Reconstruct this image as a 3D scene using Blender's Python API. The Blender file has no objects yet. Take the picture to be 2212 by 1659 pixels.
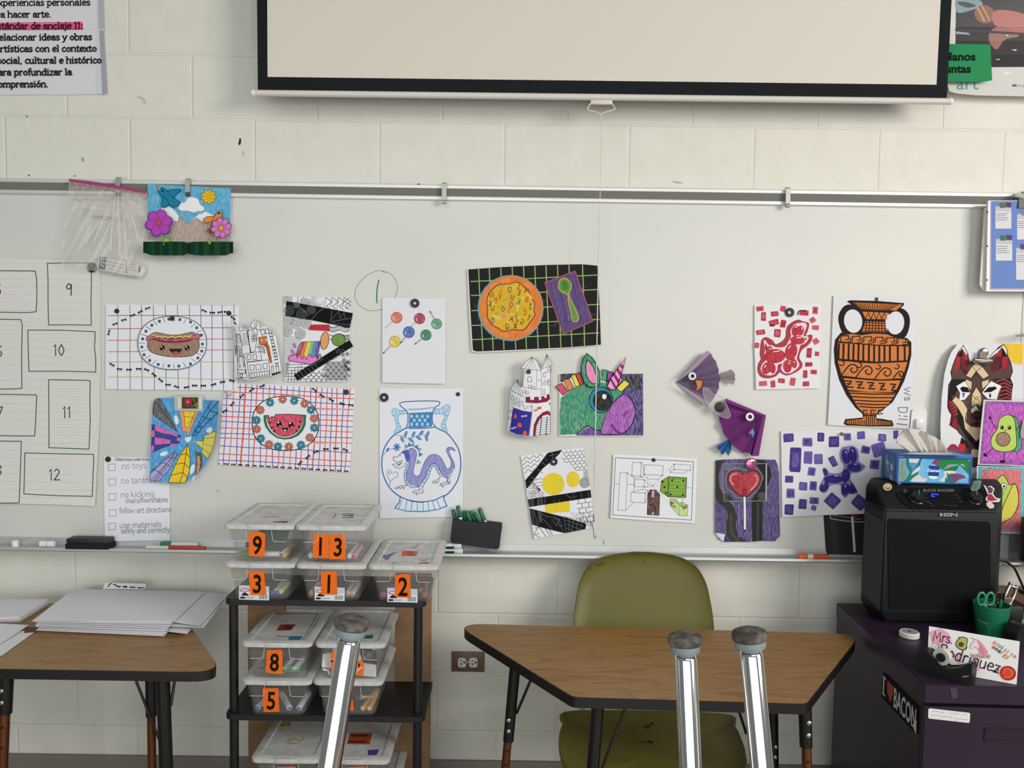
import bpy, bmesh, math, random
from mathutils import Vector, Matrix
from mathutils.geometry import tessellate_polygon
random.seed(7)
S = bpy.context.scene
COL = S.collection
PI = math.pi
V = Vector
# ------------------------------------------------------------------ camera
F = 1780.0                      # focal length in pixels of the 2212x1659 frame
PITCH, ROLL, CH, CD, CX = 0.0593, 0.0149, 1.5454, 2.7239, 0.0405
cp, sp, cr, sr = math.cos(PITCH), math.sin(PITCH), math.cos(ROLL), math.sin(ROLL)
EYE = V((CX, -CD, CH))
c_right, c_up, c_fwd = V((1, 0, 0)), V((0, sp, cp)), V((0, cp, -sp))
cam = bpy.data.cameras.new('camera')
cam.sensor_width = 36.0
cam.lens = F / 2212 * 36.0
cam.clip_start = 0.02
cam_o = bpy.data.objects.new('camera', cam)
COL.objects.link(cam_o)
Rv = c_right * cr + c_up * sr
Uv = c_up * cr - c_right * sr
m = Matrix((Rv, Uv, -c_fwd)).transposed().to_4x4()
m.translation = EYE
cam_o.matrix_world = m
S.camera = cam_o

def ray(u, v):
    du, dv = u - 1106.0, v - 829.5
    a = du * cr + dv * sr
    b = -du * sr + dv * cr
    return c_right * (a / F) - c_up * (b / F) + c_fwd
def at(u, v, y):                # the point of the plane Y = y seen at pixel (u, v)
    d = ray(u, v)
    return EYE + d * ((y - EYE.y) / d.y)
def atz(u, v, z):               # the same for the horizontal plane Z = z
    d = ray(u, v)
    return EYE + d * ((z - EYE.z) / d.z)
def atp(u, v, p, n):
    d = ray(u, v)
    return EYE + d * ((p - EYE).dot(n) / d.dot(n))

# ------------------------------------------------------------------ world, lamps, exposure
w = bpy.data.worlds.new('world')
S.world = w
w.use_nodes = True
w.node_tree.nodes['Background'].inputs[0].default_value = (0.80, 0.86, 0.88, 1)
w.node_tree.nodes['Background'].inputs[1].default_value = 0.22
def area(name, loc, target, sx, sy, power, color):
    l = bpy.data.lights.new(name, 'AREA')
    l.shape = 'RECTANGLE'; l.size = sx; l.size_y = sy; l.energy = power; l.color = color
    o = bpy.data.objects.new(name, l)
    o.location = loc
    o.rotation_euler = (V(target) - V(loc)).to_track_quat('-Z', 'Y').to_euler()
    COL.objects.link(o)
area('window_daylight', (4.3, -3.9, 2.8), (0.0, 0, 1.25), 2.1, 1.7, 190, (1.0, 0.95, 0.90))
area('ceiling_light_panel', (-1.2, -2.9, 3.3), (-1.2, -2.5, 0), 2.6, 1.2, 26, (0.95, 1.0, 0.97))
area('ceiling_light_panel', (0.9, -4.6, 3.3), (0.9, -4.2, 0), 2.6, 1.2, 26, (0.95, 1.0, 0.97))
area('rear_fill_light', (-0.3, -5.2, 1.25), (-0.3, 0, 0.9), 4.6, 1.7, 80, (0.96, 1.0, 1.0))  # broad lamp added behind the camera for chrome stripes and the low wall
S.view_settings.view_transform = 'Standard'
S.view_settings.look = 'None'
S.view_settings.exposure = -0.02
S.view_settings.gamma = 1.0
S.view_settings.use_curve_mapping = False

# ------------------------------------------------------------------ colours and materials
def lin(c):
    return c / 12.92 if c <= 0.04045 else ((c + 0.055) / 1.055) ** 2.4
def hx(h):
    h = h.lstrip('#')
    if len(h) == 3: h = ''.join(a + a for a in h)
    return tuple(lin(int(h[i:i + 2], 16) / 255) for i in (0, 2, 4)) + (1.0,)
MATS = {}
def mat(name, col, rough=0.6, metal=0.0, alpha=1.0, spec=0.5, noise=None, bump=None, coat=0.0, emit=0.0):
    if name in MATS: return MATS[name]
    M = bpy.data.materials.new(name); M.use_nodes = True
    nt = M.node_tree; b = nt.nodes['Principled BSDF']
    c = hx(col) if isinstance(col, str) else col
    b.inputs['Base Color'].default_value = c
    b.inputs['Roughness'].default_value = rough
    b.inputs['Metallic'].default_value = metal
    b.inputs['Alpha'].default_value = alpha
    b.inputs['Specular IOR Level'].default_value = spec
    b.inputs['Coat Weight'].default_value = coat
    if emit:
        b.inputs['Emission Color'].default_value = c
        b.inputs['Emission Strength'].default_value = emit
    tc = nt.nodes.new('ShaderNodeTexCoord')
    if noise:                   # (scale, other colour, amount)
        n = nt.nodes.new('ShaderNodeTexNoise'); n.inputs['Scale'].default_value = noise[0]; n.inputs['Detail'].default_value = 5
        r = nt.nodes.new('ShaderNodeMapRange'); r.inputs[1].default_value = 0.42; r.inputs[2].default_value = 0.68; r.inputs[4].default_value = noise[2]
        x = nt.nodes.new('ShaderNodeMix'); x.data_type = 'RGBA'
        x.inputs[6].default_value = c; x.inputs[7].default_value = hx(noise[1])
        nt.links.new(tc.outputs['Object'], n.inputs['Vector']); nt.links.new(n.outputs['Fac'], r.inputs[0])
        nt.links.new(r.outputs[0], x.inputs[0]); nt.links.new(x.outputs[2], b.inputs['Base Color'])
    if bump:                    # (scale, distance)
        n = nt.nodes.new('ShaderNodeTexNoise'); n.inputs['Scale'].default_value = bump[0]; n.inputs['Detail'].default_value = 4
        bp = nt.nodes.new('ShaderNodeBump'); bp.inputs['Distance'].default_value = bump[1]; bp.inputs['Strength'].default_value = 0.8
        nt.links.new(tc.outputs['Object'], n.inputs['Vector']); nt.links.new(n.outputs['Fac'], bp.inputs['Height']); nt.links.new(bp.outputs[0], b.inputs['Normal'])
    MATS[name] = M
    return M
def art_mat(name, rough, spec, coat=0.0):
    M = bpy.data.materials.new(name); M.use_nodes = True
    nt = M.node_tree; b = nt.nodes['Principled BSDF']; N = nt.nodes.new; K = nt.links.new
    at_ = N('ShaderNodeAttribute'); at_.attribute_name = 'Col'
    tc = N('ShaderNodeTexCoord'); mp = N('ShaderNodeMapping')
    mp.inputs['Scale'].default_value = (420, 420, 60); mp.inputs['Rotation'].default_value = (0, 0.5, 0)
    n = N('ShaderNodeTexNoise'); n.inputs['Scale'].default_value = 1.0; n.inputs['Detail'].default_value = 3
    r = N('ShaderNodeMapRange'); r.inputs[1].default_value = 0.45; r.inputs[2].default_value = 0.72; r.inputs[4].default_value = 0.75
    mu = N('ShaderNodeMath'); mu.operation = 'MULTIPLY'
    inv = N('ShaderNodeMath'); inv.operation = 'SUBTRACT'; inv.inputs[0].default_value = 1.0
    x = N('ShaderNodeMix'); x.data_type = 'RGBA'; x.inputs[7].default_value = (0.86, 0.86, 0.86, 1)
    K(tc.outputs['Object'], mp.inputs[0]); K(mp.outputs[0], n.inputs['Vector']); K(n.outputs['Fac'], r.inputs[0])
    K(at_.outputs['Alpha'], inv.inputs[1]); K(r.outputs[0], mu.inputs[0]); K(inv.outputs[0], mu.inputs[1])
    K(mu.outputs[0], x.inputs[0]); K(at_.outputs['Color'], x.inputs[6]); K(x.outputs[2], b.inputs['Base Color'])
    b.inputs['Roughness'].default_value = rough; b.inputs['Specular IOR Level'].default_value = spec
    b.inputs['Coat Weight'].default_value = coat; b.inputs['Coat Roughness'].default_value = 0.12
    return M
ART = art_mat('drawn_paper', 0.85, 0.15)
GLOSS = art_mat('laminated_print', 0.35, 0.5, 0.6)
PAPER = '#e6e6ea'

# ------------------------------------------------------------------ objects, names, labels
WLD = {}                        # world origin of every object built
def tag(o, label, cat, group=None, kind=None):
    o['label'] = label; o['category'] = cat
    if group: o['group'] = group
    if kind: o['kind'] = kind
    return o
def thing(name, label, cat, loc, group=None):
    o = bpy.data.objects.new(name, None); o.empty_display_size = 0.05
    COL.objects.link(o); o.location = loc; WLD[o.name] = V(loc)
    return tag(o, label, cat, group)
def link(name, me, parent=None, org=None):
    o = bpy.data.objects.new(name, me); COL.objects.link(o)
    if parent:
        o.parent = parent; WLD[o.name] = WLD[parent.name]
    else:
        o.location = org; WLD[o.name] = V(org)
    return o
def obj(name, bm, material, parent=None, org=None, ang=35):
    """bm in world coordinates -> one mesh object"""
    if org is None:
        if parent: org = WLD[parent.name]
        else:
            lo = [min(v.co[i] for v in bm.verts) for i in range(3)]; hi = [max(v.co[i] for v in bm.verts) for i in range(3)]
            org = V(((lo[0] + hi[0]) / 2, (lo[1] + hi[1]) / 2, lo[2]))
    bmesh.ops.translate(bm, verts=bm.verts, vec=-V(org))
    bmesh.ops.recalc_face_normals(bm, faces=bm.faces)
    me = bpy.data.meshes.new(name); bm.to_mesh(me); bm.free()
    for mm in (material if isinstance(material, (list, tuple)) else [material]): me.materials.append(mm)
    me.shade_smooth(); me.set_sharp_from_angle(angle=math.radians(ang))
    return link(name, me, parent, org)
def dup(root, delta, label=None, group=None, rz=0):
    r = root.copy(); COL.objects.link(r); r.location = V(root.location) + V(delta); WLD[r.name] = V(r.location)
    r.rotation_euler.z += rz
    if label: r['label'] = label
    if group: r['group'] = group
    for ch in root.children:
        c = ch.copy(); COL.objects.link(c); c.parent = r; WLD[c.name] = WLD[r.name]
        for g in ch.children:
            d = g.copy(); COL.objects.link(d); d.parent = c; WLD[d.name] = WLD[r.name]
    return r

# ------------------------------------------------------------------ mesh helpers (all add to a bmesh, world coordinates)
def BM(): return bmesh.new()
def box(bm, lo, hi, bev=0.0, seg=2, rot=0.0, mi=0):
    lo, hi = V(lo), V(hi); c = (lo + hi) / 2; s = hi - lo
    t = bmesh.new(); bmesh.ops.create_cube(t, size=1.0)
    bmesh.ops.scale(t, verts=t.verts, vec=s)
    if bev: bmesh.ops.bevel(t, geom=list(t.edges), offset=bev, segments=seg, affect='EDGES', profile=0.5)
    if rot: bmesh.ops.rotate(t, verts=t.verts, cent=(0, 0, 0), matrix=Matrix.Rotation(rot, 3, 'Z'))
    bmesh.ops.translate(t, verts=t.verts, vec=c)
    merge(bm, t, mi)
def merge(bm, t, mi=0):
    vm = {v: bm.verts.new(v.co) for v in t.verts}
    for f in t.faces:
        nf = bm.faces.new([vm[v] for v in f.verts]); nf.material_index = mi or f.material_index
    t.free()
def loft(bm, rings, cap0=True, cap1=True, close=True, mi=0):
    rr = [[bm.verts.new(p) for p in r] for r in rings]
    n = len(rr[0])
    for a, b in zip(rr, rr[1:]):
        for i in range(n if close else n - 1):
            j = (i + 1) % n
            f = bm.faces.new((a[i], a[j], b[j], b[i])); f.material_index = mi
    if cap0: bm.faces.new(list(reversed(rr[0]))).material_index = mi
    if cap1: bm.faces.new(rr[-1]).material_index = mi
def frame_of(d):
    d = V(d).normalized()
    a = V((0, 0, 1)) if abs(d.z) < 0.9 else V((1, 0, 0))
    x = d.cross(a).normalized(); y = d.cross(x).normalized()
    return x, y
def tube(bm, pts, r, n=12, caps=True, mi=0):
    pts = [V(p) for p in pts]; rs = r if isinstance(r, (list, tuple)) else [r] * len(pts)
    rings = []; x = None
    for i, p in enumerate(pts):
        d = (pts[min(i + 1, len(pts) - 1)] - pts[max(i - 1, 0)]).normalized()
        if x is None: x, y = frame_of(d)
        else:
            x = (x - d * x.dot(d)).normalized(); y = d.cross(x)
        rings.append([p + (x * math.cos(2 * PI * k / n) + y * math.sin(2 * PI * k / n)) * rs[i] for k in range(n)])
    loft(bm, rings, caps, caps, True, mi)
def lathe(bm, base, axis, prof, n=24, caps=True, mi=0):
    """prof: list of (radius, height along the axis)"""
    base, axis = V(base), V(axis).normalized(); x, y = frame_of(axis)
    loft(bm, [[base + axis * h + (x * math.cos(2 * PI * k / n) + y * math.sin(2 * PI * k / n)) * r for k in range(n)] for r, h in prof], caps, caps, True, mi)
def prism(bm, pts, vec, mi=0):
    vec = V(vec); loft(bm, [[V(p) for p in pts], [V(p) + vec for p in pts]], True, True, True, mi)
def rounded(pts, r, n=5):
    """round the corners of a flat polygon; r: radius or list"""
    out = []; N = len(pts)
    for i in range(N):
        p = V(pts[i]); a = V(pts[i - 1]); b = V(pts[(i + 1) % N]); q = r[i] if isinstance(r, (list, tuple)) else r
        if q <= 0: out.append(p); continue
        da, db = (a - p).normalized(), (b - p).normalized()
        h = da.angle(db) / 2; t = min(q / math.tan(h), (a - p).length * .45, (b - p).length * .45)
        p0, p1 = p + da * t, p + db * t
        for k in range(n + 1):
            s = k / n
            out.append(p0 * (1 - s) ** 2 + p * 2 * s * (1 - s) + p1 * s * s)
    return out
def cat(pts, n=5, closed=False):
    """Catmull-Rom through the points"""
    N = len(pts); out = []
    rng = range(N) if closed else range(N - 1)
    for i in rng:
        g = (lambda k: pts[k % N]) if closed else (lambda k: pts[max(0, min(N - 1, k))])
        p0, p1, p2, p3 = g(i - 1), g(i), g(i + 1), g(i + 2)
        for k in range(n):
            t = k / n
            out.append(tuple(0.5 * (2 * b + (c - a) * t + (2 * a - 5 * b + 4 * c - d) * t * t + (3 * b - a - 3 * c + d) * t ** 3) for a, b, c, d in zip(p0, p1, p2, p3)))
    if not closed: out.append(tuple(pts[-1]))
    return out

# ------------------------------------------------------------------ drawings: flat shapes in the photo's frame, laid on a real surface
def pts_of(s):
    if isinstance(s, str):
        q = [float(t) for t in s.replace(',', ' ').split()]
        return list(zip(q[0::2], q[1::2]))
    return list(s)
_tx = {}
def text_mesh(s, bold=0.0):
    if (s, bold) not in _tx:
        cu = bpy.data.curves.new('t', 'FONT'); cu.body = s; cu.size = 1.0; cu.offset = bold; cu.resolution_u = 3
        o = bpy.data.objects.new('t', cu); COL.objects.link(o)
        bpy.context.view_layer.update()
        me = bpy.data.meshes.new_from_object(o.evaluated_get(bpy.context.evaluated_depsgraph_get()))
        _tx[(s, bold)] = ([(v.co.x, v.co.y) for v in me.vertices], [tuple(p.vertices) for p in me.polygons])
        bpy.data.objects.remove(o); bpy.data.curves.remove(cu); bpy.data.meshes.remove(me)
    return _tx[(s, bold)]

# stroke letters: advance, strokes (c = smooth), serif feet; x-height 0.5, ascender 0.75
def _g(adv, strokes, ser=''):
    return adv, [(t.startswith('c'), pts_of(t.lstrip('c'))) for t in strokes.split('|')], pts_of(ser)
GL = {k: _g(*v) for k, v in {
 'a': (.48, 'c.38 .42 .22 .5 .08 .4|c.38 .22 .2 .3 .06 .18 .16 .02 .38 .12|.38 .42 .38 .02', '.42 .01'),
 'b': (.52, '.08 .75 .08 0|c.08 .36 .26 .5 .44 .3 .36 .04 .2 0 .08 .1', '.04 .74'),
 'c': (.44, 'c.4 .4 .24 .5 .06 .26 .2 0 .4 .1'),
 'd': (.53, '.42 .75 .42 0|c.42 .36 .24 .5 .06 .24 .2 0 .42 .12', '.36 .74 .46 .01'),
 'e': (.46, 'c.07 .27 .4 .29 .36 .44 .2 .5 .06 .28 .16 .02 .4 .08'),
 'f': (.32, 'c.34 .7 .22 .76 .14 .6 .14 0|.02 .48 .3 .48', '.14 0'),
 'g': (.5, 'c.4 .4 .22 .5 .06 .26 .22 .04 .4 .16|c.4 .48 .4 -.1 .22 -.24 .06 -.14'),
 'h': (.55, '.09 .75 .09 0|c.09 .34 .28 .5 .44 .36 .44 0', '.05 .74 .09 0 .44 0'),
 'i': (.26, '.13 .48 .13 0|.13 .64 .13 .7', '.08 .47 .13 0'),
 'j': (.26, 'c.14 .48 .15 -.08 .02 -.22|.14 .64 .14 .7', '.09 .47'),
 'k': (.5, '.09 .75 .09 0|.4 .48 .1 .2|.2 .28 .44 0', '.05 .74'),
 'l': (.26, '.13 .75 .13 0', '.08 .74 .13 0'),
 'm': (.8, '.09 .48 .09 0|c.09 .34 .24 .5 .39 .36 .39 0|c.39 .34 .56 .5 .7 .36 .7 0', '.05 .47 .09 0 .39 0 .7 0'),
 'n': (.55, '.09 .48 .09 0|c.09 .34 .28 .5 .44 .36 .44 0', '.05 .47 .09 0 .44 0'),
 'o': (.5, 'c.25 .49 .06 .25 .25 .01 .44 .25 .25 .49'),
 'p': (.53, '.1 .48 .1 -.24|c.1 .36 .28 .5 .46 .26 .3 0 .1 .12', '.06 .47 .1 -.23'),
 'q': (.5, '.4 .48 .4 -.24|c.4 .38 .22 .5 .06 .26 .22 .02 .4 .12'),
 'r': (.4, '.1 .48 .1 0|c.1 .32 .22 .48 .36 .44', '.06 .47 .1 0'),
 's': (.42, 'c.36 .4 .2 .5 .08 .38 .2 .26 .36 .14 .22 0 .05 .1'),
 't': (.34, 'c.14 .64 .14 .08 .22 0 .32 .05|.02 .48 .3 .48'),
 'u': (.54, 'c.09 .48 .09 .12 .22 0 .42 .12|.42 .48 .42 0', '.05 .47 .38 .47 .46 .01'),
 'v': (.48, '.05 .48 .23 0 .43 .48'),
 'w': (.7, '.05 .48 .18 0 .34 .44 .5 0 .64 .48'),
 'x': (.48, '.06 .48 .42 0|.42 .48 .06 0', '.07 .47 .41 .47 .07 0 .41 0'),
 'y': (.48, '.05 .48 .24 .04|c.44 .48 .24 0 .14 -.2 .02 -.22', '.06 .47 .43 .47'),
 'z': (.46, '.06 .47 .4 .47 .06 .01 .42 .01'),
 ' ': (.26, '0 0 0 0'), '.': (.24, '.1 0 .1 .06'), ',': (.24, '.12 .05 .06 -.1'), ':': (.26, '.12 .02 .12 .08|.12 .38 .12 .44'), '/': (.36, '.04 -.05 .32 .75'),
 '-': (.3, '.04 .24 .26 .24'),
 '0': (.5, 'c.25 .74 .07 .37 .25 .01 .43 .37 .25 .74'), '1': (.34, '.06 .6 .18 .74 .18 0', '.18 0'), 'I': (.2, '.1 .74 .1 0'),
 '2': (.5, 'c.08 .6 .24 .75 .42 .56 .24 .26 .06 .01|.06 .01 .46 .02'), '3': (.5, 'c.08 .66 .28 .74 .4 .56 .22 .4 .42 .22 .26 0 .06 .08'),
 '5': (.5, '.42 .73 .12 .73 .1 .42|c.1 .42 .32 .46 .42 .22 .26 .0 .06 .06'), '6': (.5, 'c.4 .72 .14 .5 .1 .16 .26 .0 .42 .18 .28 .36 .1 .22'),
 '7': (.48, '.06 .73 .42 .73 .16 0'), '8': (.5, 'c.25 .74 .08 .56 .25 .4 .42 .2 .25 .01 .08 .2 .25 .4 .42 .56 .25 .74'),
 '9': (.48, 'c.4 .56 .22 .74 .07 .54 .22 .38 .4 .56|.4 .7 .38 0'), '4': (.5, '.34 0 .34 .74 .05 .24 .46 .24'),
 'M': (.8, '.08 0 .12 .74 .36 .2 .6 .74 .7 0'), 'R': (.6, '.1 0 .1 .74|c.1 .73 .4 .74 .42 .5 .1 .4|.2 .4 .5 0'), 'A': (.6, '.04 0 .28 .74 .54 0|.14 .28 .46 .28'),
 'W': (.8, '.04 .74 .2 0 .38 .6 .56 0 .74 .74'), 'D': (.6, '.1 .74 .1 0|c.1 .74 .44 .66 .5 .36 .4 .06 .1 0'), 'B': (.54, '.1 0 .1 .74|c.1 .74 .4 .68 .36 .44 .1 .4|c.1 .4 .46 .34 .42 .06 .1 0'),
 'C': (.54, 'c.46 .6 .26 .74 .06 .38 .24 0 .48 .14'), 'E': (.5, '.44 .74 .1 .74 .1 0 .44 0|.1 .38 .38 .38'), 'G': (.56, 'c.46 .62 .24 .74 .06 .36 .24 0 .48 .12|.48 .12 .48 .34 .28 .34'),
 'J': (.46, 'c.3 .74 .3 .14 .18 0 .04 .14|.12 .74 .44 .74'), 'K': (.54, '.1 .74 .1 0|.46 .74 .12 .34 .48 0'), 'L': (.46, '.1 .74 .1 0 .42 0'), 'N': (.6, '.1 0 .1 .74 .48 0 .48 .74'),
 'O': (.6, 'c.3 .74 .06 .37 .3 0 .54 .37 .3 .74'), 'Q': (.6, 'c.3 .74 .06 .37 .3 0 .54 .37 .3 .74|.34 .2 .54 -.04'), 'S': (.5, 'c.42 .62 .24 .75 .08 .56 .26 .38 .42 .18 .24 0 .06 .12'), 'T': (.54, '.04 .74 .5 .74|.27 .74 .27 0'),
 'U': (.56, 'c.08 .74 .1 .14 .28 0 .46 .14 .48 .74'), 'V': (.54, '.04 .74 .26 0 .5 .74'), 'X': (.54, '.06 .74 .46 0|.46 .74 .06 0'), 'Y': (.54, '.04 .74 .27 .36 .5 .74|.27 .36 .27 0'), 'Z': (.54, '.06 .74 .46 .74 .06 0 .5 0'),
}.items()}
for a_, b_ in (('ó', 'o'), ('á', 'a')):
    GL[a_] = (GL[b_][0], GL[b_][1] + [(False, [(.22, .58), (.34, .74)])], GL[b_][2])
GL['í'] = (.26, [(False, [(.13, .48), (.13, 0)]), (False, [(.11, .58), (.22, .74)])], GL['i'][2])

class Art:
    """collects coloured shapes; every vertex is (u, v, height off the surface) until build() lays it on mapf(u, v, h)"""
    def __init__(self, mapf, x0=0, y0=0, k=1.0):
        self.mapf = mapf; self.bm = bmesh.new(); self.cl = self.bm.loops.layers.float_color.new('Col')
        self.n = 0; self.c(x0, y0, k); self.thick = 0.0
    def c(self, x0, y0, k): self.x0, self.y0, self.k = x0, y0, k; return self
    def q(self, s): return [(self.x0 + x / self.k, self.y0 + y / self.k) for x, y in pts_of(s)]
    def col(self, c, a=0.0):
        c = hx(c); return (c[0], c[1], c[2], 1.0 - a)
    def _faces(self, P, tris, c):
        self.n += 1; h = self.n * 8e-6
        vs = [self.bm.verts.new((x, y, h)) for x, y in P]
        for t in tris:
            if len(set(t)) < 3: continue
            try: f = self.bm.faces.new([vs[i] for i in t])
            except ValueError: continue
            for l in f.loops: l[self.cl] = c
    def P(self, s, c, a=0.0, sm=0, line=None, lw=0):
        p = pts_of(s)
        if sm: p = cat(p, sm if sm > 1 else 5, True)
        P = self.q(p)
        self._faces(P, tessellate_polygon([[V((x, y, 0)) for x, y in P]]), self.col(c, a))
        if line: self.L(p, lw, line, close=1)
        return self
    def L(self, s, w, c, close=0, sm=0, a=0.0):
        p = pts_of(s)
        if sm: p = cat(p, sm if sm > 1 else 5, bool(close))
        P = self.q(p); hw = w / self.k / 2; N = len(P); L_, R_ = [], []
        P = [V(x) for x in P]
        for i in range(N):
            a0 = P[i - 1] if (i or close) else P[i]; b0 = P[(i + 1) % N] if (i < N - 1 or close) else P[i]
            d1 = (P[i] - a0); d2 = (b0 - P[i])
            d1 = d1.normalized() if d1.length > 1e-9 else V((0, 0)); d2 = d2.normalized() if d2.length > 1e-9 else V((0, 0))
            t = d1 + d2
            if t.length < 1e-6: t = d1 if d1.length else V((1, 0))
            t.normalize(); nn = V((-t.y, t.x))
            cs = max(0.5, abs(nn.dot(V((-d1.y, d1.x))))) if d1.length and d2.length else 1.0
            ex = V((0, 0))
            if not close and i == 0: ex = -d2 * hw * .6
            if not close and i == N - 1: ex = d1 * hw * .6
            L_.append(P[i] + ex + nn * hw / cs); R_.append(P[i] + ex - nn * hw / cs)
        idx = []
        for i in range(N if close else N - 1):
            j = (i + 1) % N; idx.append((i, j, N + j, N + i))
        self._faces([tuple(x) for x in L_ + R_], idx, self.col(c, a)); return self
    def ring(self, cx, cy, rx, ry, rot=0, n=28, a0=0, a1=360):
        out = []; r = math.radians(rot)
        full = abs(a1 - a0) >= 360
        for i in range(n if full else n + 1):
            t = math.radians(a0 + (a1 - a0) * i / n); x, y = rx * math.cos(t), ry * math.sin(t)
            out.append((cx + x * math.cos(r) - y * math.sin(r), cy + x * math.sin(r) + y * math.cos(r)))
        return out
    def E(self, cx, cy, rx, ry, c, a=0.0, rot=0, line=None, lw=0, n=28): return self.P(self.ring(cx, cy, rx, ry, rot, n), c, a, 0, line, lw)
    def O(self, cx, cy, rx, ry, w, c, rot=0, n=28, a0=0, a1=360): return self.L(self.ring(cx, cy, rx, ry, rot, n, a0, a1), w, c, close=1 if abs(a1 - a0) >= 360 else 0)
    def R(self, x0, y0, x1, y1, c, a=0.0, rot=0, line=None, lw=0):
        cx, cy = (x0 + x1) / 2, (y0 + y1) / 2; r = math.radians(rot)
        p = [(cx + (x - cx) * math.cos(r) - (y - cy) * math.sin(r), cy + (x - cx) * math.sin(r) + (y - cy) * math.cos(r)) for x, y in ((x0, y0), (x1, y0), (x1, y1), (x0, y1))]
        return self.P(p, c, a, 0, line, lw)
    def T(self, s, x, y, size, c, rot=0, bold=0.0, sx=1.0, mirror=False, sh=0.0):
        vs, fs = text_mesh(s, bold); r = math.radians(rot); P = []
        for a, b in vs:
            a = a * size * sx * (-1 if mirror else 1) + b * size * sh; b = -b * size
            P.append((x + a * math.cos(r) - b * math.sin(r), y + a * math.sin(r) + b * math.cos(r)))
        self._faces(self.q(P), fs, self.col(c)); return self
    def W(self, s, x, y, size, lw, c, rot=0, serif=0.0, sx=1.0, mirror=False, a=0.0, jit=0.0):
        r = math.radians(rot); pen = 0.0
        def tr(px, py):
            px = px * size * sx * (-1 if mirror else 1); py = -py * size
            return (x + px * math.cos(r) - py * math.sin(r), y + px * math.sin(r) + py * math.cos(r))
        for ch in s:
            adv, st, se = GL.get(ch, GL['o'])
            dy = random.uniform(-jit, jit)
            for smo, p in st:
                if ch == ' ': break
                p = [tr(pen + u, v + dy) for u, v in p]
                self.L(cat(p, 5) if smo else p, lw, c, a=a)
            if serif:
                for u, v in se: self.L([tr(pen + u - serif, v), tr(pen + u + serif, v)], lw * .75, c)
            pen += adv
        return self
    def sheet(self, s, c=PAPER, thick=0.0004, sm=0, a=0.0):
        """the paper itself, with a thickness"""
        p = pts_of(s)
        if sm: p = cat(p, 5, True)
        P = self.q(p); cc = self.col(c, a); N = len(P)
        f = [self.bm.verts.new((x, y, 0.0)) for x, y in P]; b = [self.bm.verts.new((x, y, -thick)) for x, y in P]
        tr = tessellate_polygon([[V((x, y, 0)) for x, y in P]])
        for vs, rev in ((f, 0), (b, 1)):
            for t in tr:
                try: fc = self.bm.faces.new([vs[i] for i in (reversed(t) if rev else t)])
                except ValueError: continue
                for l in fc.loops: l[self.cl] = cc
        for i in range(N):
            j = (i + 1) % N; fc = self.bm.faces.new((f[i], f[j], b[j], b[i]))
            for l in fc.loops: l[self.cl] = cc
        return self
    def build(self, name, parent=None, cuts=(0, 0), material=None, org=None, clip=None):
        """lay the drawing on its surface; the paper's curl is followed in flat strips, cuts = strips along u and v"""
        bm = self.bm; allg = lambda: list(bm.verts) + list(bm.edges) + list(bm.faces)
        if clip:                # keep only what lies on the (convex, clockwise) sheet
            P = self.q(clip)
            for p, q in zip(P, P[1:] + P[:1]):
                d = V((q[0] - p[0], q[1] - p[1], 0)); n_ = V((d.y, -d.x, 0)).normalized()
                bmesh.ops.bisect_plane(bm, geom=allg(), plane_co=V((p[0], p[1], 0)) + n_ * .02, plane_no=n_, dist=1e-6, clear_outer=True)
        us = [v.co.x for v in bm.verts]; vs = [v.co.y for v in bm.verts]
        fu, fv = getattr(self.mapf, 'lift', None) or (None, None); nodes = []
        for ax, n, lo, hi, f in ((0, cuts[0], min(us), max(us), fu), (1, cuts[1], min(vs), max(vs), fv)):
            n = max(1, n)
            for i in range(1, n):
                t = lo + (hi - lo) * i / n; no = V((1, 0, 0)) if ax == 0 else V((0, 1, 0)); co = V((t, 0, 0)) if ax == 0 else V((0, t, 0))
                bmesh.ops.bisect_plane(bm, geom=allg(), plane_co=co, plane_no=no, dist=1e-6)
            nodes.append((lo, hi, n, [f(lo + (hi - lo) * i / n) if f else 0.0 for i in range(n + 1)]))
        def pl(ax, t):
            lo, hi, n, z = nodes[ax]; s_ = min(max((t - lo) / max(hi - lo, 1e-9) * n, 0), n); i = min(int(s_), n - 1)
            return z[i] + (z[i + 1] - z[i]) * (s_ - i)
        W_ = [self.mapf(v.co.x, v.co.y, v.co.z + pl(0, v.co.x) + pl(1, v.co.y)) for v in bm.verts]
        if org is None:
            org = WLD[parent.name] if parent else V((sum(p.x for p in W_) / len(W_), sum(p.y for p in W_) / len(W_), min(p.z for p in W_)))
        for v, p in zip(bm.verts, W_): v.co = p - V(org)
        me = bpy.data.meshes.new(name); bm.to_mesh(me); bm.free()
        me.materials.append(material or ART)
        return link(name, me, parent, org)
BOARD = -0.022                   # the writing face of the whiteboard
def lifted(f, fu=None, fv=None):
    f.lift = (fu, fv); return f
def onboard(base=0.002, lift=None):
    """pixel -> point in front of the board; lift = the paper's own curl in metres, along u and along v"""
    return lifted(lambda u, v, h: at(u, v, BOARD - base - h), *(lift or (None, None)))
def bil(u0, v0, u1, v1, tl, tr, bl, br, pw=1.8):
    """corner lifts in metres, easing away from the pinned edge"""
    cl = lambda t: min(1, max(0, t))
    return (lambda u: tl + (tr - tl) * cl((u - u0) / (u1 - u0)), lambda v: ((bl + br) / 2 - (tl + tr) / 2) * cl((v - v0) / (v1 - v0)) ** pw)
def onplane(p, n):
    p, n = V(p), V(n).normalized()
    if n.dot(EYE - p) < 0: n = -n
    return lambda u, v, h: atp(u, v, p + n * h, n)
# ================================================================== the room
def structure(o, kind='structure'):
    o['kind'] = kind; return o
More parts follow.
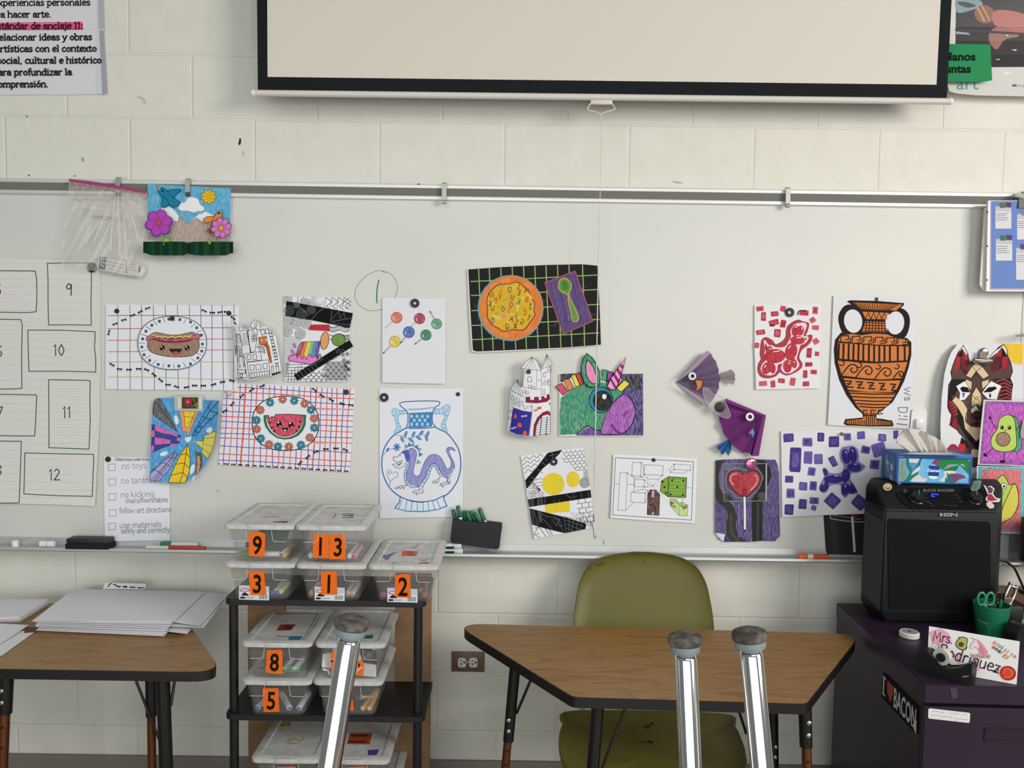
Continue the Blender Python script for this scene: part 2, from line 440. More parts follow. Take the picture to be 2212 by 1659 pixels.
# painted concrete-block wall: 16 x 8 inch blocks in running bond
WALLM = bpy.data.materials.new('painted_block'); WALLM.use_nodes = True
nt = WALLM.node_tree; b = nt.nodes['Principled BSDF']; N = nt.nodes.new; K = nt.links.new
tc = N('ShaderNodeTexCoord'); sx = N('ShaderNodeSeparateXYZ'); cb = N('ShaderNodeCombineXYZ')
wob = N('ShaderNodeTexNoise'); wob.inputs['Scale'].default_value = 9; wob.inputs['Detail'].default_value = 2
wm = N('ShaderNodeMath'); wm.operation = 'MULTIPLY_ADD'; wm.inputs[1].default_value = 0.006; 
xo = N('ShaderNodeMath'); xo.operation = 'ADD'; xo.inputs[1].default_value = 40 * .4064 + .2032 - .003
K(tc.outputs['Object'], sx.inputs[0]); K(sx.outputs['X'], xo.inputs[0]); K(xo.outputs[0], cb.inputs['X'])
K(tc.outputs['Object'], wob.inputs['Vector']); K(wob.outputs['Fac'], wm.inputs[0]); K(sx.outputs['Z'], wm.inputs[2]); K(wm.outputs[0], cb.inputs['Y'])
br = N('ShaderNodeTexBrick'); br.offset = 0.5; br.offset_frequency = 2; br.inputs['Scale'].default_value = 1.0
br.inputs['Mortar Size'].default_value = 0.0055; br.inputs['Mortar Smooth'].default_value = 0.65
br.inputs['Brick Width'].default_value = 0.4064; br.inputs['Row Height'].default_value = 0.2032
K(cb.outputs[0], br.inputs['Vector'])
n1 = N('ShaderNodeTexNoise'); n1.inputs['Scale'].default_value = 260; n1.inputs['Detail'].default_value = 4
n2 = N('ShaderNodeTexNoise'); n2.inputs['Scale'].default_value = 14; n2.inputs['Detail'].default_value = 6
K(tc.outputs['Object'], n1.inputs['Vector']); K(tc.outputs['Object'], n2.inputs['Vector'])
ad = N('ShaderNodeMath'); ad.operation = 'MULTIPLY_ADD'; ad.inputs[1].default_value = 0.14
K(n1.outputs['Fac'], ad.inputs[0])
ml = N('ShaderNodeMath'); ml.operation = 'MULTIPLY'; ml.inputs[1].default_value = -1.0
K(br.outputs['Fac'], ml.inputs[0]); K(ml.outputs[0], ad.inputs[2])
bp = N('ShaderNodeBump'); bp.inputs['Distance'].default_value = 0.006; bp.inputs['Strength'].default_value = 0.4
K(ad.outputs[0], bp.inputs['Height']); K(bp.outputs[0], b.inputs['Normal'])
mr = N('ShaderNodeMapRange'); mr.inputs[1].default_value = 0.35; mr.inputs[2].default_value = 0.75
K(n2.outputs['Fac'], mr.inputs[0])
mx = N('ShaderNodeMix'); mx.data_type = 'RGBA'; mx.inputs[6].default_value = hx('#e0ddd3'); mx.inputs[7].default_value = hx('#dad7cc')
K(mr.outputs[0], mx.inputs[0]); K(mx.outputs[2], b.inputs['Base Color'])
b.inputs['Roughness'].default_value = 0.55; b.inputs['Specular IOR Level'].default_value = 0.3

bm = BM(); box(bm, (-4.0, 0, 0), (4.0, 0.2, 3.4))
wall = structure(obj('wall_front', bm, WALLM, org=(0, 0, 0)))
a = Art(lambda u, v, h: at(u, v, -0.0004 - h))
a.c(0, 0, 3.95).P('2040 1185 2052 1180 2058 1195 2052 1230 2042 1238 2034 1225 2040 1200', '#2b2724', sm=1)  # dark patch paints the shade inside a small wall hole
a.P('2070 1295 2080 1290 2082 1320 2074 1335', '#aaa69c').P('1160 825 1200 822 1240 850 1242 885 1225 880 1215 850', '#bfbbb0')
a.P('690 1345 712 1340 722 1380 700 1378', '#a9a59b').P('218 990 238 986 240 1000 222 1002', '#8d7f74').P('236 1492 254 1488 258 1500 240 1502', '#6b645c').P('625 1496 648 1494 648 1506 628 1508', '#a39d93')
a.c(0, 0, 1).P('900 398 906 396 909 400 902 402', '#2a2a2a').P('1450 391 1468 393 1478 396 1462 396', '#a39f95')
structure(a.build('scuffs_and_hole_shade', wall))

FLOORM = mat('floor_tile', '#8d8678', 0.35, noise=(6, '#7d7668', 0.8))
bm = BM(); box(bm, (-4.0, -6.0, -0.1), (4.0, 0.0, 0.0)); structure(obj('floor', bm, FLOORM, org=(0, 0, 0)))
BASEM = mat('rubber_base', '#7d756c', 0.5)
bm = BM(); box(bm, (-4.0, -0.012, 0), (4.0, 0, 0.1016), 0.003); structure(obj('baseboard_front', bm, BASEM, org=(0, 0, 0)))

# ================================================================== whiteboard with rail and tray
WHITE = mat('board_enamel', '#d9d8d1', 0.48, spec=0.18, noise=(2.2, '#d3d3cd', 0.8))
ALU = mat('aluminium', '#e4e4e0', 0.4, 0.35)
ALUD = mat('tray_aluminium', '#c4c6c4', 0.38, 0.5)
CORK = mat('rail_strip', '#77756f', 0.9, noise=(700, '#6a6862', 1.0))
zt0, zt1 = at(1106, 402, -.03).z, at(1106, 434, -.03).z      # map rail top and bottom
ztr = at(1106, 1201, -.06).z
xs = at(2207, 700, BOARD).x
board = thing('whiteboard', 'wide white dry-erase board with aluminium map rail and marker tray', 'whiteboard', (0, -0.011, ztr), None)
bm = BM(); box(bm, (-3.2, BOARD, ztr), (xs - .0012, -0.001, zt1 + .01), .0008); obj('panel', bm, WHITE, board)
bm = BM(); box(bm, (xs + .0012, BOARD, ztr), (3.2, -0.001, zt1 + .01), .0008); obj('panel', bm, WHITE, board)
rail = BM(); hz = zt0 - zt1
box(rail, (-3.2, -.034, zt0 - .0115), (3.2, -.001, zt0), .002); box(rail, (-3.2, -.034, zt1), (3.2, -.001, zt1 + .0115), .002); box(rail, (-3.2, -.028, zt1 + .005), (3.2, -.001, zt0 - .005))
rail = obj('map_rail', rail, ALU, board)
bm = BM(); box(bm, (-3.2, -.031, zt1 + .0115), (3.2, -.027, zt0 - .0115)); obj('tack_strip', bm, CORK, rail)
bm = BM(); L_, T_ = -3.2, []
prof = [(-.001, .030), (-.022, .030), (-.0235, .028), (-.026, .012), (-.031, .006), (-.074, .006), (-.076, .0095), (-.080, .0095), (-.082, .002), (-.078, -.003), (-.001, -.003)]
prism(bm, [(-3.2, y, ztr + z) for y, z in prof], (6.4, 0, 0)); obj('marker_tray', bm, ALUD, board)
TRAYZ = ztr + .006
a = Art(onboard(.0002)); a.c(750, 570, 6.9125)
gc = '#4d9b78'
a.L('560 132 490 100 420 112 300 170 200 260 130 370 115 470 140 560 210 640 300 690 400 700 480 688 540 665', 8, gc, sm=1).L('520 690 620 600 705 500 745 400 740 290 690 190 610 128 520 105 580 140', 8, gc, sm=1)
a.L('473 245 452 340 440 470 446 585', 17, '#1f7f5c', sm=1)
a.build('marker_drawing', board)['label'] = 'green circled number 1 drawn on the board'
for s in ('1302 1166 1305 1166 1305 1171 1303 1171', '1302 1173 1305 1172 1305 1177 1303 1176', '1288 1187 1291 1186 1291 1190 1288 1190', '468 1060 472 1059 472 1062 469 1063', '1710 1199 1716 1198 1716 1202 1711 1202'):
    a = Art(onboard(.0002)).c(0, 0, 1).P(s, '#8d8b86'); a.build('ink_spot', board)

# hooks clipped over the map rail
HOOKM = mat('hook_steel', '#b4b4ae', 0.35, 0.8); HOOKD = mat('hook_pad', '#4d4b48', 0.6)
def hook(u, v0, v1, label, dark):
    p, q = at(u, v0, -.042), at(u, v1, -.046)
    h = thing('map_hook', label, 'hook', (p.x, -.036, q.z - .012), 'clips on the map rail')
    bm = BM(); x = p.x; w_ = .0075
    pr = [(-.030, p.z + .004), (-.038, p.z + .006), (-.046, p.z), (-.048, q.z), (-.046, q.z - .002), (-.0435, q.z), (-.0415, p.z - .004), (-.036, p.z + .001), (-.030, p.z + .0015)]
    prism(bm, [(x - w_, y, z) for y, z in pr], (2 * w_, 0, 0)); obj('clip_strap', bm, HOOKM, h)
    bm = BM(); tube(bm, [(x - w_ * .8, -.043, q.z - .006), (x + w_ * .8, -.043, q.z - .006)], .0065, 12); obj('roller', bm, HOOKD if dark else HOOKM, h)
hook(255, 386, 416, 'steel map hook holding the zip bag on the rail', True)
hook(406, 389, 415, 'steel map hook holding the flower scene on the rail', True)
hook(960, 398, 432, 'empty steel map hook left of the pull cord', False)
hook(1702, 408, 440, 'empty steel map hook right of the pull cord', False)
# big spring hook and binder clip at the right end of the rail
p = at(2206, 428, -.05)
t = thing('map_hook', 'bright metal map hook above the blue packet at the right end', 'hook', (p.x, -.05, p.z - .03), 'clips on the map rail')
bm = BM(); box(bm, (p.x - .016, -.075, p.z - .014), (p.x + .03, -.034, p.z + .018), .005); obj('clip_strap', bm, mat('bright_steel', '#dad8d2', .2, .9), t)

# ================================================================== projection screen pulled down in front of the wall
YS = -0.115
SCR = mat('screen_cloth', '#d9d2c6', 0.9, spec=0.1); SCB = mat('screen_border', '#15181c', 0.8, spec=0.2); BAR = mat('screen_bar', '#d6d0c6', 0.4)
c = at(1300, 210, YS)
scr = thing('projection_screen', 'pull-down white projection screen with black border and white bottom bar', 'projection screen', (c.x, YS, c.z))
def sheet3(name, px, y, th, m):
    bm = BM(); prism(bm, [at(u, v, y) for u, v in px], (0, th, 0)); return obj(name, bm, m, scr)
sheet3('border', [(552, -330), (557, 200), (2045, 216), (2072, -330)], YS, .0008, SCB)
sheet3('cloth', [(576, -300), (578, 166), (2023, 183), (2047, -300)], YS - .0006, .0005, SCR)
bm = BM(); p0, p1 = at(535, -330, YS), at(2090, -330, YS); box(bm, (p0.x, YS - .04, p0.z - .02), (p1.x, YS + .06, p0.z + .08), .012); obj('case', bm, mat('case_white', '#dcdad4', .5), scr)
bm = BM(); p0, p1 = at(549, 201, YS), at(2051, 219, YS); d = (p1 - p0).normalized()
tube(bm, [p0, p1], .0098, 20); bar = obj('bottom_bar', bm, BAR, scr)
for e, s in ((p0, -1), (p1, 1)):
    bm = BM(); lathe(bm, e - d * s * .004, d * s, [(.0104, 0), (.0112, .002), (.0112, .008), (.010, .0115), (.004, .012)]); obj('end_cap', bm, mat('end_cap_white', '#e4e0d8', .35), bar)
bm = BM(); hp = [at(u, v, YS - .008) for u, v in cat([(1277, 222), (1270, 232), (1271, 238), (1288, 242), (1298, 246), (1308, 242), (1326, 237), (1327, 231), (1321, 222)], 4)]
tube(bm, hp, .0019, 8); box(bm, at(1276, 223, YS - .010) - V((0, 0, .002)), at(1322, 218, YS + .002), .002)
obj('pull_handle', bm, BAR, scr)
bm = BM(); cp_ = [at(u, v, y) for u, v, y in ((1298, 246, YS - .008), (1300, 262, YS - .008), (1298, 330, YS - .006), (1297, 400, YS - .003), (1295, 470, YS), (1292, 600, YS), (1289, 760, YS), (1286, 940, YS), (1284, 1060, YS), (1283, 1110, YS))]
tube(bm, cp_, [.0016, .0016] + [.0011] * 3 + [.0018] * 4 + [.0013], 8); lathe(bm, at(1293, 478, YS), (0, 0, 1), [(.001, -.003), (.003, 0), (.001, .003)], 8)
obj('pull_cord', bm, mat('cord_white', '#d8d4cb', .7), scr)
bm = BM(); tube(bm, [at(u, v, YS) for u, v in cat([(1283, 1108), (1281, 1130), (1282, 1150), (1284, 1163), (1287, 1160), (1286, 1156)], 4)], .0013, 8); obj('cord_hook', bm, mat('wire_grey', '#8d8883', .4, .6), scr)
bm = BM(); tube(bm, [at(1284, 1000, YS), at(1283, 1120, YS)], .0009, 6); obj('cord_tail', bm, mat('wire_grey', '#8d8883'), scr)

# ================================================================== power outlet below the board
Q = lambda u, v: at(u, v, -.006)
p0, p1 = Q(975, 1451), Q(1047, 1409)
t = thing('power_outlet', 'brown wall plate with two white outlets left of the right table', 'outlet', ((p0.x + p1.x) / 2, 0, p0.z))
bm = BM(); box(bm, (p0.x, -.006, p0.z), (p1.x, 0, p1.z), .002); obj('cover_plate', bm, mat('plate_brown', '#6d5347', .45), t)
for u in (998, 1022.5):
    c = Q(u, 1431); bm = BM(); r_ = rounded([(c.x - .0135, -.0085, c.z - .0165), (c.x + .0135, -.0085, c.z - .0165), (c.x + .0135, -.0085, c.z + .0165), (c.x - .0135, -.0085, c.z + .0165)], .009)
    prism(bm, r_, (0, .004, 0)); s_ = obj('socket', bm, mat('socket_white', '#dcdad4', .4), t)
    a = Art(lambda u_, v_, h: at(u_, v_, -.0087 - h)); a.R(u - 4, 1426.3, u + 0.5, 1428, '#222').R(u - 5, 1433, u + 0.5, 1434.6, '#222').R(u - 3, 1433, u - 1.2, 1437.5, '#222').E(u + 5, 1431, 2.4, 2, '#222')
    a.build('slots', s_)
bm = BM(); c = Q(1010.5, 1430.5); lathe(bm, (c.x, -.0055, c.z), (0, -1, 0), [(.003, 0), (.003, .001), (.001, .0016)], 10); obj('screw', bm, ALU, t)
# ================================================================== tables
def wood(name, a, b_, rot):
    M = bpy.data.materials.new(name); M.use_nodes = True; nt = M.node_tree; b = nt.nodes['Principled BSDF']; N = nt.nodes.new; K = nt.links.new
    tc = N('ShaderNodeTexCoord'); mp = N('ShaderNodeMapping'); mp.inputs['Scale'].default_value = (1.1, 9.0, 1); mp.inputs['Rotation'].default_value = (0, 0, rot)
    n = N('ShaderNodeTexNoise'); n.inputs['Scale'].default_value = 1.6; n.inputs['Detail'].default_value = 3; n.inputs['Distortion'].default_value = 0.4
    mt = N('ShaderNodeMath'); mt.operation = 'MULTIPLY'; mt.inputs[1].default_value = 9.0
    fr = N('ShaderNodeMath'); fr.operation = 'FRACT'
    r = N('ShaderNodeMapRange'); r.inputs[1].default_value = 0.55; r.inputs[2].default_value = 1.0
    mp2 = N('ShaderNodeMapping'); mp2.inputs['Scale'].default_value = (8, 240, 1)
    n2 = N('ShaderNodeTexNoise'); n2.inputs['Scale'].default_value = 1.0; n2.inputs['Detail'].default_value = 4
    ad = N('ShaderNodeMath'); ad.operation = 'MULTIPLY_ADD'; ad.inputs[1].default_value = 0.55
    x = N('ShaderNodeMix'); x.data_type = 'RGBA'; x.inputs[6].default_value = hx(a); x.inputs[7].default_value = hx(b_)
    K(tc.outputs['Object'], mp.inputs[0]); K(mp.outputs[0], n.inputs['Vector']); K(n.outputs['Fac'], mt.inputs[0]); K(mt.outputs[0], fr.inputs[0]); K(fr.outputs[0], r.inputs[0])
    K(tc.outputs['Object'], mp2.inputs[0]); K(mp2.outputs[0], n2.inputs['Vector'])
    s = N('ShaderNodeMath'); s.operation = 'MULTIPLY'; s.inputs[1].default_value = 0.5
    K(r.outputs[0], s.inputs[0]); K(n2.outputs['Fac'], ad.inputs[0]); K(s.outputs[0], ad.inputs[2])
    K(ad.outputs[0], x.inputs[0]); K(x.outputs[2], b.inputs['Base Color'])
    b.inputs['Roughness'].default_value = 0.36; b.inputs['Specular IOR Level'].default_value = 0.4
    return M
OAK = wood('oak_laminate', '#a07845', '#75522a', 0.0)
EDGE = mat('black_edge', '#141211', 0.45); LEGB = mat('leg_black', '#141213', 0.35); BRASS = mat('leg_bronze', '#8a5436', 0.28, 0.85); BOLT = mat('bolt', '#c9c4bb', .25, .9)
ZT = 0.66
def tabletop(t, corners, rad, zt=ZT, th=.030):
    pt = rounded([(p.x, p.y, zt) for p in corners], rad, 7)
    c = sum((V(p) for p in pt), V((0, 0, 0))) / len(pt)
    bm = BM(); ins = [V(p) + (c - V(p)).normalized() * .0025 for p in pt]
    loft(bm, [[V(p) - V((0, 0, th - .003)) + V((0, 0, 0)) for p in pt], [V(p) - V((0, 0, .002)) for p in pt], [p - V((0, 0, .0004)) for p in ins]]); top = obj('edge_band', bm, EDGE, t)
    bm = BM(); prism(bm, ins, (0, 0, .0006)); 
    bmesh.ops.translate(bm, verts=bm.verts, vec=(0, 0, -.0005)); obj('tabletop', bm, OAK, t)
def tleg(t, top, foot, zc, r=.0155, holes=True, brace=None):
    """tapering black sleeve with an adjustable bronze leg below"""
    top, foot = V(top), V(foot); s = (top.z - zc) / (top.z - foot.z); mid = top.lerp(foot, s)
    bm = BM(); tube(bm, [top, mid], [r * 1.05, r], 14); leg = obj('leg', bm, LEGB, t)
    bm = BM(); tube(bm, [mid + V((0, 0, .02)), foot + V((0, 0, .012))], r * .78, 14); obj('leg_insert', bm, BRASS, leg)
    bm = BM(); lathe(bm, foot, (0, 0, 1), [(r * 1.2, 0), (r * 1.25, .006), (r * .9, .014)]); obj('foot_glide', bm, BOLT, leg)
    if holes:
        for k in range(2): bm = BM(); lathe(bm, mid + V((0, -r + .001, .035 + k * .032)), (0, -1, 0), [(.006, 0), (.006, .002), (.003, .004)], 10); obj('bolt', bm, BOLT, leg)
        for k in range(6): bm = BM(); q = mid.lerp(foot, (k + .6) / 9); lathe(bm, q + V((0, -r * .78 + .0006, 0)), (0, -1, 0), [(.0045, 0), (.0045, .001), (.003, .0012)], 10); obj('adjustment_hole', bm, EDGE, leg)
    if brace:
        bm = BM(); tube(bm, brace, .0042, 8); obj('brace', bm, LEGB, leg)
cs = [atz(u, v, ZT) for u, v in ((978, 1346), (1861, 1369), (1743.6, 1520.5), (1237, 1506))]
cen = sum(cs, V((0, 0, 0))) / 4
tR = thing('classroom_table', 'trapezoid oak-topped table in front of the olive chair', 'table', (cen.x, cen.y, 0), 'trapezoid classroom tables')
tabletop(tR, cs, [.055, .055, .03, .03])
yb, yf = cs[0].y - .07, cs[3].y + .05
def lp(u, v, y): return at(u, v, y)
for (u0, v0, u1, v1, y, zc, br) in ((1112, 1448, 1098, 1600, cs[0].y - .16, None, ((1146, 1470), (1116, 1541))), (1291, 1530, 1281, 1659, yf, .2, ((1350, 1533), (1301, 1659))),
                                (1739, 1535, 1741, 1612, yf, None, None), (1669, 1530, 1671, 1659, yb + .02, .25, ((1596, 1535), (1612, 1585)))):
    a_, b_ = lp(u0, v0, y), lp(u1, v1, y); d_ = (b_ - a_); a_ = a_ - d_ * ((a_.z - (ZT - .03)) / d_.z)
    f_ = a_ + d_ * ((0 - a_.z) / d_.z)
    bb = [lp(*q, y - .0 if i else y - .0) for i, q in enumerate(br)] if br else None
    if bb: bb = [bb[0].lerp(bb[1], -.15), bb[1]]; bb[0].z = min(bb[0].z, ZT - .029)
    tleg(tR, a_, f_, b_.z if zc is None else zc, .0155, True, bb)
# left table: the same trapezoid, long edge to the front
cs = [atz(415, 1358, ZT), atz(482, 1452, ZT)]
fr_ = cs[1]; yfL = fr_.y; dx = 1.22; half = .305
cs = [V((fr_.x - dx, yfL - .0, ZT)), fr_, V((fr_.x - half, max(fr_.y + .50, -.05) if 0 else min(fr_.y + .52, -.03), ZT)), V((fr_.x - dx + half, min(fr_.y + .52, -.03), ZT))]
# aim the slanted side through the photographed edge point
e = atz(418, 1362, ZT); k_ = (cs[2].y - fr_.y) / (e.y - fr_.y); cs[2].x = fr_.x + (e.x - fr_.x) * k_; cs[3].x = fr_.x - dx - (e.x - fr_.x) * k_
cen = sum(cs, V((0, 0, 0))) / 4
tL = thing('classroom_table', 'oak-topped table at the left carrying stacks of white paper', 'table', (cen.x, cen.y, 0), 'trapezoid classroom tables')
tabletop(tL, cs, [.05, .05, .03, .03])
for (u0, v0, u1, v1, y, zc, br) in ((352, 1472, 359, 1659, yfL + .07, .12, None), (326, 1472, 327, 1546, yfL + .36, None, ((294, 1471), (345, 1600))), (15, 1465, 12, 1540, yfL + .06, None, None)):
    a_, b_ = lp(u0, v0, y), lp(u1, v1, y); d_ = b_ - a_; a_ = a_ - d_ * ((a_.z - (ZT - .03)) / d_.z); f_ = a_ + d_ * ((0 - a_.z) / d_.z)
    bb = [lp(*q, y - .02) for q in br] if br else None
    if bb: bb[0].z = min(bb[0].z, ZT - .029)
    tleg(tL, a_, f_, b_.z if zc is None else zc, .0175 if u0 == 352 else .0165, u0 == 15, bb)
bm = BM(); tube(bm, [lp(377, 1471, yfL + .10), lp(369, 1525, yfL + .08)], .0042, 8); obj('brace', bm, LEGB, tL)
a_ = lp(330, 1472, yfL + .4); f_ = V((a_.x - .9, a_.y, 0)); tleg(tL, V((a_.x - .75, a_.y, ZT - .03)), f_ + V((.14, 0, 0)), .3, .0165, False)

# ================================================================== olive chair behind the right table
OLIVE = mat('olive_shell', '#68622a', 0.46, spec=0.35, noise=(3, '#605a25', .6))
px = [(1238, 1372), (1240, 1330), (1244, 1300), (1252, 1258), (1275, 1220), (1310, 1201), (1360, 1193), (1385, 1192), (1420, 1194), (1465, 1202), (1502, 1222), (1524, 1256), (1535, 1300), (1541, 1340), (1543, 1375)]
base = at(1390, 1600, -.35)
ch = thing('chair', 'olive green moulded chair pushed in behind the right table', 'chair', (base.x, -.35, 0))
def yb_(v): return -.105 - .085 * max(0, (v - 1192) / 180.0) ** 1.3
bm = BM(); pxs = cat(px, 5); pxs = pxs + [(1540, 1450), (1390, 1460), (1242, 1448)]
out = [V(at(u, v, yb_(v))) for u, v in pxs]
cen = sum(out, V((0, 0, 0))) / len(out)
rings = []
for s, dy in ((1.0, 0), (.995, -.006), (.93, .004), (.75, .012), (.5, .017), (.25, .02)):
    rings.append([cen + (p - cen) * s + V((0, dy, 0)) for p in out])
bk = [[p + V((0, .009 if i else .004, 0)) for p in r] for i, r in enumerate(rings)]
loft(bm, list(reversed(bk)) + rings, True, True); obj('backrest', bm, OLIVE, ch, ang=60)
zs = .415; left = [(1240, 1534), (1216, 1560), (1207, 1592), (1211, 1630), (1226, 1662)]; right = [(1612, 1662), (1612, 1625), (1604, 1598), (1588, 1566), (1556, 1540)]
pl = [atz(u, v, zs) for u, v in left] ; pr = [atz(u, v, zs) for u, v in right]
mid = [V((pl[-1].x + .05, pl[-1].y - .035, zs - .012)), V(((pl[-1].x + pr[0].x) / 2, pl[-1].y - .06, zs - .022)), V((pr[0].x - .05, pr[0].y - .035, zs - .012))]
o_ = cat([tuple(p) for p in pl + mid + pr] , 5, True); o_ = [V(p) for p in o_]
cen = sum(o_, V((0, 0, 0))) / len(o_); bm = BM(); rings = []
for s, dz in ((1, -.004), (.985, .001), (.93, -.008), (.75, -.017), (.45, -.021), (.2, -.022)): rings.append([cen + (p - cen) * s + V((0, 0, dz)) for p in o_])
loft(bm, [[p - V((0, 0, .010)) for p in r] for r in reversed(rings)] + rings); seat = obj('seat', bm, OLIVE, ch, ang=60)
a = Art(lambda u, v, h: atz(u, v, zs - .0155 + h)); a.c(960, 1180, 3.463)
for s in ('1518 1455 1540 1452 1562 1465 1550 1478 1530 1470', '1450 1470 1470 1460 1490 1464 1470 1472', '1495 1350 1520 1338 1545 1345 1520 1356', '1540 1322 1560 1315 1566 1324 1548 1330', '888 1545 900 1540 904 1556 892 1560'): a.P(s, '#35321c', sm=1)
a.build('stains', seat)
a = Art(lambda u, v, h: at(u, v, yb_(v) - .0072 - h)); a.c(960, 1180, 3.463)
for s in ('1160 140 1180 125 1202 132 1178 143', '1092 160 1104 157 1102 168 1094 168', '1490 110 1500 100 1504 112 1496 118', '1425 60 1460 58 1464 64 1430 66'): a.P(s, '#4f4a26', sm=1)
a.build('smudges', ch)
for sx_ in (-1, 1):
    for yy, zz in ((-.2, .385), (-.52, .385)):
        bm = BM(); tube(bm, [(cen.x + sx_ * .17, yy, zz), (cen.x + sx_ * .21, yy + (.05 if yy > -.3 else -.05), .01)], .011, 12); obj('leg', bm, mat('chair_chrome', '#c8c8c4', .2, .95), ch)
bm = BM(); tube(bm, cat([(cen.x - .17, -.2, .383), (cen.x - .17, -.5, .38), (cen.x + .17, -.5, .38), (cen.x + .17, -.2, .383)], 3), .009, 10)
for s in (-1, 1): tube(bm, [(cen.x + s * .12, -.2, .385), (cen.x + s * .14, -.13, .46), (cen.x + s * .14, -.125, .62)], .009, 10)
obj('under_frame', bm, mat('chair_chrome', '#c8c8c4'), ch)

# ================================================================== upturned chairs in front of the camera: chrome legs with glides in the air
CHROME = mat('chrome', '#e4e2de', 0.13, 1.0); GLIDE = mat('glide_grey', '#7f8a8c', 0.45); FELT = mat('felt_dirty', '#3b3735', 0.95, noise=(90, '#7d766b', .6))
wt = thing('work_table', 'table near the camera carrying upturned chairs', 'table', (CX + .1, -1.75, 0))
bm = BM(); box(bm, (CX - .75, -2.05, .70), (CX + .95, -1.45, .73), .006); obj('tabletop', bm, OAK, wt)
for sx_ in (CX - .68, CX + .88):
    for sy in (-1.98, -1.52): bm = BM(); tube(bm, [(sx_, sy, .70), (sx_, sy, .0)], .016, 12); obj('leg', bm, LEGB, wt)
def upturned(label, legs, seatc):
    t = thing('upturned_chair', label, 'chair', (seatc[0], seatc[1], .73), 'upturned chairs near the camera')
    bm = BM(); sz = .20
    pt = rounded([(seatc[0] - sz, seatc[1] - .17, .732), (seatc[0] + sz, seatc[1] - .17, .732), (seatc[0] + sz, seatc[1] + .17, .732), (seatc[0] - sz, seatc[1] + .17, .732)], .06)
    prism(bm, pt, (0, 0, .012)); obj('seat', bm, mat('blue_shell', '#2d4a78', .4), t)
    for (u0, v0, u1, v1, y0, y1, hv, r) in legs:
        a_, b_ = at(u0, v0, y0), at(u1, v1, y1); d_ = (b_ - a_); f_ = a_ + d_ * ((.745 - a_.z) / d_.z)
        ax = -d_.normalized(); bm = BM()
        tube(bm, [a_ - ax * .0015, a_ - ax * .004, f_], [r * .9, r, r], 32); lg = obj('leg', bm, CHROME, t)
        bm = BM(); lathe(bm, a_, ax, [(r * .80, -.001), (r * .85, .0015), (r * 1.22, .003), (r * 1.32, .005), (r * 1.36, .0115), (r * 1.3, .012)], 32); gl = obj('glide', bm, GLIDE, lg)
        bm = BM(); lathe(bm, a_, ax, [(r * 1.34, .0115), (r * 1.50, .0135), (r * 1.52, .019), (r * 1.42, .0225), (r * 1.1, .0243), (r * .5, .0248)], 32); obj('felt_pad', bm, FELT, gl)
upturned('upturned chair at lower centre-left, one chrome leg before the clear bins', [(755, 1379, 711, 1659, -1.80, -1.81, 0, .0132)], (at(735, 1650, -1.83).x - .1, -1.75))
upturned('upturned chair with two chrome legs before the right table', [(1481, 1414, 1492, 1659, -1.78, -1.79, 0, .0132), (1622, 1405, 1646, 1659, -1.80, -1.81, 0, .0132)], (at(1560, 1650, -1.83).x, -1.72))
# ================================================================== papers on the wall
def gw(s): return sum(GL.get(c, GL['o'])[0] for c in s)
INK = '#15130f'
a = Art(lifted(lambda u, v, h: at(u, v, -.003 - h), lambda u: .006 * max(0, (u - 205) / 25.0))).c(0, 0, 3.95)
a.sheet('-760 -160 876 -160 888 245 884 258 915 802 600 808 -760 815', '#dcd9de')
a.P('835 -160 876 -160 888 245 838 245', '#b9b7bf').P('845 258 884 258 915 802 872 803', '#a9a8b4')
a.L('-760 252 888 249', 2.5, '#bdbac0')
a.P('-500 198 706 186 710 250 -500 256', '#e2588f').P('200 200 500 196 500 205 200 210', '#f08ab0').L('-500 260 708 252', 4, '#4a1f33')
for s, xr, y in (('experiencias personales', 765, 50), ('para hacer arte.', 432, 150), ('Estándar de anclaje 11:', 704, 248), ('Relacionar ideas y obras', 780, 345), ('artísticas con el contexto', 820, 443), ('social, cultural e histórico', 862, 543), ('para profundizar la', 608, 643), ('comprensión.', 408, 745)):
    k_ = 74 * 1.12
    a.W(s, xr - gw(s) * k_ + 6, y, 74, 10.5, '#17131a' if '11' not in s else '#3d0f24', serif=.075, sx=1.12, rot=-.3)
tag(a.build('poster', cuts=(17, 1)), 'white paper sign in Spanish at the upper left of the wall', 'poster')

a = Art(lifted(lambda u, v, h: at(u, v, -.008 - h), None, lambda v: .035 * max(0, (v - 40) / 165.0) ** 2), 1760, 0, 4.878)
a.sheet('1415 -160 2440 -160 2440 1020 2050 1012 1700 1005 1500 985 1420 965 1400 900', '#d9d5cf', thick=.0006)
a.P('1490 -160 2440 -160 2440 705 1870 708 1478 700', '#2b2427')
a.P('1490 -20 1620 -60 1750 10 1760 60 1640 110 1500 130', '#7f98a0', sm=1).P('1500 30 1590 20 1700 60 1600 80', '#3b464a', sm=1)
a.E(1790, 150, 110, 95, '#8a5b45', rot=20).P('1880 130 2000 105 2250 170 2300 330 2180 360 1960 290 1880 240', '#b06a63', sm=1).P('1850 330 1960 270 2060 320 2150 380 2000 420 1920 520 1840 440', '#9c6a60', sm=1)
a.P('1700 80 1720 70 1800 220 1780 230', '#c08b66').P('1750 60 1770 60 1850 210 1835 220', '#c08b66').P('1480 300 2440 360 2440 380 1480 330', '#3c3236').P('1485 330 1620 345 1640 365 1490 360', '#8fa6ae')
a.T('art', 1488, 942, 205, '#7fa3a0', bold=.012).T('“', 2080, 950, 90, '#222', bold=.03).T('Art in', 2108, 918, 48, '#555')
for s in ('1980 770 2040 755 2070 765 2000 785', '2070 525 2130 520 2120 535', '1900 625 1950 620 1940 632', '2010 370 2040 368 2035 382'): a.P(s, '#f1ede6')
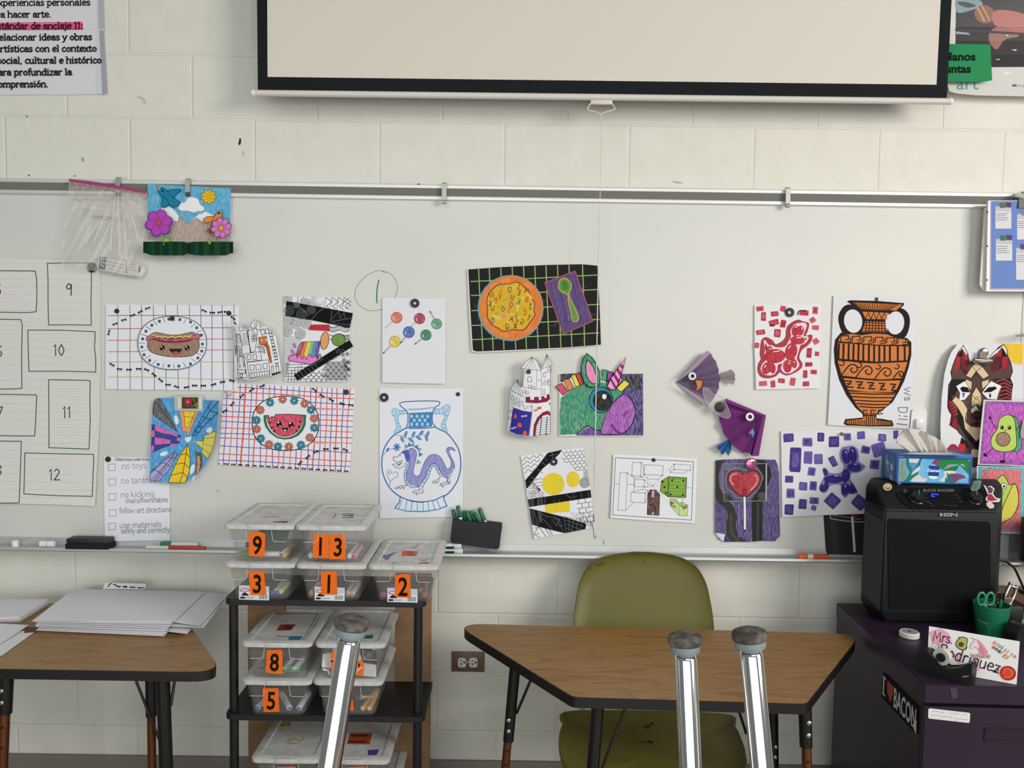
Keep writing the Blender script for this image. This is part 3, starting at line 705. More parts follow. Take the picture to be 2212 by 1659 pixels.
tag(a.build('art_poster', cuts=(2, 8), material=GLOSS), 'glossy dark art poster hanging behind the right edge of the screen', 'poster')
a = Art(lifted(lambda u, v, h: at(u, v, -.045 - h), None, lambda v: .012 * max(0, (v - 100) / 80.0) ** 2), 1760, 0, 4.878)
a.sheet('1380 462 1850 468 1870 845 1790 862 1600 866 1380 860', '#2f8a56')
a.T('Manos', 1345, 636, 118, '#0d1c12', bold=.04, sx=1.12).T('Juntas', 1340, 764, 118, '#0d1c12', bold=.04, sx=1.08)
tag(a.build('sign_card', cuts=(1, 6)), 'green card with bold black words in front of the art poster', 'sign')

# ================================================================== magnets
MAGB = mat('magnet_black', '#1b1b1b', 0.5); MAGW = mat('magnet_pin', '#d5d3cd', .4)
def magnet(u, v, rpx, label, hole=False, base=.003, name='magnet', mats=None):
    c = at(u, v, BOARD - base); r = rpx / 660.0
    h = .004 if rpx < 8 else .006
    if not hole:
        bm = BM(); lathe(bm, c, (0, -1, 0), [(r * .96, 0), (r, .001), (r, h - .0012), (r * .88, h)], 24)
        o = obj(name, bm, mats or MAGB, org=c); return tag(o, label, 'magnet', 'round magnets on the board')
    t = thing(name, label, 'magnet', c, 'round magnets on the board')
    bm = BM(); n = 28; R_ = []
    for rr, hh in ((r * .34, 0), (r * .98, 0), (r, .001), (r, h - .0012), (r * .9, h), (r * .42, h), (r * .34, h - .001)):
        R_.append([c + V((math.cos(2 * PI * k / n) * rr, -hh, math.sin(2 * PI * k / n) * rr)) for k in range(n)])
    loft(bm, R_ + [R_[0]], False, False); obj('magnet_ring', bm, MAGB, t)
    bm = BM(); lathe(bm, c, (0, -1, 0), [(r * .33, 0), (r * .33, h * .5)], 16); obj('centre', bm, MAGW, t)
    return t
GEM = mat('gem_clear', '#e9eef0', .06, alpha=.55, spec=.9); GEMP = mat('gem_pink', '#c9749a', .08, metal=.65, spec=.9)
def gem(u, v, rpx, label, m):
    c = at(u, v, BOARD - .004); r = rpx / 660.0
    bm = BM(); n = 8; R_ = []
    for i, (rr, hh) in enumerate(((.75, 0), (1, .006), (.82, .011), (.45, .014), (.1, .015))):
        R_.append([c + V((math.cos(2 * PI * (k + i * .5) / n) * rr * r, -hh, math.sin(2 * PI * (k + i * .5) / n) * rr * r)) for k in range(n)])
    loft(bm, R_); o = obj('gem_magnet', bm, m, org=c, ang=5); return tag(o, label, 'magnet', 'faceted magnets on the board')

# ================================================================== chart paper with numbered boxes
L1 = bil(-40, 560, 218, 1094, .001, .001, .004, .009)
a = Art(onboard(.0015, L1)).c(0, 540, 2.9125)
a.sheet('-200 35 400 60 628 70 634 340 632 640 636 720 628 880 630 1040 620 1200 598 1612 300 1600 -200 1590', '#dedcd6')
for i, y in enumerate(range(85, 1600, 49)):
    a.L([(-200, y - 3), (300, y + 2), (632 - max(0, y - 1100) * .07, y + 6)], 1.6, '#c2bfc0')
for x in range(-190, 480, 14): a.P([(x, 48 + x * .025), (x + 6, 48 + x * .025), (x + 6, 52 + x * .025), (x, 52 + x * .025)], '#c4c1bd')
gk = '#1d5a3c'
def rbx(s, w=5): a.L(s, w, gk, close=1)
rbx('298 84 440 80 574 82 575 200 572 330 574 473 440 470 306 471 302 330 302 200')
rbx('175 504 390 505 598 514 598 560 594 610 602 680 602 768 400 762 182 763 178 640')
rbx('306 816 430 818 560 820 568 830 565 940 568 1060 560 1253 430 1248 308 1244 308 1060')
rbx('156 1277 370 1282 588 1286 590 1330 586 1400 580 1550 370 1546 150 1535 154 1400')
for s in ('-200 128 220 132 230 170 232 290 228 386 216 390 170 394 -200 388', '-200 434 130 438 140 470 136 660 138 870 100 874 -200 880', '-200 905 226 911 231 925 226 1040 218 1170 100 1170 -200 1165', '-200 1197 60 1203 134 1204 128 1400 120 1590 60 1592 -200 1590'): rbx(s)
for s, x, y in (('9', 412, 285), ('10', 334, 664), ('11', 392, 1055), ('12', 306, 1448)): a.W(s, x, y, 92 if s != '9' else 98, 6.5, gk, sx=.95)
for s, x, y in (('5', -36, 285), ('6', -28, 670), ('7', -24, 1055), ('8', -32, 1418)): a.W(s, x, y, 92, 6.5, gk)
magnet(200, 578, 10.5, 'large black magnet at the upper right of the numbered chart paper')
o = tag(a.build('chart_paper', cuts=(4, 8)), 'large lined chart sheet with green numbered boxes at the far left', 'paper')

# ================================================================== zip bag with a remote control
def bagl(u, v): return .012 + .010 * max(0, min(1, (v - 420) / 150.0))
rem = thing('remote_control', 'white remote control hanging inside the zip bag', 'remote control', at(260, 580, BOARD - .012))
rp = [(214, 553), (300, 571), (313, 577), (312, 588), (306, 597), (295, 597), (216, 583), (210, 578)]
bm = BM(); ff = rounded([at(u, v, BOARD - .021) for u, v in rp], .003, 2); prism(bm, ff, (0, .013, 0)); obj('remote_body', bm, mat('remote_white', '#dcdad5', .4), rem)
a = Art(lambda u, v, h: at(u, v, BOARD - .0215 - h)).c(0, 360, 3.95)
a.P('850 768 912 775 898 880 838 872', '#43484f')
for i, (x, y) in enumerate(((866, 785), (884, 787), (902, 790), (868, 815), (884, 820), (900, 822), (866, 840), (882, 850))): a.R(x - 4, y - 8, x + 4, y + 8, '#e9e8e4', rot=8)
for r in range(3):
    for c_ in range(9): a.R(922 + c_ * 18 - 6, 808 + r * 30 + c_ * 4 - 7, 922 + c_ * 18 + 6, 808 + r * 30 + c_ * 4 + 7, ('#b9b6b1', '#a7a5a1', '#c6c3be')[(r + c_) % 3], rot=10)
for r in range(5): a.R(1072, 815 + r * 20, 1086, 826 + r * 20, '#6a6c70', rot=8)
for r in range(3):
    for c_ in range(3): a.E(1105 + c_ * 22, 830 + r * 24 + c_ * 4, 8, 7, '#b3b0ab')
a.R(1184, 850, 1196, 900, '#3a3c40', rot=8)
a.build('buttons', rem)
BAG = mat('bag_film', '#e3ddd6', .16, alpha=.26, spec=1.0); BAGW = mat('bag_glint', '#f2f0ec', .2, alpha=.32, spec=.8); ZIP = mat('zip_pink', '#a8426f', .4, alpha=.85)
bag = thing('zip_bag', 'clear plastic zip bag with pink strip hanging from the rail', 'bag', at(230, 580, BOARD - .012))
a_ = [(149, 396), (200, 404), (255, 411), (300, 418), (318, 421), (316, 470), (312, 520), (314, 575), (306, 600), (260, 592), (210, 580), (180, 572), (132, 573), (134, 520), (142, 440)]
def film(off, amp):
    lft, rgt = [(149, 392), (146, 430), (138, 490), (133, 540), (132, 575)], [(318, 418), (317, 470), (312, 520), (313, 570), (305, 601)]
    lft, rgt = cat(lft, 8), cat(rgt, 8); rows = []
    for p, q in zip(lft, rgt):
        row = []
        for i in range(49):
            s_ = i / 48; u, v = p[0] + (q[0] - p[0]) * s_, p[1] + (q[1] - p[1]) * s_
            an = math.atan2(u - 258, v - 400); r_ = math.hypot(u - 258, v - 400) / 180.0
            y = amp * (.55 * math.sin(an * 17 + 2 * math.sin(r_ * 6)) * min(1, r_ * 1.6) + .28 * math.sin(u * .31 + v * .17) + .22 * math.sin(u * .55 - v * .43))
            row.append(at(u, v, BOARD - off - (.014 if v < 432 else 0) * max(0, min(1, (445 - v) / 20)) + y))
        rows.append(row)
    loft(bm, rows, False, False, False)
bm = BM(); film(.029, .0042); obj('film', bm, BAG, bag, ang=20)
bm = BM(); film(.006, .001); obj('rear_film', bm, mat('bag_film_rear', '#dcd6cf', .3, alpha=.08, spec=.4), bag)
bm = BM(); prism(bm, [at(u, v, -.048) for u, v in ((149, 386), (200, 392), (256, 401), (318, 413), (318, 422), (256, 411), (200, 402), (149, 396))], (0, .003, 0)); obj('zip_strip', bm, ZIP, bag)
for s in ('254 420 256 420 261 552 256 554', '264 422 266 422 276 560 271 561', '248 420 249 420 240 545 235 540', '242 425 243 425 206 520 199 526', '277 430 278 430 300 515 296 518', '214 530 243 468 244 470 216 536', '182 520 214 474 216 476 186 526'):
    bm = BM(); prism(bm, [at(u, v, BOARD - .0345) for u, v in pts_of(s)], (0, .0004, 0)); obj('crease_glint', bm, BAGW, bag)  # pale strips paint the sheen along the folds of the bag
bm = BM(); prism(bm, [at(u, v, BOARD - .0240) for u, v in pts_of('196 444 213 447 264 452 264 470 194 464')], (0, .0006, 0)); obj('label_patch', bm, mat('bag_label', '#e8e4e2', .4, alpha=.6), bag)

# ================================================================== pop-up garden scene
L2 = (None, lambda v: .016 - .008 * max(0, (v - 410) / 110.0))
pop = thing('popup_picture', 'paper pop-up scene with blue sky, birds, flowers and green hedge', 'artwork', at(408, 540, BOARD - .008))
a = Art(onboard(.0015, L2)).c(0, 360, 3.95)
a.sheet('1258 148 1970 185 1972 640 1262 636', '#dfe3e4')
a.P('1258 148 1970 185 1965 520 1700 400 1600 490 1440 330 1262 470', '#4fa9d2', a=.5)
a.P('1262 470 1300 430 1420 318 1500 380 1535 430 1560 460 1500 500 1300 540', '#eceef2').P('1670 440 1750 382 1850 430 1880 480 1720 500', '#eceef2')
a.P('1262 560 1400 500 1465 465 1520 470 1530 425 1600 490 1680 440 1720 475 1830 490 1960 540 1970 640 1262 630', '#b39c90', a=.55).L('1465 465 1500 470 1520 468 1530 425 1560 455 1600 488 1640 462 1680 440 1720 475', 5, '#9a6a44', sm=1).L('1535 430 1460 340', 3, '#3d87ad')
a.P('1520 340 1540 310 1580 300 1600 268 1640 258 1690 275 1710 320 1745 350 1730 380 1690 382 1650 392 1600 378 1560 380 1525 365', '#f0f1f4', sm=1, line='#8a979c', lw=5)
st = [(1780 + math.cos(i * PI / 9 - .3) * (72 if i % 2 else 46), 256 + math.sin(i * PI / 9 - .3) * (72 if i % 2 else 46)) for i in range(18)]
a.P(st, '#f0c22e', line='#7b6420', lw=5).O(1780, 256, 30, 30, 5, '#b88d1c').O(1782, 258, 14, 14, 5, '#b88d1c')
a.build('backdrop', pop, cuts=(1, 4))
def bird(a, s, wing1, wing2, tail, beak, c, lc, eye):
    a.P(wing1, c, line=lc, lw=5, sm=1); 
    if tail: a.P(tail, c, line=lc, lw=5)
    a.P(s, c, line=lc, lw=5, sm=1)
    if wing2: a.P(wing2, c, line=lc, lw=5, sm=1)
    a.P(beak, '#d9b84c', line=lc, lw=4); a.E(eye[0], eye[1], 8, 9, '#101418')
a = Art(onboard(.022)).c(0, 360, 3.95)
bird(a, '1350 205 1380 178 1415 195 1450 240 1500 280 1535 305 1490 345 1440 320 1395 270 1365 235', '1430 215 1470 195 1545 198 1500 240 1470 268', '1400 250 1440 320 1400 350 1380 330 1384 280', '1490 300 1535 312 1520 330 1480 345', '1340 160 1352 205 1375 190', '#1e7fa3', '#123f55', (1388, 206))
a.build('blue_bird', pop)
a = Art(onboard(.022)).c(0, 360, 3.95)
bird(a, '1850 400 1875 384 1892 400 1890 440 1870 480 1830 500 1800 510 1815 450', '1820 425 1760 430 1735 470 1790 475 1822 455', None, None, '1870 388 1890 368 1888 400', '#e08f3c', '#6e4219', (1868, 398))
a.P('1760 545 1800 520 1800 575', '#9a6533', line='#6e4219', lw=4); a.build('orange_bird', pop)
def flower(name, cx, cy, R, n, c, cc, sq=1.0, rot=0, stem=None, leaf=None, c2=None):
    a = Art(onboard(.032)).c(0, 360, 3.95)
    if stem: a.L(stem, 13, '#7fae4a', sm=1)
    if leaf: a.P(leaf, '#8dbb4d', sm=1, line='#4d7a2c', lw=4)
    pp = []
    for i in range(n * 8):
        t = 2 * PI * i / (n * 8); r = R * (.80 + .22 * abs(math.sin(n * t / 2)))
        pp.append((cx + r * math.cos(t + rot) * sq, cy + r * math.sin(t + rot)))
    if c2: a.P([(cx + (x - cx) * 1.08, cy + (y - cy) * 1.06 + 6) for x, y in pp], c2)
    a.P(pp, c, line='#5a2a63', lw=5)
    for i in range(n):
        t = 2 * PI * i / n + rot
        a.L([(cx + 20 * math.cos(t), cy + 20 * math.sin(t)), (cx + R * .8 * math.cos(t) * sq, cy + R * .8 * math.sin(t))], 4, '#6a2f70')
        a.L([(cx + 24 * math.cos(t + .5), cy + 24 * math.sin(t + .5)), (cx + R * .5 * math.cos(t + .4) * sq, cy + R * .5 * math.sin(t + .4))], 3, '#6a2f70')
    a.E(cx, cy, 20, 20, cc, line='#7a3a20', lw=3); a.build(name, pop)
flower('purple_flower', 1355, 478, 112, 6, '#b549b5', '#d9483b', 1.0, .3, '1378 580 1385 640 1398 665', '1395 620 1420 604 1458 628 1420 646 1395 640', '#6a4bb0')
flower('pink_flower', 1888, 522, 88, 8, '#d77fc0', '#e6a92e', 1.0, .2, '1840 600 1815 660 1810 720', '1812 650 1780 622 1762 634 1790 664')
HEDGE = mat('hedge_paper', '#1f5f3b', .8)
bm = BM(); top, bot = [], []
xs_ = [1222, 1240, 1290, 1330, 1365, 1400, 1440, 1480, 1520, 1560, 1600, 1608, 1660, 1700, 1740, 1790, 1830, 1880, 1930, 1975, 1990]
for i, x in enumerate(xs_):
    y = BOARD - .012 - (.016 if i % 2 else .034) ; u = x / 3.95
    top.append(at(u, 360 + (640 if abs(x - 1605) > 20 else 650) / 3.95 + .2, y)); bot.append(at(u, 360 + (738 if x < 1290 or x > 1930 else 757 if abs(x - 1605) > 20 else 742) / 3.95, y - .004))
loft(bm, [top, bot], False, False, False); 
r = bmesh.ops.solidify(bm, geom=list(bm.faces), thickness=.0006); obj('accordion_hedge', bm, HEDGE, pop, ang=5)
# card spine holding the hedge against the sheet
# ================================================================== hot dog placemat and plate
def ant(a, x, y, rot, L=82, c='#0c0b0b'):
    r = math.radians(rot); f = lambda dx, dy: (x + dx * math.cos(r) - dy * math.sin(r), y + dx * math.sin(r) + dy * math.cos(r))
    for dx, rx, ry in ((-.34, .18, .17), (-.02, .15, .12), (.3, .2, .15)): a.E(*f(dx * L, 0), rx * L, ry * L, c, rot=rot, n=10)
    for dx, ex in ((-.3, -.42), (0, .02), (.3, .42)): a.L([f(dx * L, .1 * L), f(ex * L, .32 * L)], L * .09, c)
L3 = bil(228, 660, 516, 842, .0015, .002, .004, .003)
a = Art(onboard(.002, L3)).c(200, 630, 6.9125)
a.sheet('200 190 1200 200 2195 215 2180 900 2165 1475 1200 1470 192 1455 196 800', '#e9e9ee')
for xt, xb, c_ in ((375, 375, '#5f7567'), (556, 562, '#4d7560'), (725, 742, '#4d6a5c'), (906, 925, '#42584d'), (1083, 1100, '#3d5a46'), (1266, 1280, '#5a56a8'), (1445, 1436, '#5a56a8'), (1612, 1618, '#45459f'), (1780, 1782, '#3f3fa0'), (1932, 1955, '#3b3a80'), (2110, 2100, '#55598f')):
    a.L([(xt, 205), ((xt * 2 + xb) / 3 + 4, 560), ((xt + xb) / 2, 900), (xb, 1465)], 9, c_, sm=1)
for yl, yr, c_ in ((358, 356, '#a92b48'), (556, 538, '#b32f4a'), (728, 705, '#d4512f'), (898, 870, '#d65236'), (1052, 1048, '#c8b23a'), (1278, 1305, '#c8b23a')):
    a.L([(228, yl), (700, yl - 4), (1300, (yl + yr) / 2), (1650, yr + 2), (2160, yr)], 10, c_, sm=1)
for x, y, r in ((335, 480, -20), (468, 420, -15), (600, 350, -20), (712, 298, -30), (822, 245, -20), (240, 610, -75), (1668, 285, 25), (1790, 312, 0), (1905, 305, -10), (2000, 300, 0), (2100, 395, 40), (2140, 495, 60), (293, 1090, 30), (403, 1155, 5), (545, 1162, 0), (690, 1152, 0), (808, 1165, 20), (920, 1240, 40), (1020, 1322, 40), (1128, 1388, 0), (1257, 1420, 20), (1405, 1425, -10), (1525, 1400, 0), (1655, 1402, 0), (1805, 1385, -20), (1940, 1345, -10), (2083, 1328, 10)): ant(a, x, y, r)
tag(a.build('placemat_drawing', cuts=(3, 3)), 'white placemat drawing with coloured grid and ants behind the hot dog plate', 'artwork')
magnet(253, 672, 5.2, 'small black magnet at the upper left of the hot dog placemat')
magnet(495, 676.5, 5.2, 'small black magnet at the upper right of the hot dog placemat')
a = Art(onboard(.006, bil(298, 680, 446, 798, .002, .002, .005, .003))).c(200, 630, 6.9125)
el = [(1190 + 512 * math.copysign(abs(math.cos(t)) ** .9, math.cos(t)), 765 + 398 * math.copysign(abs(math.sin(t)) ** .9, math.sin(t))) for t in [2 * PI * i / 60 for i in range(60)]]
a.sheet(el, '#e9ebf0'); a.L(el, 11, '#4c5560', close=1); a.O(1190, 765, 395, 300, 2.5, '#d3d6dc')
dots = [(1138, 410), (1303, 418), (1463, 453), (1555, 540), (1625, 650), (1640, 783), (1630, 888), (1572, 990), (1462, 1080), (1288, 1112), (1140, 1108), (980, 1088), (853, 1028), (768, 943), (735, 828), (747, 706), (797, 592), (885, 502), (998, 443)]
for i, (x, y) in enumerate(dots):
    a.E(x, y, 22, 23, '#24304f', n=14).E(x, y + 2, 14, 14, '#5669a0', n=12)
    nx, ny = dots[(i + 1) % len(dots)]; mx_, my_ = (x + nx) / 2 - 1190, (y + ny) / 2 - 765; q_ = ((mx_ / 512) ** 2 + (my_ / 398) ** 2) ** .5
    a.L([(1190 + mx_ / q_ * .98, 765 + my_ / q_ * .98), (1190 + mx_ / q_ * .80, 765 + my_ / q_ * .80)], 7, '#3a4048')
bw = '#9c7a63'; dk = '#4a2c22'
a.P('860 660 890 625 940 608 1020 620 1150 645 1280 645 1400 620 1490 605 1530 625 1545 660 1400 690 1150 700 950 690', bw, a=.3, sm=1, line=dk, lw=8)
a.P('800 700 820 665 870 660 1000 690 1150 705 1300 700 1450 675 1530 645 1575 630 1605 655 1600 695 1570 720 1450 740 1250 758 1050 745 900 730 830 740 805 730', '#cf7388', sm=1, line=dk, lw=8)
a.L('880 655 915 645 950 672 1000 668 1040 685 1085 672 1130 690 1180 668 1230 688 1300 668 1350 682 1390 664 1440 675 1480 655', 15, '#f3df73', sm=1).L('880 668 915 656 950 684 1000 680 1040 697 1085 684 1130 700 1180 680 1230 700 1300 680 1350 693 1390 676 1440 686 1490 664', 5, dk, sm=1)
a.P('870 705 960 700 1040 722 1100 735 1160 715 1230 740 1300 722 1370 725 1440 705 1510 712 1500 735 1350 752 1200 758 1050 745 900 722', '#b8344d', sm=1, line=dk, lw=5)
a.P('820 770 850 715 920 715 1020 745 1200 760 1400 745 1520 705 1575 712 1592 780 1580 870 1530 930 1440 965 1250 975 1080 962 940 930 860 890 825 840', bw, a=.3, sm=1, line=dk, lw=9)
for x in (1040, 1412): a.E(x, 840, 38, 40, '#14100f').E(x - 12, 825, 11, 12, '#efe9e6').E(x + 10, 858, 9, 8, '#d8cfca')
a.P('1142 855 1334 855 1315 890 1290 925 1240 935 1195 922 1165 890', '#2a2322', line='#14100f', lw=4).P('1190 912 1215 895 1250 892 1285 905 1295 920 1240 933', '#d0555a')
tag(a.build('plate_drawing', cuts=(3, 3)), 'oval paper plate cut-out with a smiling hot dog', 'artwork')
magnet(372, 688, 5, 'small black magnet on top of the hot dog plate', base=.010)

# ================================================================== curled city cut-out
cy_c, cy_r = 552, 58
def curl(c, r, dep): return (lambda u: dep * math.sqrt(max(0.02, 1 - min(.999, abs((u - c) / r)) ** 2)), None)
a = Art(onboard(.008, curl(552, 62, .028))).c(480, 620, 6.9125)
a.sheet('108 530 125 478 160 480 180 560 225 560 250 575 300 570 330 620 385 628 430 590 420 540 490 480 560 530 580 600 640 590 700 610 740 650 750 700 800 740 860 1100 880 1270 740 1330 480 1380 380 1385 230 1360 200 1330 150 700', '#e6e6ea')
def wob(s, w=7, close=1, c='#1b1b1c'): a.L(s, w, c, close=close)
wob('425 600 430 540 490 488 560 535 572 650'); wob('485 535 520 535 520 590 485 590')
wob('385 640 500 605 525 640 515 780 490 960 420 980 400 800'); wob('400 650 370 660 430 985', 12, 0)
for x, y in ((455, 655), (455, 725), (490, 710), (450, 760), (490, 750), (460, 800), (495, 790)): wob([(x - 14, y - 16), (x + 14, y - 20), (x + 14, y + 16), (x - 14, y + 18)], 6)
a.P('540 755 660 730 680 860 700 880 745 1130 715 1135 650 880 600 860 550 850', '#d8762e', line='#1b1b1c', lw=6)
for x, y in ((590, 800), (655, 790)): a.P([(x - 12, y - 24), (x + 12, y - 28), (x + 12, y + 24), (x - 12, y + 28)], '#e6e6ea', line='#1b1b1c', lw=6)
for i in range(6): wob([(650 + i * 10, 840 + i * 42), (672 + i * 9, 836 + i * 42), (676 + i * 9, 860 + i * 42), (655 + i * 10, 866 + i * 42)], 5)
wob('310 1000 570 965 590 1090 375 1120'); wob('365 1015 425 1010 430 1080 385 1088'); wob('455 1010 510 1005 518 1080 465 1085')
wob('375 1125 690 1085 720 1330 400 1370'); wob('410 1170 475 1165 480 1240 420 1248'); wob('500 1160 575 1155 580 1230 508 1236'); wob('610 1145 668 1138 672 1215 615 1222')
wob('410 1285 700 1245 705 1310 415 1360')
for i in range(7): wob([(440 + i * 38, 1282 - i * 5), (446 + i * 38, 1350 - i * 5)], 7, 0)
wob('222 1040 320 1030 370 1360 235 1358'); wob('235 1060 255 1058 262 1130 242 1132', 6); wob('300 1055 322 1052 332 1120 310 1124', 6); wob('250 1160 266 1158 272 1200 256 1202', 6); wob('310 1140 330 1136 336 1190 318 1194', 6); wob('228 1230 345 1240 350 1290 235 1284', 8); wob('262 1300 300 1300 304 1350 268 1350', 9)
wob('210 700 262 700 300 880 220 880'); wob('222 715 262 712 268 760 228 764', 6); wob('232 785 270 782 276 830 238 834', 6)
for i in range(22): wob([(132 + i * 2.2, 600 + i * 18), (200 + i * 1.4, 596 + i * 18)], 5, 0)
for i in range(8): wob([(300, 700 + i * 24), (370 + i * 4, 690 + i * 24)], 5, 0)
wob('515 900 540 870 640 860 650 885 545 895', 7); wob('545 900 620 905 640 990 560 960', 7); wob('580 920 620 925 625 960 590 960', 6)
for i in range(9): wob([(690 + i * 12, 640 + i * 50), (735 + i * 11, 650 + i * 48), (742 + i * 11, 690 + i * 48), (700 + i * 12, 684 + i * 50)], 6)
for i in range(7): wob([(735 + i * 9, 900 + i * 48), (800 + i * 8, 890 + i * 48)], 7, 0)
wob('735 1180 760 1170 775 1300 745 1320', 7); wob('800 1150 830 1140 850 1260 815 1280', 7); a.P('745 1290 875 1262 878 1280 745 1325', '#2a2a2c'); wob('575 640 620 625 640 700 590 720', 7); wob('645 625 690 620 700 690 655 700', 7)
for i in range(8): wob([(195 + (i % 2) * 60, 890 + i * 18), (232 + (i % 2) * 60, 886 + i * 18), (236 + (i % 2) * 60, 912 + i * 18), (200 + (i % 2) * 60, 916 + i * 18)], 6)
wob('240 600 300 590 320 650 260 660', 5); wob('330 640 380 640', 5, 0)
tag(a.build('city_cutout', cuts=(14, 1)), 'curled black-and-white paper city buildings with one orange tower', 'artwork')

# ================================================================== patterned doodle sheet with black bars and a rainbow
a = Art(onboard(.003, bil(613, 640, 760, 824, .001, .002, .003, .007))).c(480, 620, 6.9125)
a.sheet('920 145 1915 145 1920 380 1915 900 1905 1300 1890 1395 1820 1412 932 1408 930 700', '#e8e8ec')
for x, y in ((965, 180), (985, 490), (1100, 545), (1250, 540), (970, 655), (1165, 700), (1240, 250)):
    for r in (16, 34, 54, 76): a.O(x, y, r, r, 7, INK)
for x in (1545, 1640, 1735, 1820):
    a.L([(x, 155), (x + 95, 215), (x + 10, 290), (x + 80, 340)], 7, INK); a.L([(x, 155), (x - 20, 300)], 6, INK)
a.L('1130 150 1130 220', 6, INK).L('1215 150 1180 190 1170 230', 6, INK, sm=1).L('1900 160 1830 215 1915 270 1840 330', 7, INK)
for i in range(20): a.L([(935, 740 + i * 19), (1180 - i * 3, 752 + i * 19 + (i % 3) * 2)], 4, INK)
for i in range(26): a.L([(940, 1120 + i * 9), (1010 - i * 2, 1122 + i * 9)], 3.5, INK)
for i in range(5): a.L([(990 + i * 48, 1150 + (4 - i) * 30), (985 + i * 46, 1405)], 6, INK)
for i in range(6): a.L([(950, 1160 + i * 44), (1260 - i * 10, 1150 + i * 46)], 6, INK)
for r_ in range(6):
    for c_ in range(5):
        x, y = 1540 + c_ * 82 + (r_ % 2) * 40, 1160 + r_ * 48
        if x < 1890:
            for q_ in (18, 34, 50): a.O(x, y, q_, q_, 6, INK, a0=190, a1=350, n=10)
for r_ in range(4):
    for c_ in range(6):
        x, y = 1250 + c_ * 78 + (r_ % 2) * 38, 1260 + r_ * 42
        if x < 1560: a.O(x, y, 38, 34, 6, INK, a0=10, a1=200, n=10)
for k_ in range(4): a.L([(1610 + i * 24, 590 + k_ * 62 + 16 * math.sin(i * .8)) for i in range(13)], 8, INK)
for i in range(12): a.L([(1620 + i * 25, 590 + 16 * math.sin(i * .8)), (1624 + i * 25, 640 + 16 * math.sin(i * .8))], 5, INK); a.L([(1700 + i * 18, 720), (1704 + i * 18, 780)], 5, INK)
for x, y in ((1800, 1010), (1870, 1000), (1820, 1090), (1880, 1120), (1840, 1180), (1885, 1230)):
    for k_ in range(3): a.L([(x - 42 * math.cos(k_ * 1.05), y - 42 * math.sin(k_ * 1.05)), (x + 42 * math.cos(k_ * 1.05), y + 42 * math.sin(k_ * 1.05))], 6, INK)
# plain patches of colour where the sheet is crayoned
a.P('1330 560 1600 560 1610 660 1280 640', '#bf2a3c', a=.1).E(1740, 790, 100, 90, '#6f9440', a=.2, line=INK, lw=8).E(1530, 800, 60, 130, '#e0a265', a=.2, rot=8, line=INK, lw=8)
for i, c_ in enumerate(('#b5474f', '#d9824e', '#e6d45e', '#8cbd6a', '#4f8fc7', '#6a5aa5')):
    a.P([(1190 + i * 45, 820), (1235 + i * 45, 815), (1160 + i * 52, 1060), (1105 + i * 54, 1050)], c_, a=.25)
a.L('1190 820 1140 900 1105 1040', 9, INK, sm=1).L('1460 815 1440 950 1420 1060', 9, INK, sm=1).L('1190 820 1460 812', 7, INK)
a.P('1000 1040 1100 1010 1120 1060 1150 1000 1190 1080 1230 1030 1260 1080 1300 1000 1340 1050 1400 1030 1420 1070 1460 1000 1470 1060 1400 1110 1320 1150 1180 1130 1010 1100', '#ea86cf', sm=1, line=INK, lw=8)
a.P('1030 940 1060 950 1090 1010 1050 1000', '#ea86cf', sm=1, line=INK, lw=6).P('1060 845 1085 850 1098 900 1072 890', '#ea86cf', sm=1, line=INK, lw=6)
GR = '#6d7276'
a.P('960 210 1480 300 1950 390 1905 612 1610 550 1310 490 940 430', '#141516')
for x, y, r in ((1000, 352, 70), (1185, 405, 74), (1110, 270, 44), (1330, 340, 60)):
    for q_ in (1, .62, .3): a.O(x, y, r * q_, r * q_, 8, GR)
a.L('1090 240 1180 320 1300 430', 8, GR, sm=1).L('1330 490 1430 380 1520 310', 8, GR, sm=1).L('1640 350 1620 520 1920 465', 8, GR).L('1640 480 1740 360 1760 470 1820 380 1840 470', 7, GR)
for i in range(11): a.L([(1660 + i * 24, 525 + (i % 3) * 8 + i * 2), (1664 + i * 24, 560 + i * 2)], 6, GR)
a.P('1070 1310 1900 790 1955 885 1125 1400', '#141516')
for i in range(6): a.L([(1110 + i * 52, 1290 - i * 30), (1170 + i * 52, 1370 - i * 32)], 7, GR); a.O(1330 + i * 30, 1180 - i * 18, 26, 26, 6, GR, a0=150, a1=350, n=8)
a.L('1700 930 1720 985 1745 920 1770 1000 1800 930 1830 960', 7, GR, sm=1).L('1600 1100 1700 1060 1760 1010', 7, GR, sm=1)
tag(a.build('doodle_drawing', cuts=(3, 4), clip='918 140 1955 150 1960 900 1905 1412 930 1412'), 'black-and-white patterned drawing with black bars and a small rainbow', 'artwork')
gem(687, 650, 13, 'clear faceted magnet holding the rainbow doodle drawing', GEM)
# ================================================================== rules list
a = Art(onboard(.0015, bil(226, 985, 368, 1168, .001, .001, .002, .003))).c(0, 780, 3.95)
a.sheet('885 815 1280 820 1440 826 1450 1200 1452 1530 1200 1532 895 1538 888 1200', '#e8e8ee')
pc = '#8a8a92'
for x, y in ((954, 907), (957, 1032), (958, 1160), (962, 1298), (957, 1412)): a.L([(x - 30, y - 26), (x + 30, y - 30), (x + 28, y + 26), (x - 28, y + 29)], 4.5, pc, close=1)
for s, x, y, k_ in (('no toys', 1036, 922, 76), ('no tantrums', 1032, 1047, 74), ('no kicking', 1030, 1165, 72), ('chairs/floors/tables', 1070, 1212, 56), ('follow art directions', 1018, 1300, 66), ('use materials', 1020, 1425, 70), ('safely and correctly', 1030, 1472, 64)):
    a.W(s, x, y, k_, 4.2, pc, sx=.80 if len(s) > 18 else .92, rot=-1.5, jit=.03)
a.W('Classroom rules from', 980, 850, 34, 4.5, '#9a9aa2', jit=.05)
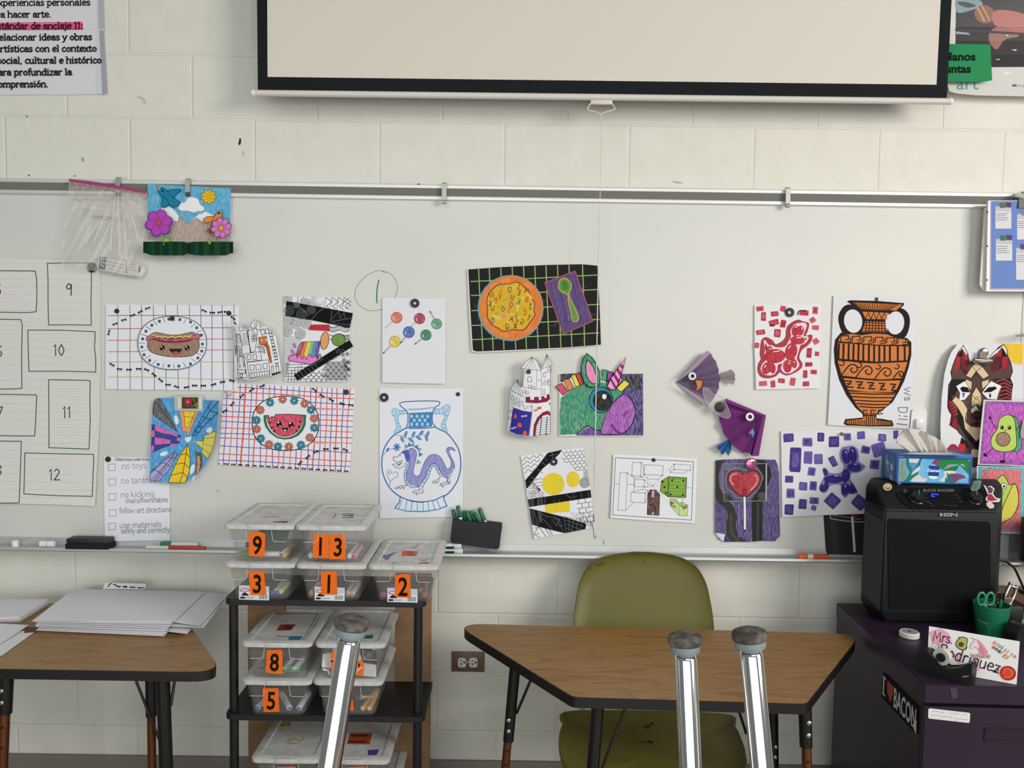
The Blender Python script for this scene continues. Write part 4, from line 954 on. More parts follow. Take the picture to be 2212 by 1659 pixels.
tag(a.build('rules_list', cuts=(2, 3)), 'white sheet of pencilled rules with tick boxes above the marker tray', 'paper')
magnet(234, 992, 6, 'black magnet at the top left of the pencilled rules sheet')

# ================================================================== skyscraper drawing seen from below, lower right corner curling
a = Art(onboard(.006, (lambda u: .003 + .030 * max(0, (u - 415) / 60.0) ** 1.7, lambda v: .002 + .012 * max(0, (v - 930) / 110.0) ** 1.7))).c(300, 830, 6.9125)
BL = '#3f9cd6'
OUT = '240 225 320 205 560 208 980 236 1200 248 1180 500 1160 720 1120 900 1040 1100 960 1240 830 1370 720 1440 700 1480 600 1478 440 1470 160 1440 165 1330 172 1000 190 700 205 400 220 270'
a.sheet(OUT, BL, a=.45)
a.P('250 220 310 210 470 480 585 715 480 650 380 580 210 455 205 400 220 280', '#55575c', a=.45, line='#2b2d30', lw=7)
for i in range(12): a.L([(230 + i * 8, 250 + i * 6), (560 - i * 4, 690 - i * 8)], 5, ('#44464a', '#65676c')[i % 2])
a.P('190 590 250 610 630 770 610 885 500 900 215 1015 180 1035', '#27418f', a=.15)
for s in ('245 612 375 665 370 735 240 690', '380 665 490 710 480 750 372 735', '490 710 580 755 570 785 480 750', '192 690 235 695 235 785 188 785', '240 790 470 830 465 885 240 905', '188 915 230 915 215 1000 180 1030', '570 790 620 800 615 850 575 845', '475 890 570 885 560 915 480 930'): a.P(s, '#dd5fb0', a=.3)
a.P('600 390 900 390 860 480 740 770 715 775 720 710 650 705 640 600', '#e69d6a', a=.25, line='#5a3a20', lw=6)
a.P('665 395 850 395 800 500 745 645 690 640 680 500', '#f0cf2c', a=.2, line='#4a3c12', lw=6).L('680 480 815 500', 6, '#4a3c12').L('740 440 800 400', 5, '#4a3c12').L('720 590 770 545', 5, '#4a3c12')
NB = '#123f6e'
for s in ('1090 250 1035 330 960 470 800 740 810 765 860 765 950 640 1080 520 1160 440 1180 425', '1185 250 1065 400 990 510 890 640 830 745', '1035 330 1065 400 1175 430', '960 475 990 510 1100 520', '880 600 895 640 960 640', '830 690 850 715 900 720'): a.L(s, 11, NB)
a.P('1150 700 975 770 965 850 795 845 860 885 945 960 940 1020 1025 1115 1060 1040 1110 930 1140 800', '#e9d85a', a=.25, line='#5f5a22', lw=6)
for s in ('975 810 1140 795', '965 890 1110 935', '950 960 1060 1045', '965 770 960 880 945 1000', '850 845 855 880'): a.L(s, 6, '#5f5a22')
a.P('535 1000 580 1045 430 1300 290 1450 165 1435 175 1320 350 1150', '#a9a4d4', a=.4, line='#34305e', lw=7)
for s in ('540 1010 170 1330', '560 1030 190 1425', '575 1045 250 1448', '540 1020 230 1440', '190 1260 310 1320 360 1370', '310 1170 400 1180 460 1230', '430 1090 520 1110'): a.L(s, 8, '#3b3768')
a.P('725 900 755 960 765 1100 755 1300 690 1475 440 1465 520 1250 620 1050', '#eec71f', a=.2, line='#3d3210', lw=8)
for s in ('725 900 660 1320 610 1475', '620 1055 710 1035 755 1085', '555 1195 670 1175 755 1255', '470 1365 650 1315 725 1390'): a.L(s, 9, '#3d3210')
a.P('820 965 860 1020 920 1010 945 1080 945 1220 900 1300 840 1360 855 1180 850 1060', '#5d5453', a=.2); a.P('865 1075 910 1060 925 1180 900 1300 855 1350 870 1180', '#e0955c', a=.2, line='#3a2c26', lw=6).L('870 1210 925 1190', 5, '#3a2c26')
for s in ('525 480 560 465 590 520 590 580 555 600 530 540', '685 810 720 790 780 785 775 830 740 865 700 850', '1005 680 1040 650 1080 645 1095 690 1060 730 1010 710', '310 1050 360 1010 420 1005 425 1040 360 1075', '790 1210 830 1200 820 1300 770 1350 765 1280'): a.P(s, '#e4edf2', sm=1)
sky = tag(a.build('skyscraper_drawing', cuts=(10, 8)), 'colourful drawing of skyscrapers seen from below with a curling corner', 'artwork')
a = Art(onboard(.034)).c(300, 830, 6.9125)
a.sheet('800 1385 870 1355 835 1385 815 1450 805 1460', '#dfe0e4'); a.build('curled_corner', sky)
p0, p1 = at(379, 887, BOARD - .006), at(441, 854, BOARD - .006)
t = thing('photo_magnet', 'clear framed magnet with a red flower photo on the skyscraper drawing', 'magnet', (p0.x / 2 + p1.x / 2, BOARD - .006, p0.z))
bm = BM(); box(bm, (p0.x, BOARD - .017, p0.z), (p1.x, BOARD - .0085, p1.z), .0012); obj('acrylic_frame', bm, mat('acrylic', '#d8d9d6', .08, alpha=.75, spec=.8), t)
a = Art(onboard(.0172)).c(300, 830, 6.9125); a.R(575, 190, 950, 375, '#c9cac6').R(640, 195, 885, 365, '#4c4a22')
for i in range(26): a.E(random.uniform(650, 875), random.uniform(215, 355), random.uniform(10, 24), random.uniform(8, 18), random.choice(['#6d6a30', '#3a3a1c', '#8b8548', '#2f2f18', '#77743c']), n=9)
a.E(735, 262, 58, 58, '#a3243a').E(735, 262, 40, 42, '#b9334a').E(730, 265, 12, 14, '#e3b9a0').R(590, 215, 620, 360, '#dcdcd9').R(905, 215, 935, 360, '#dcdcd9')
a.build('photo', t)

# ================================================================== watermelon placemat
L5 = bil(470, 820, 766, 1022, .001, .0015, .003, .004)
a = Art(onboard(.0010, L5)).c(480, 810, 6.9125)
SH = '10 120 500 128 1985 210 1950 800 1905 1465 1200 1420 400 1375 -78 1350 -20 700'
a.sheet(SH, '#e9e8ee')
def vl(x0, x1, w, c, y0=130, y1=1400): a.L([(x0 + (x1 - x0) * t + 6 * math.sin(9 * t + x0), y0 + (x0 - 10) * .042 + (y1 - y0) * t) for t in [i / 8 for i in range(9)]], w, c)
PU, RD = '#8550a8', '#e0685c'
for i, (x0, x1) in enumerate(((85, 15), (270, 200), (440, 380), (615, 560), (790, 745), (970, 910), (1150, 1085), (1320, 1265), (1485, 1440), (1645, 1605), (1810, 1770))): vl(x0, x1, 13, (PU, '#7447a3', '#9163b4')[i % 3])
for i, (x0, x1, w) in enumerate(((185, 100, 12), (355, 275, 24), (525, 460, 17), (705, 645, 14), (880, 830, 14), (1065, 1010, 13), (1235, 1170, 13), (1410, 1350, 20), (1575, 1520, 14), (1720, 1685, 17), (1905, 1830, 14))): vl(x0, x1, w, RD)
def hl(y0, y1, w, c): a.L([(-60 + 2030 * t - .03 * y0, y0 + (y1 - y0) * t + 5 * math.sin(8 * t + y0)) for t in [i / 8 for i in range(9)]], w, c)
for y0, y1 in ((165, 290), (345, 445), (535, 608), (690, 775), (870, 945), (1055, 1160), (1265, 1370)): hl(y0, y1, 11, '#6f4a9c')
for y0, y1, w in ((240, 355, 15), (450, 520, 14), (620, 690, 14), (785, 850, 13), (940, 1025, 14), (1170, 1290, 14)): hl(y0, y1, w, RD)
a.P('1400 500 1880 505 1880 525 1400 520', '#ea8a7c', a=.6).P('1400 1000 1880 1010 1880 1025 1400 1025', '#ea8a7c', a=.6)
for x, y, r in ((40, 535, -35), (150, 430, -50), (292, 312, -45), (438, 222, -35), (598, 162, -25), (1380, 222, 40), (1490, 308, 30), (1632, 372, 30), (1795, 428, 18), (1922, 448, 10), (1842, 1118, 25), (1700, 1095, 0), (1550, 1105, 0), (1402, 1145, -15), (1278, 1222, -40), (1160, 1312, -50)): ant(a, x, y, r, 84)
for i in range(18): ant(a, 60 + i * 105.5, 1328 + i * 6.3, 3, 66)
for i in range(3): ant(a, -60 + i * 40, 1320 + i * 3, 3, 50) if i == 0 else None
wm = tag(a.build('placemat_drawing', cuts=(3, 3), clip=SH), 'purple and red gridded placemat drawing around the watermelon plate', 'artwork')
a = Art(onboard(.0022, L5)).c(480, 810, 6.9125)
el = [(945 + 497 * math.copysign(abs(math.cos(t)) ** .86, math.cos(t)), 722 + 405 * math.copysign(abs(math.sin(t)) ** .86, math.sin(t))) for t in [2 * PI * i / 60 for i in range(60)]]
a.sheet(el, '#e9eaee'); a.L(el, 13, '#26292d', close=1)
fl = [(715, 412, 1), (902, 365, 0), (1076, 385, 1), (1230, 430, 0), (1325, 522, 1), (1372, 648, 0), (1375, 788, 1), (1308, 935, 0), (1175, 1045, 1), (995, 1070, 0), (832, 1068, 1), (700, 1038, 0), (576, 948, 1), (514, 808, 0), (512, 675, 1), (568, 522, 0)]
for x, y, b_ in fl:
    for k_ in range(8):
        t = k_ * PI / 4; a.E(x + 40 * math.cos(t), y + 40 * math.sin(t), 24, 17, ('#e07a66', '#3f93ad')[b_], rot=math.degrees(t), line='#2f2320' if not b_ else '#143a48', lw=5, n=12)
    a.E(x, y, 12, 12, '#f0e3b4', n=10)
a.P('625 605 690 603 690 620 700 640 720 640 740 620 760 632 780 622 800 590 1000 585 1248 600 1240 740 1200 830 1130 905 1030 948 930 958 820 935 720 865 650 770 625 680', '#2f7a52', line='#173828', lw=7)
a.P('660 612 690 606 700 640 720 642 740 620 760 634 782 622 800 592 1000 588 1212 600 1205 730 1165 815 1100 885 1010 928 930 938 830 918 740 850 680 765 660 680', '#e8eee6')
a.P('665 615 690 606 700 642 720 644 740 622 762 636 782 624 802 592 1000 588 1208 602 1195 730 1150 820 1080 880 1000 915 930 922 840 905 760 845 700 760 675 680', '#cc4057', a=.35, line='#4a1a22', lw=6)
a.L('690 604 700 640 720 642 740 620 760 634 782 622 802 590', 9, '#26201f', sm=1)
for x, y, r in ((712, 712, -15), (740, 788, -40), (782, 835, -60), (1165, 695, 10), (1145, 775, 35), (1108, 832, 45)): a.E(x, y, 20, 12, '#2a1216', rot=r, n=12)
for x, y in ((850, 735), (1028, 748)): a.E(x, y, 40, 44, '#1b1518').E(x - 12, y - 25, 13, 13, '#efeaea').E(x + 12, y + 27, 11, 10, '#efeaea')
a.P('900 785 940 798 980 785 975 825 950 848 925 845 905 820', '#1b1518', sm=1).E(938, 828, 22, 11, '#e8dfe0')
a.build('plate_cutout', wm, cuts=(3, 3))
magnet(748, 847, 6, 'black magnet at the upper right of the watermelon placemat')
gem(496, 850, 7, 'pinkish clear magnet at the overlap of the two placemats', mat('gem_rose', '#e3c7cb', .1, alpha=.7, spec=.8))

# ================================================================== lollipops sheet
a = Art(onboard(.002, bil(825, 643, 964, 828, .003, .003, .004, .008))).c(750, 570, 6.9125)
a.sheet('525 505 1000 508 1475 515 1468 1000 1470 1790 1000 1785 525 1770', '#e4e3e9')
def lolly(x, y, r, c, lc, stick, dark):
    if stick:
        dx, dy = stick[0] - x, stick[1] - y; q_ = math.hypot(dx, dy); dx, dy = dx / q_, dy / q_; s0 = (x + dx * r, y + dy * r); px_, py_ = -dy * 9, dx * 9
        if dark: a.P([(s0[0] + px_, s0[1] + py_), (stick[0] + px_ * .6, stick[1] + py_ * .6), (stick[0] - px_ * .6, stick[1] - py_ * .6), (s0[0] - px_, s0[1] - py_)], '#dcdce0', line='#3a3a3c', lw=5)
        else: a.L([s0, stick], 16, '#b7b5b6')
        if dark: a.L([(stick[0] - dx * 22, stick[1] - dy * 22), stick], 14, '#2b2b2c')
    a.E(x, y, r, r * 1.0, c, a=.35, line=lc, lw=7)
    a.P([(x - r * .75, y - r * .6), (x - r * .3, y - r * .9), (x + r * .9, y + r * .4), (x + r * .65, y + r * .72)], c, a=.6).L([(x - r * .7, y - r * .65), (x + r * .1, y + r * .1), (x + r * .6, y + r * .75)], 7, lc, sm=1).L([(x - r * .25, y - r * .9), (x + r * .3, y - r * .2), (x + r * .9, y + r * .4)], 6, lc, sm=1)
    a.L([(x - r * .6, y - r * .1), (x - r * .5, y + r * .4)], 9, '#efe9ea')
lolly(738, 803, 83, '#e07a62', '#a8432e', (560, 962), 0); lolly(1080, 817, 80, '#b73a55', '#7d1d36', (905, 980), 0); lolly(1335, 897, 77, '#6fa98a', '#1f5f46', (1238, 708), 1)
lolly(712, 1160, 82, '#e3cf58', '#8f7f1f', (538, 1335), 1); lolly(920, 1020, 84, '#4f74ba', '#1d2f72', (800, 1182), 1); lolly(1176, 1063, 79, '#3f8a66', '#1d5f43', (1012, 1200), 1)
tag(a.build('lollipop_drawing', cuts=(3, 4)), 'white sheet with six drawn lollipops below the circled number', 'artwork')
magnet(896.5, 655, 9.5, 'black ring magnet on top of the six lollipops sheet', True, .006)

# ================================================================== blue dragon vase
a = Art(onboard(.002, bil(820, 840, 1000, 1118, .001, .001, .005, .002))).c(780, 820, 5.186)
a.sheet('206 98 600 98 1145 100 1146 800 1138 1535 700 1545 212 1556 208 800', '#e6e7ee')
D1, D2, D3 = '#1f5a9e', '#4a90cc', '#a9d4ea'
hl_ = '350 340 380 320 430 345 510 345 510 380 440 390 415 430 420 480 440 520 450 560 420 590 380 605 370 580 395 540 390 480 370 420 345 380'
hr_ = '820 325 880 330 940 290 985 285 998 320 985 380 960 440 945 500 960 560 965 590 940 600 905 545 900 500 930 440 935 390 880 385 810 380'
for s in (hl_, hr_): a.P(s, '#b5dcee', sm=1, line='#2a6ea0', lw=4.5)
for s in ('350 400 410 410', '375 345 415 400', '430 345 440 390', '390 450 415 450', '395 495 430 490', '400 540 440 530', '390 570 440 565', '465 350 470 385', '985 310 930 390', '925 310 920 385', '870 330 875 385', '830 330 835 380', '975 405 935 400', '950 450 925 450', '945 500 905 500', '950 540 905 545', '960 575 925 560'): a.L(s, 4, '#2a6ea0')
body = '520 540 440 580 370 620 300 700 250 800 232 920 245 1050 300 1180 380 1270 500 1340 680 1370 860 1340 980 1270 1070 1150 1110 1020 1115 900 1090 780 1030 680 960 600 880 560 810 530 660 530'
a.L(body, 26, '#bfe0f2', close=1, sm=1); a.P(body, '#e6e7ee', sm=1); a.L(body, 11, D1, close=1, sm=1)
a.P('455 255 660 240 865 245 870 285 830 310 800 380 800 480 825 530 680 545 520 540 525 480 525 400 510 350 460 310 440 290', '#e6e7ee', sm=1, line=D1, lw=10)
a.P('535 375 800 365 790 450 800 525 680 540 530 540 540 450', '#3f86c4', a=.2).L('520 328 660 330 815 310', 6, D2, sm=1).L('530 378 800 366', 6, D1)
for i in range(7): a.O(552 + i * 39, 352 - i * 4, 15, 16, 5, D2, a0=180, a1=360, n=8)
for r_ in range(3):
    for c_ in range(4 - (r_ % 2)):
        x, y = 566 + c_ * 60 + (r_ % 2) * 30, 412 + r_ * 44; a.P([(x, y - 32), (x + 26, y), (x, y + 32), (x - 26, y)], '#9fd0ea', line=D1, lw=4)
a.P('440 1310 460 1325 560 1362 680 1375 830 1350 925 1300 925 1340 962 1415 860 1455 700 1480 520 1475 380 1440 430 1370', '#dfeef6', line=D1, lw=10)
a.L('392 1438 520 1468 700 1472 860 1448 950 1410', 10, '#a9d8f0')
for x0, x1 in ((455, 420), (515, 495), (572, 562), (632, 630), (694, 696), (750, 760), (800, 825), (850, 890)): a.L([(x0, 1345 + (x0 - 450) * .12 - max(0, x0 - 680) * .24), (x1, 1462 + 10 - abs(x1 - 640) * .1)], 6, D1)
a.L('380 628 440 625 510 655 600 645 680 615 740 640 750 600', 4.5, D1, sm=1)
for x, y, r in ((500, 610, -70), (462, 670, 65), (588, 612, -65), (560, 678, 40), (675, 598, -50), (645, 652, 40), (745, 612, -65), (733, 655, 75)): a.E(x, y, 34, 14, '#6b97c6', rot=r, line=D1, lw=4, n=14)
for i in range(7):
    t = i * 2 * PI / 7; a.P([(400, 758), (400 + 26 * math.cos(t - .3), 758 + 30 * math.sin(t - .3)), (400 + 46 * math.cos(t), 758 + 52 * math.sin(t)), (400 + 26 * math.cos(t + .3), 758 + 30 * math.sin(t + .3))], '#4f8fd0', line=D1, lw=3)
a.L('250 850 290 800 340 775 370 770', 4, D1, sm=1).E(298, 785, 26, 11, '#4f86bf', rot=-65, line=D1, lw=3, n=12)
a.L('320 1190 325 1140 295 1080 295 1030 320 1015 340 1040 315 1060 308 1040', 4.5, D1, sm=1).L('325 1140 370 1105 410 1080 405 1040 370 1038 360 1060', 4.5, D1, sm=1)
DR, DL = '#8d90cc', '#2c2f6a'
a.P('540 780 575 770 615 800 620 860 600 950 585 1040 620 1085 660 1060 690 980 720 910 770 850 830 838 890 870 930 940 965 1000 1000 980 1010 920 980 850 955 790 980 758 1030 765 1052 800 1010 780 985 800 1005 860 1040 930 1045 1000 1010 1070 960 1100 900 1060 860 960 800 935 770 970 740 1060 690 1150 620 1205 560 1200 510 1140 500 1060 525 960 545 880 530 830', DR, a=.35, sm=1, line=DL, lw=5)
a.L('530 950 495 1040 500 1130 560 1195 600 1200', 26, '#b5dbee', sm=1).L('690 1165 740 1090 775 990 820 955 860 1010 900 1080', 24, '#b5dbee', sm=1).L('975 1085 1020 1050 1040 1000', 16, '#b5dbee', sm=1)
for s in ('520 950 485 1040 490 1130 550 1205 600 1208', '700 1180 755 1095 790 990 820 968 855 1030 895 1095', '545 950 510 1040 515 1125 560 1180', '675 1155 725 1080 762 985 820 940 870 1000 910 1070'): a.L(s, 4.5, DL, sm=1)
for i in range(9): t = i / 8; x, y = 525 - 30 * math.sin(t * 2.4), 955 + 230 * t; a.L([(x - 14, y), (x + 14, y)], 4, DL)
for x, y in ((700, 1150), (728, 1110), (748, 1065), (765, 1020), (785, 985), (812, 960), (838, 975), (856, 1010), (876, 1050)): a.L([(x - 12, y - 8), (x + 12, y + 8)], 4, DL)
a.P('440 830 480 795 520 785 540 840 545 880 520 930 490 940 500 960 430 995 390 985 350 950 400 945 450 915 470 905 400 925 360 900 365 860 400 875', '#e6e7ee', line='#24254f', lw=5)
a.P('470 800 520 780 545 840 540 900 510 925 495 880 480 830 450 825', '#4f5fb4', a=.15).L('430 855 450 850', 6, '#24254f').P('400 960 450 930 470 905 450 945 420 968', '#5b63b0')
for i, (x, y) in enumerate(((515, 760), (545, 745), (580, 745), (615, 765), (640, 790), (650, 840), (630, 920))):
    t = -2.2 + i * .42; a.P([(x - 22 * math.sin(t), y + 22 * math.cos(t)), (x + 40 * math.cos(t), y + 40 * math.sin(t)), (x + 22 * math.sin(t), y - 22 * math.cos(t))], ('#7fb3cf', '#4f86bd')[i % 2], line='#27507e', lw=4)
for s in ('520 1165 490 1190 440 1190 380 1215 400 1225 430 1205 440 1225 465 1200 480 1225', '640 1200 660 1240 610 1245 580 1260 600 1275 630 1265 620 1295 650 1270 690 1270 700 1245 680 1225 700 1190', '880 1095 840 1130 800 1145 815 1165 840 1145 850 1160 870 1140', '960 1095 990 1110 1000 1160 960 1150 890 1165 885 1190 910 1175 915 1205 940 1175 985 1170'): a.P(s, '#dfe0ea', line='#24254f', lw=5)
tag(a.build('dragon_vase_drawing', cuts=(3, 4)), 'blue pencil drawing of a round vase with a dragon', 'artwork')
magnet(830, 858.5, 9.5, 'black ring magnet at the upper left of the dragon vase', True)
magnet(989.5, 851.5, 4.5, 'small black magnet at the upper right of the dragon vase')

# ================================================================== alphabet soup painting
a = Art(onboard(.003, bil(1010, 575, 1300, 760, .002, .002, .004, .008))).c(990, 550, 6.506)
SH = '120 200 600 150 1250 130 1750 120 1965 145 1990 700 2012 1270 1600 1310 900 1350 280 1380 190 1365 150 800'
a.sheet(SH, '#dad9d5')
a.P('140 208 600 175 1250 145 1740 135 1955 155 1985 700 2005 1265 1600 1300 900 1335 260 1362 205 1345 170 800', '#262526')
for i in range(30): x, y = random.uniform(180, 1850), random.uniform(220, 1250); a.P([(x, y), (x + random.uniform(60, 150), y + random.uniform(-15, 15)), (x + random.uniform(60, 130), y + random.uniform(30, 70)), (x + 10, y + 50)], random.choice(['#343334', '#2f2e30', '#1c1b1c']))
GL_ = '#93b56a'
for x0, x1 in ((285, 345), (435, 490), (597, 642), (757, 808), (917, 957), (1075, 1122), (1232, 1278), (1395, 1443), (1555, 1597), (1745, 1775)): a.L([(x0, 190 - x0 * .025), (x0 + 12, 480), ((x0 + x1) / 2 + 6, 900), (x1, 1355 - x1 * .035)], 15, GL_, sm=1)
for y0, y1 in ((378, 285), (575, 490), (788, 700), (997, 910), (1195, 1100)): a.L([(165 + y0 * .03, y0), (700, y0 - (y0 - y1) * .3 + 4), (1300, y0 - (y0 - y1) * .62), (1975, y1)], 14, GL_, sm=1)
a.E(735, 752, 465, 466, '#5b9ab8', a=.2).E(742, 748, 448, 452, '#e08035', a=.08)
for i in range(14): t = i * .45; a.P(a.ring(742 + 385 * math.cos(t), 748 + 390 * math.sin(t), 70, 34, math.degrees(t) + 90, 10), random.choice(['#e58a3f', '#da7830', '#e3843a']), a=.15)
a.P('395 640 430 540 520 440 600 410 720 405 800 380 870 400 940 460 1000 520 1040 620 1080 680 1070 780 1080 860 1010 960 940 1050 860 1070 760 1060 640 1085 560 1040 470 990 400 880 405 780', '#8a2a4a', sm=1)
a.P('408 645 442 548 530 452 610 422 720 417 800 393 865 412 930 470 988 528 1028 625 1066 685 1057 780 1066 855 1000 950 930 1038 858 1056 760 1047 640 1070 566 1028 480 980 415 875 418 780', '#d9b02c', sm=1, a=.05)
for i in range(16): t = i * .8; r = 60 + i * 16; a.E(735 + r * math.cos(t), 740 + r * math.sin(t), 70, 28, random.choice(['#dfbb45', '#d3a824', '#e3c255']), rot=random.uniform(0, 180), a=.1, n=12)
for ch_, x, y, c_, r_ in (('L', 850, 480, '#4a4a20', 20), ('D', 740, 535, '#4f5a26', 12), ('V', 955, 550, '#7a2424', 30), ('E', 870, 570, '#7a2030', 8), ('W', 515, 590, '#1f4a3c', -20), ('I', 590, 550, '#cc5a2e', 20), ('Y', 600, 635, '#7a5a1f', 15), ('B', 545, 680, '#cc4a28', 10), ('N', 775, 650, '#3f3a24', 15), ('R', 865, 700, '#2f6a4a', 15), ('B', 985, 670, '#c04a28', 5), ('K', 460, 730, '#6f5a24', 15), ('O', 770, 735, '#7a4a6a', 0), ('U', 508, 785, '#4a5a2e', 0), ('J', 1030, 770, '#4a4a2a', 10), ('O', 655, 800, '#4a6a7a', 0), ('S', 735, 820, '#cc5a2e', 10), ('T', 850, 800, '#efe0c4', 5), ('C', 960, 850, '#b04a28', 0), ('A', 765, 945, '#2f3f4f', 15), ('Z', 850, 935, '#a04030', -5), ('T', 1000, 935, '#6a5a2a', 25), ('G', 915, 985, '#6a5030', 10), ('X', 825, 1040, '#4a2a2a', 5), ('Q', 720, 1040, '#6a5030', -5), ('O', 512, 960, '#4a6a7a', 0), ('F', 560, 860, '#a0a83a', 15)): a.W(ch_, x, y, 100, 10, c_, rot=r_, mirror=True, sx=.95)
a.E(630, 865, 34, 30, '#dd8f86', a=.2, n=12).E(820, 830, 34, 14, '#a0b23a', rot=-30, n=12).E(615, 445, 45, 14, '#a9b03a', rot=-20, n=12)
a.P('1215 395 1640 232 1890 935 1475 1115', '#5b4679', a=.12)
for i in range(9): x = 1270 + i * 40; a.P([(x, 420 + i * 2), (x + 30, 410), (x + 160, 900), (x + 120, 930)], random.choice(['#66508a', '#53406f', '#5f4a80']), a=.15)
a.L('1215 395 1640 232 1890 935 1475 1115', 15, '#b0566a', close=1)
a.P('1400 420 1420 360 1470 328 1530 335 1580 390 1595 460 1565 540 1570 600 1640 740 1690 850 1690 920 1650 950 1600 930 1570 800 1535 640 1530 570 1450 530 1410 480', '#c9a75a', sm=1)
a.P('1415 425 1432 372 1475 342 1524 350 1567 395 1580 458 1550 530 1556 605 1626 745 1676 855 1676 912 1646 935 1612 918 1584 795 1549 638 1545 560 1462 518 1424 475', '#5f9440', sm=1, a=.1).E(1495, 430, 45, 70, '#4d8034', rot=-10)
tag(a.build('soup_painting', cuts=(4, 4)), 'black gridded painting of alphabet soup with a spoon on a purple napkin', 'artwork')

# ================================================================== curled castle cut-out
a = Art(onboard(.008, (lambda u: .034 * math.sqrt(max(.03, 1 - min(.99, abs((u - 1147) / 52.0)) ** 2)), None))).c(1080, 750, 6.9125)
CW = '#e6e6ea'
a.sheet('105 1250 160 690 145 640 262 478 300 585 340 590 355 325 312 320 380 220 480 145 560 220 610 330 620 320 700 100 778 262 755 280 750 700 750 1290 600 1330 420 1330 250 1300', CW)
LN = '#38383c'
def cl_(s, w=5, close=0, c=LN): a.L(s, w, c, close=close)
cl_('312 320 380 220 480 145 560 220 610 350 560 345 440 330', 6, 1)
for x in (360, 420, 480, 540): cl_([(478, 150), (x + 5, 335)], 5)
cl_('625 325 700 105 778 262 720 290', 6, 1)
for x in (650, 685, 720, 750): cl_([(700, 110), (x, 300)], 5)
cl_('148 635 262 480 350 745 250 690', 6, 1)
for x in (185, 230, 275, 310): cl_([(262, 490), (x, 660 + (x - 150) * .45)], 5)
for s in ('360 335 340 590', '555 345 540 625', '620 330 612 770', '755 275 748 700', '555 490 625 500', '300 585 420 610 540 630 612 625', '290 745 280 880'): cl_(s, 5)
def arch(x, y, w, h, c=None): 
    p = [(x - w, y + h), (x - w, y - h * .2), (x - w * .6, y - h * .8), (x, y - h), (x + w * .6, y - h * .8), (x + w, y - h * .2), (x + w, y + h)]
    if c: a.P(p, c)
    else: a.L(p, 6, LN, close=1)
for x, y, w, h in ((443, 475, 30, 40), (668, 410, 16, 42), (728, 525, 12, 48), (655, 665, 18, 40), (188, 755, 14, 40), (242, 785, 18, 42)): arch(x, y, w, h)
for x, y in ((405, 375), (452, 588), (495, 605), (365, 660), (400, 685), (320, 825), (725, 360), (740, 325), (660, 550), (685, 515), (155, 960), (140, 1060)): cl_([(x - 26, y - 16), (x + 22, y - 20), (x + 26, y + 14), (x - 22, y + 18)], 5, 1)
a.P('385 745 450 740 450 790 510 790 515 745 575 742 580 795 625 780 620 740 660 730 665 765 700 755 700 710 735 700 750 770 700 815 560 835 385 825', '#8a2744', line='#3c1220', lw=4)
cl_('180 830 210 825 215 870 250 840 260 850 280 890 310 870 350 870 360 920 400 920 410 885 470 885 475 970 420 965 330 950 180 890', 5, 1); cl_('480 845 470 970', 5)
a.P('195 905 330 945 475 970 430 1325 250 1300 145 1255', '#3b3596')
for x, y, w, h in ((230, 1028, 18, 34), (292, 1160, 30, 34), (372, 1280, 30, 32)): arch(x, y, w, h, '#e0682f')
for x, y in ((338, 1032), (385, 1025), (182, 1215), (220, 1200)): a.R(x - 20, y - 13, x + 20, y + 13, '#b9bce6', rot=-5)
a.R(555, 892, 618, 925, '#d0583a', rot=-10).R(505, 930, 562, 955, '#d9604a', rot=-10)
a.P('495 1325 510 1160 560 1050 640 975 710 950 750 975 750 1290 530 1325', '#8a2744', line='#3c1220', lw=5); a.P('530 1322 545 1180 590 1080 650 1020 720 1005 748 1030 748 1288', '#dfe0e6')
for i in range(8): cl_([(535 + max(0, 40 - i * 10), 1070 + i * 34), (748, 1050 + i * 34)], 5, c='#202024')
for x in (620, 705): cl_([(x, 1040), (x - 20, 1315)], 11, c='#1a1a1e')
cl_('480 970 440 1325', 5); a.R(735, 830, 748, 860, '#333')
tag(a.build('castle_cutout', cuts=(16, 1)), 'curled paper castle with three pointed towers, blue wall and maroon gate', 'artwork')
magnet(1142, 803, 4.8, 'small black magnet on the paper castle tower', base=.042)

# ================================================================== unicorn picture
uni = thing('unicorn_picture', 'crayon picture of a green unicorn head with a purple muzzle', 'artwork', at(1300, 940, BOARD - .004))
a = Art(onboard(.004, bil(1208, 800, 1390, 942, .002, .002, .003, .004))).c(1080, 750, 6.9125)
a.sheet('890 395 1500 390 2140 385 2150 900 2140 1335 1500 1330 890 1330 885 800', '#dfdfe6')
a.P('1500 400 2135 395 2140 1320 1150 1320 1300 1200 1500 1240 1700 700', '#473a77', a=.45).P('900 400 1120 390 1000 520 900 520', '#39373c', a=.3).P('1850 420 2100 410 2110 640 1950 640', '#2b2936', a=.4)
a.P('905 760 1000 690 1100 610 1250 545 1400 560 1520 520 1620 545 1700 610 1760 640 1830 690 1700 800 1600 950 1540 1100 1510 1240 1400 1215 1310 1175 1200 1240 1140 1300 900 1310 890 1000', '#2f8f68', a=.5)
a.L('1140 1305 1230 1230 1312 1180 1400 1225 1510 1245', 16, '#17251f', sm=1).P('1150 1310 1240 1240 1310 1195 1400 1235 1510 1258 1515 1290 1400 1320 1160 1320', '#6b4a97', a=.3)
a.P('1865 705 1790 740 1690 830 1610 960 1545 1110 1510 1290 1620 1300 1780 1300 1900 1240 1980 1130 2020 1000 2015 900 1960 790', '#a14fb0', a=.5, sm=1, line='#1c1420', lw=11)
a.P('1840 1025 1895 955 1915 965 1860 1030', '#b56fc2', line='#1c1420', lw=9).L('1665 1150 1690 1210 1740 1265 1790 1285', 12, '#1c1420', sm=1).L('1690 1160 1712 1205 1760 1250 1800 1280', 8, '#1c1420', sm=1)
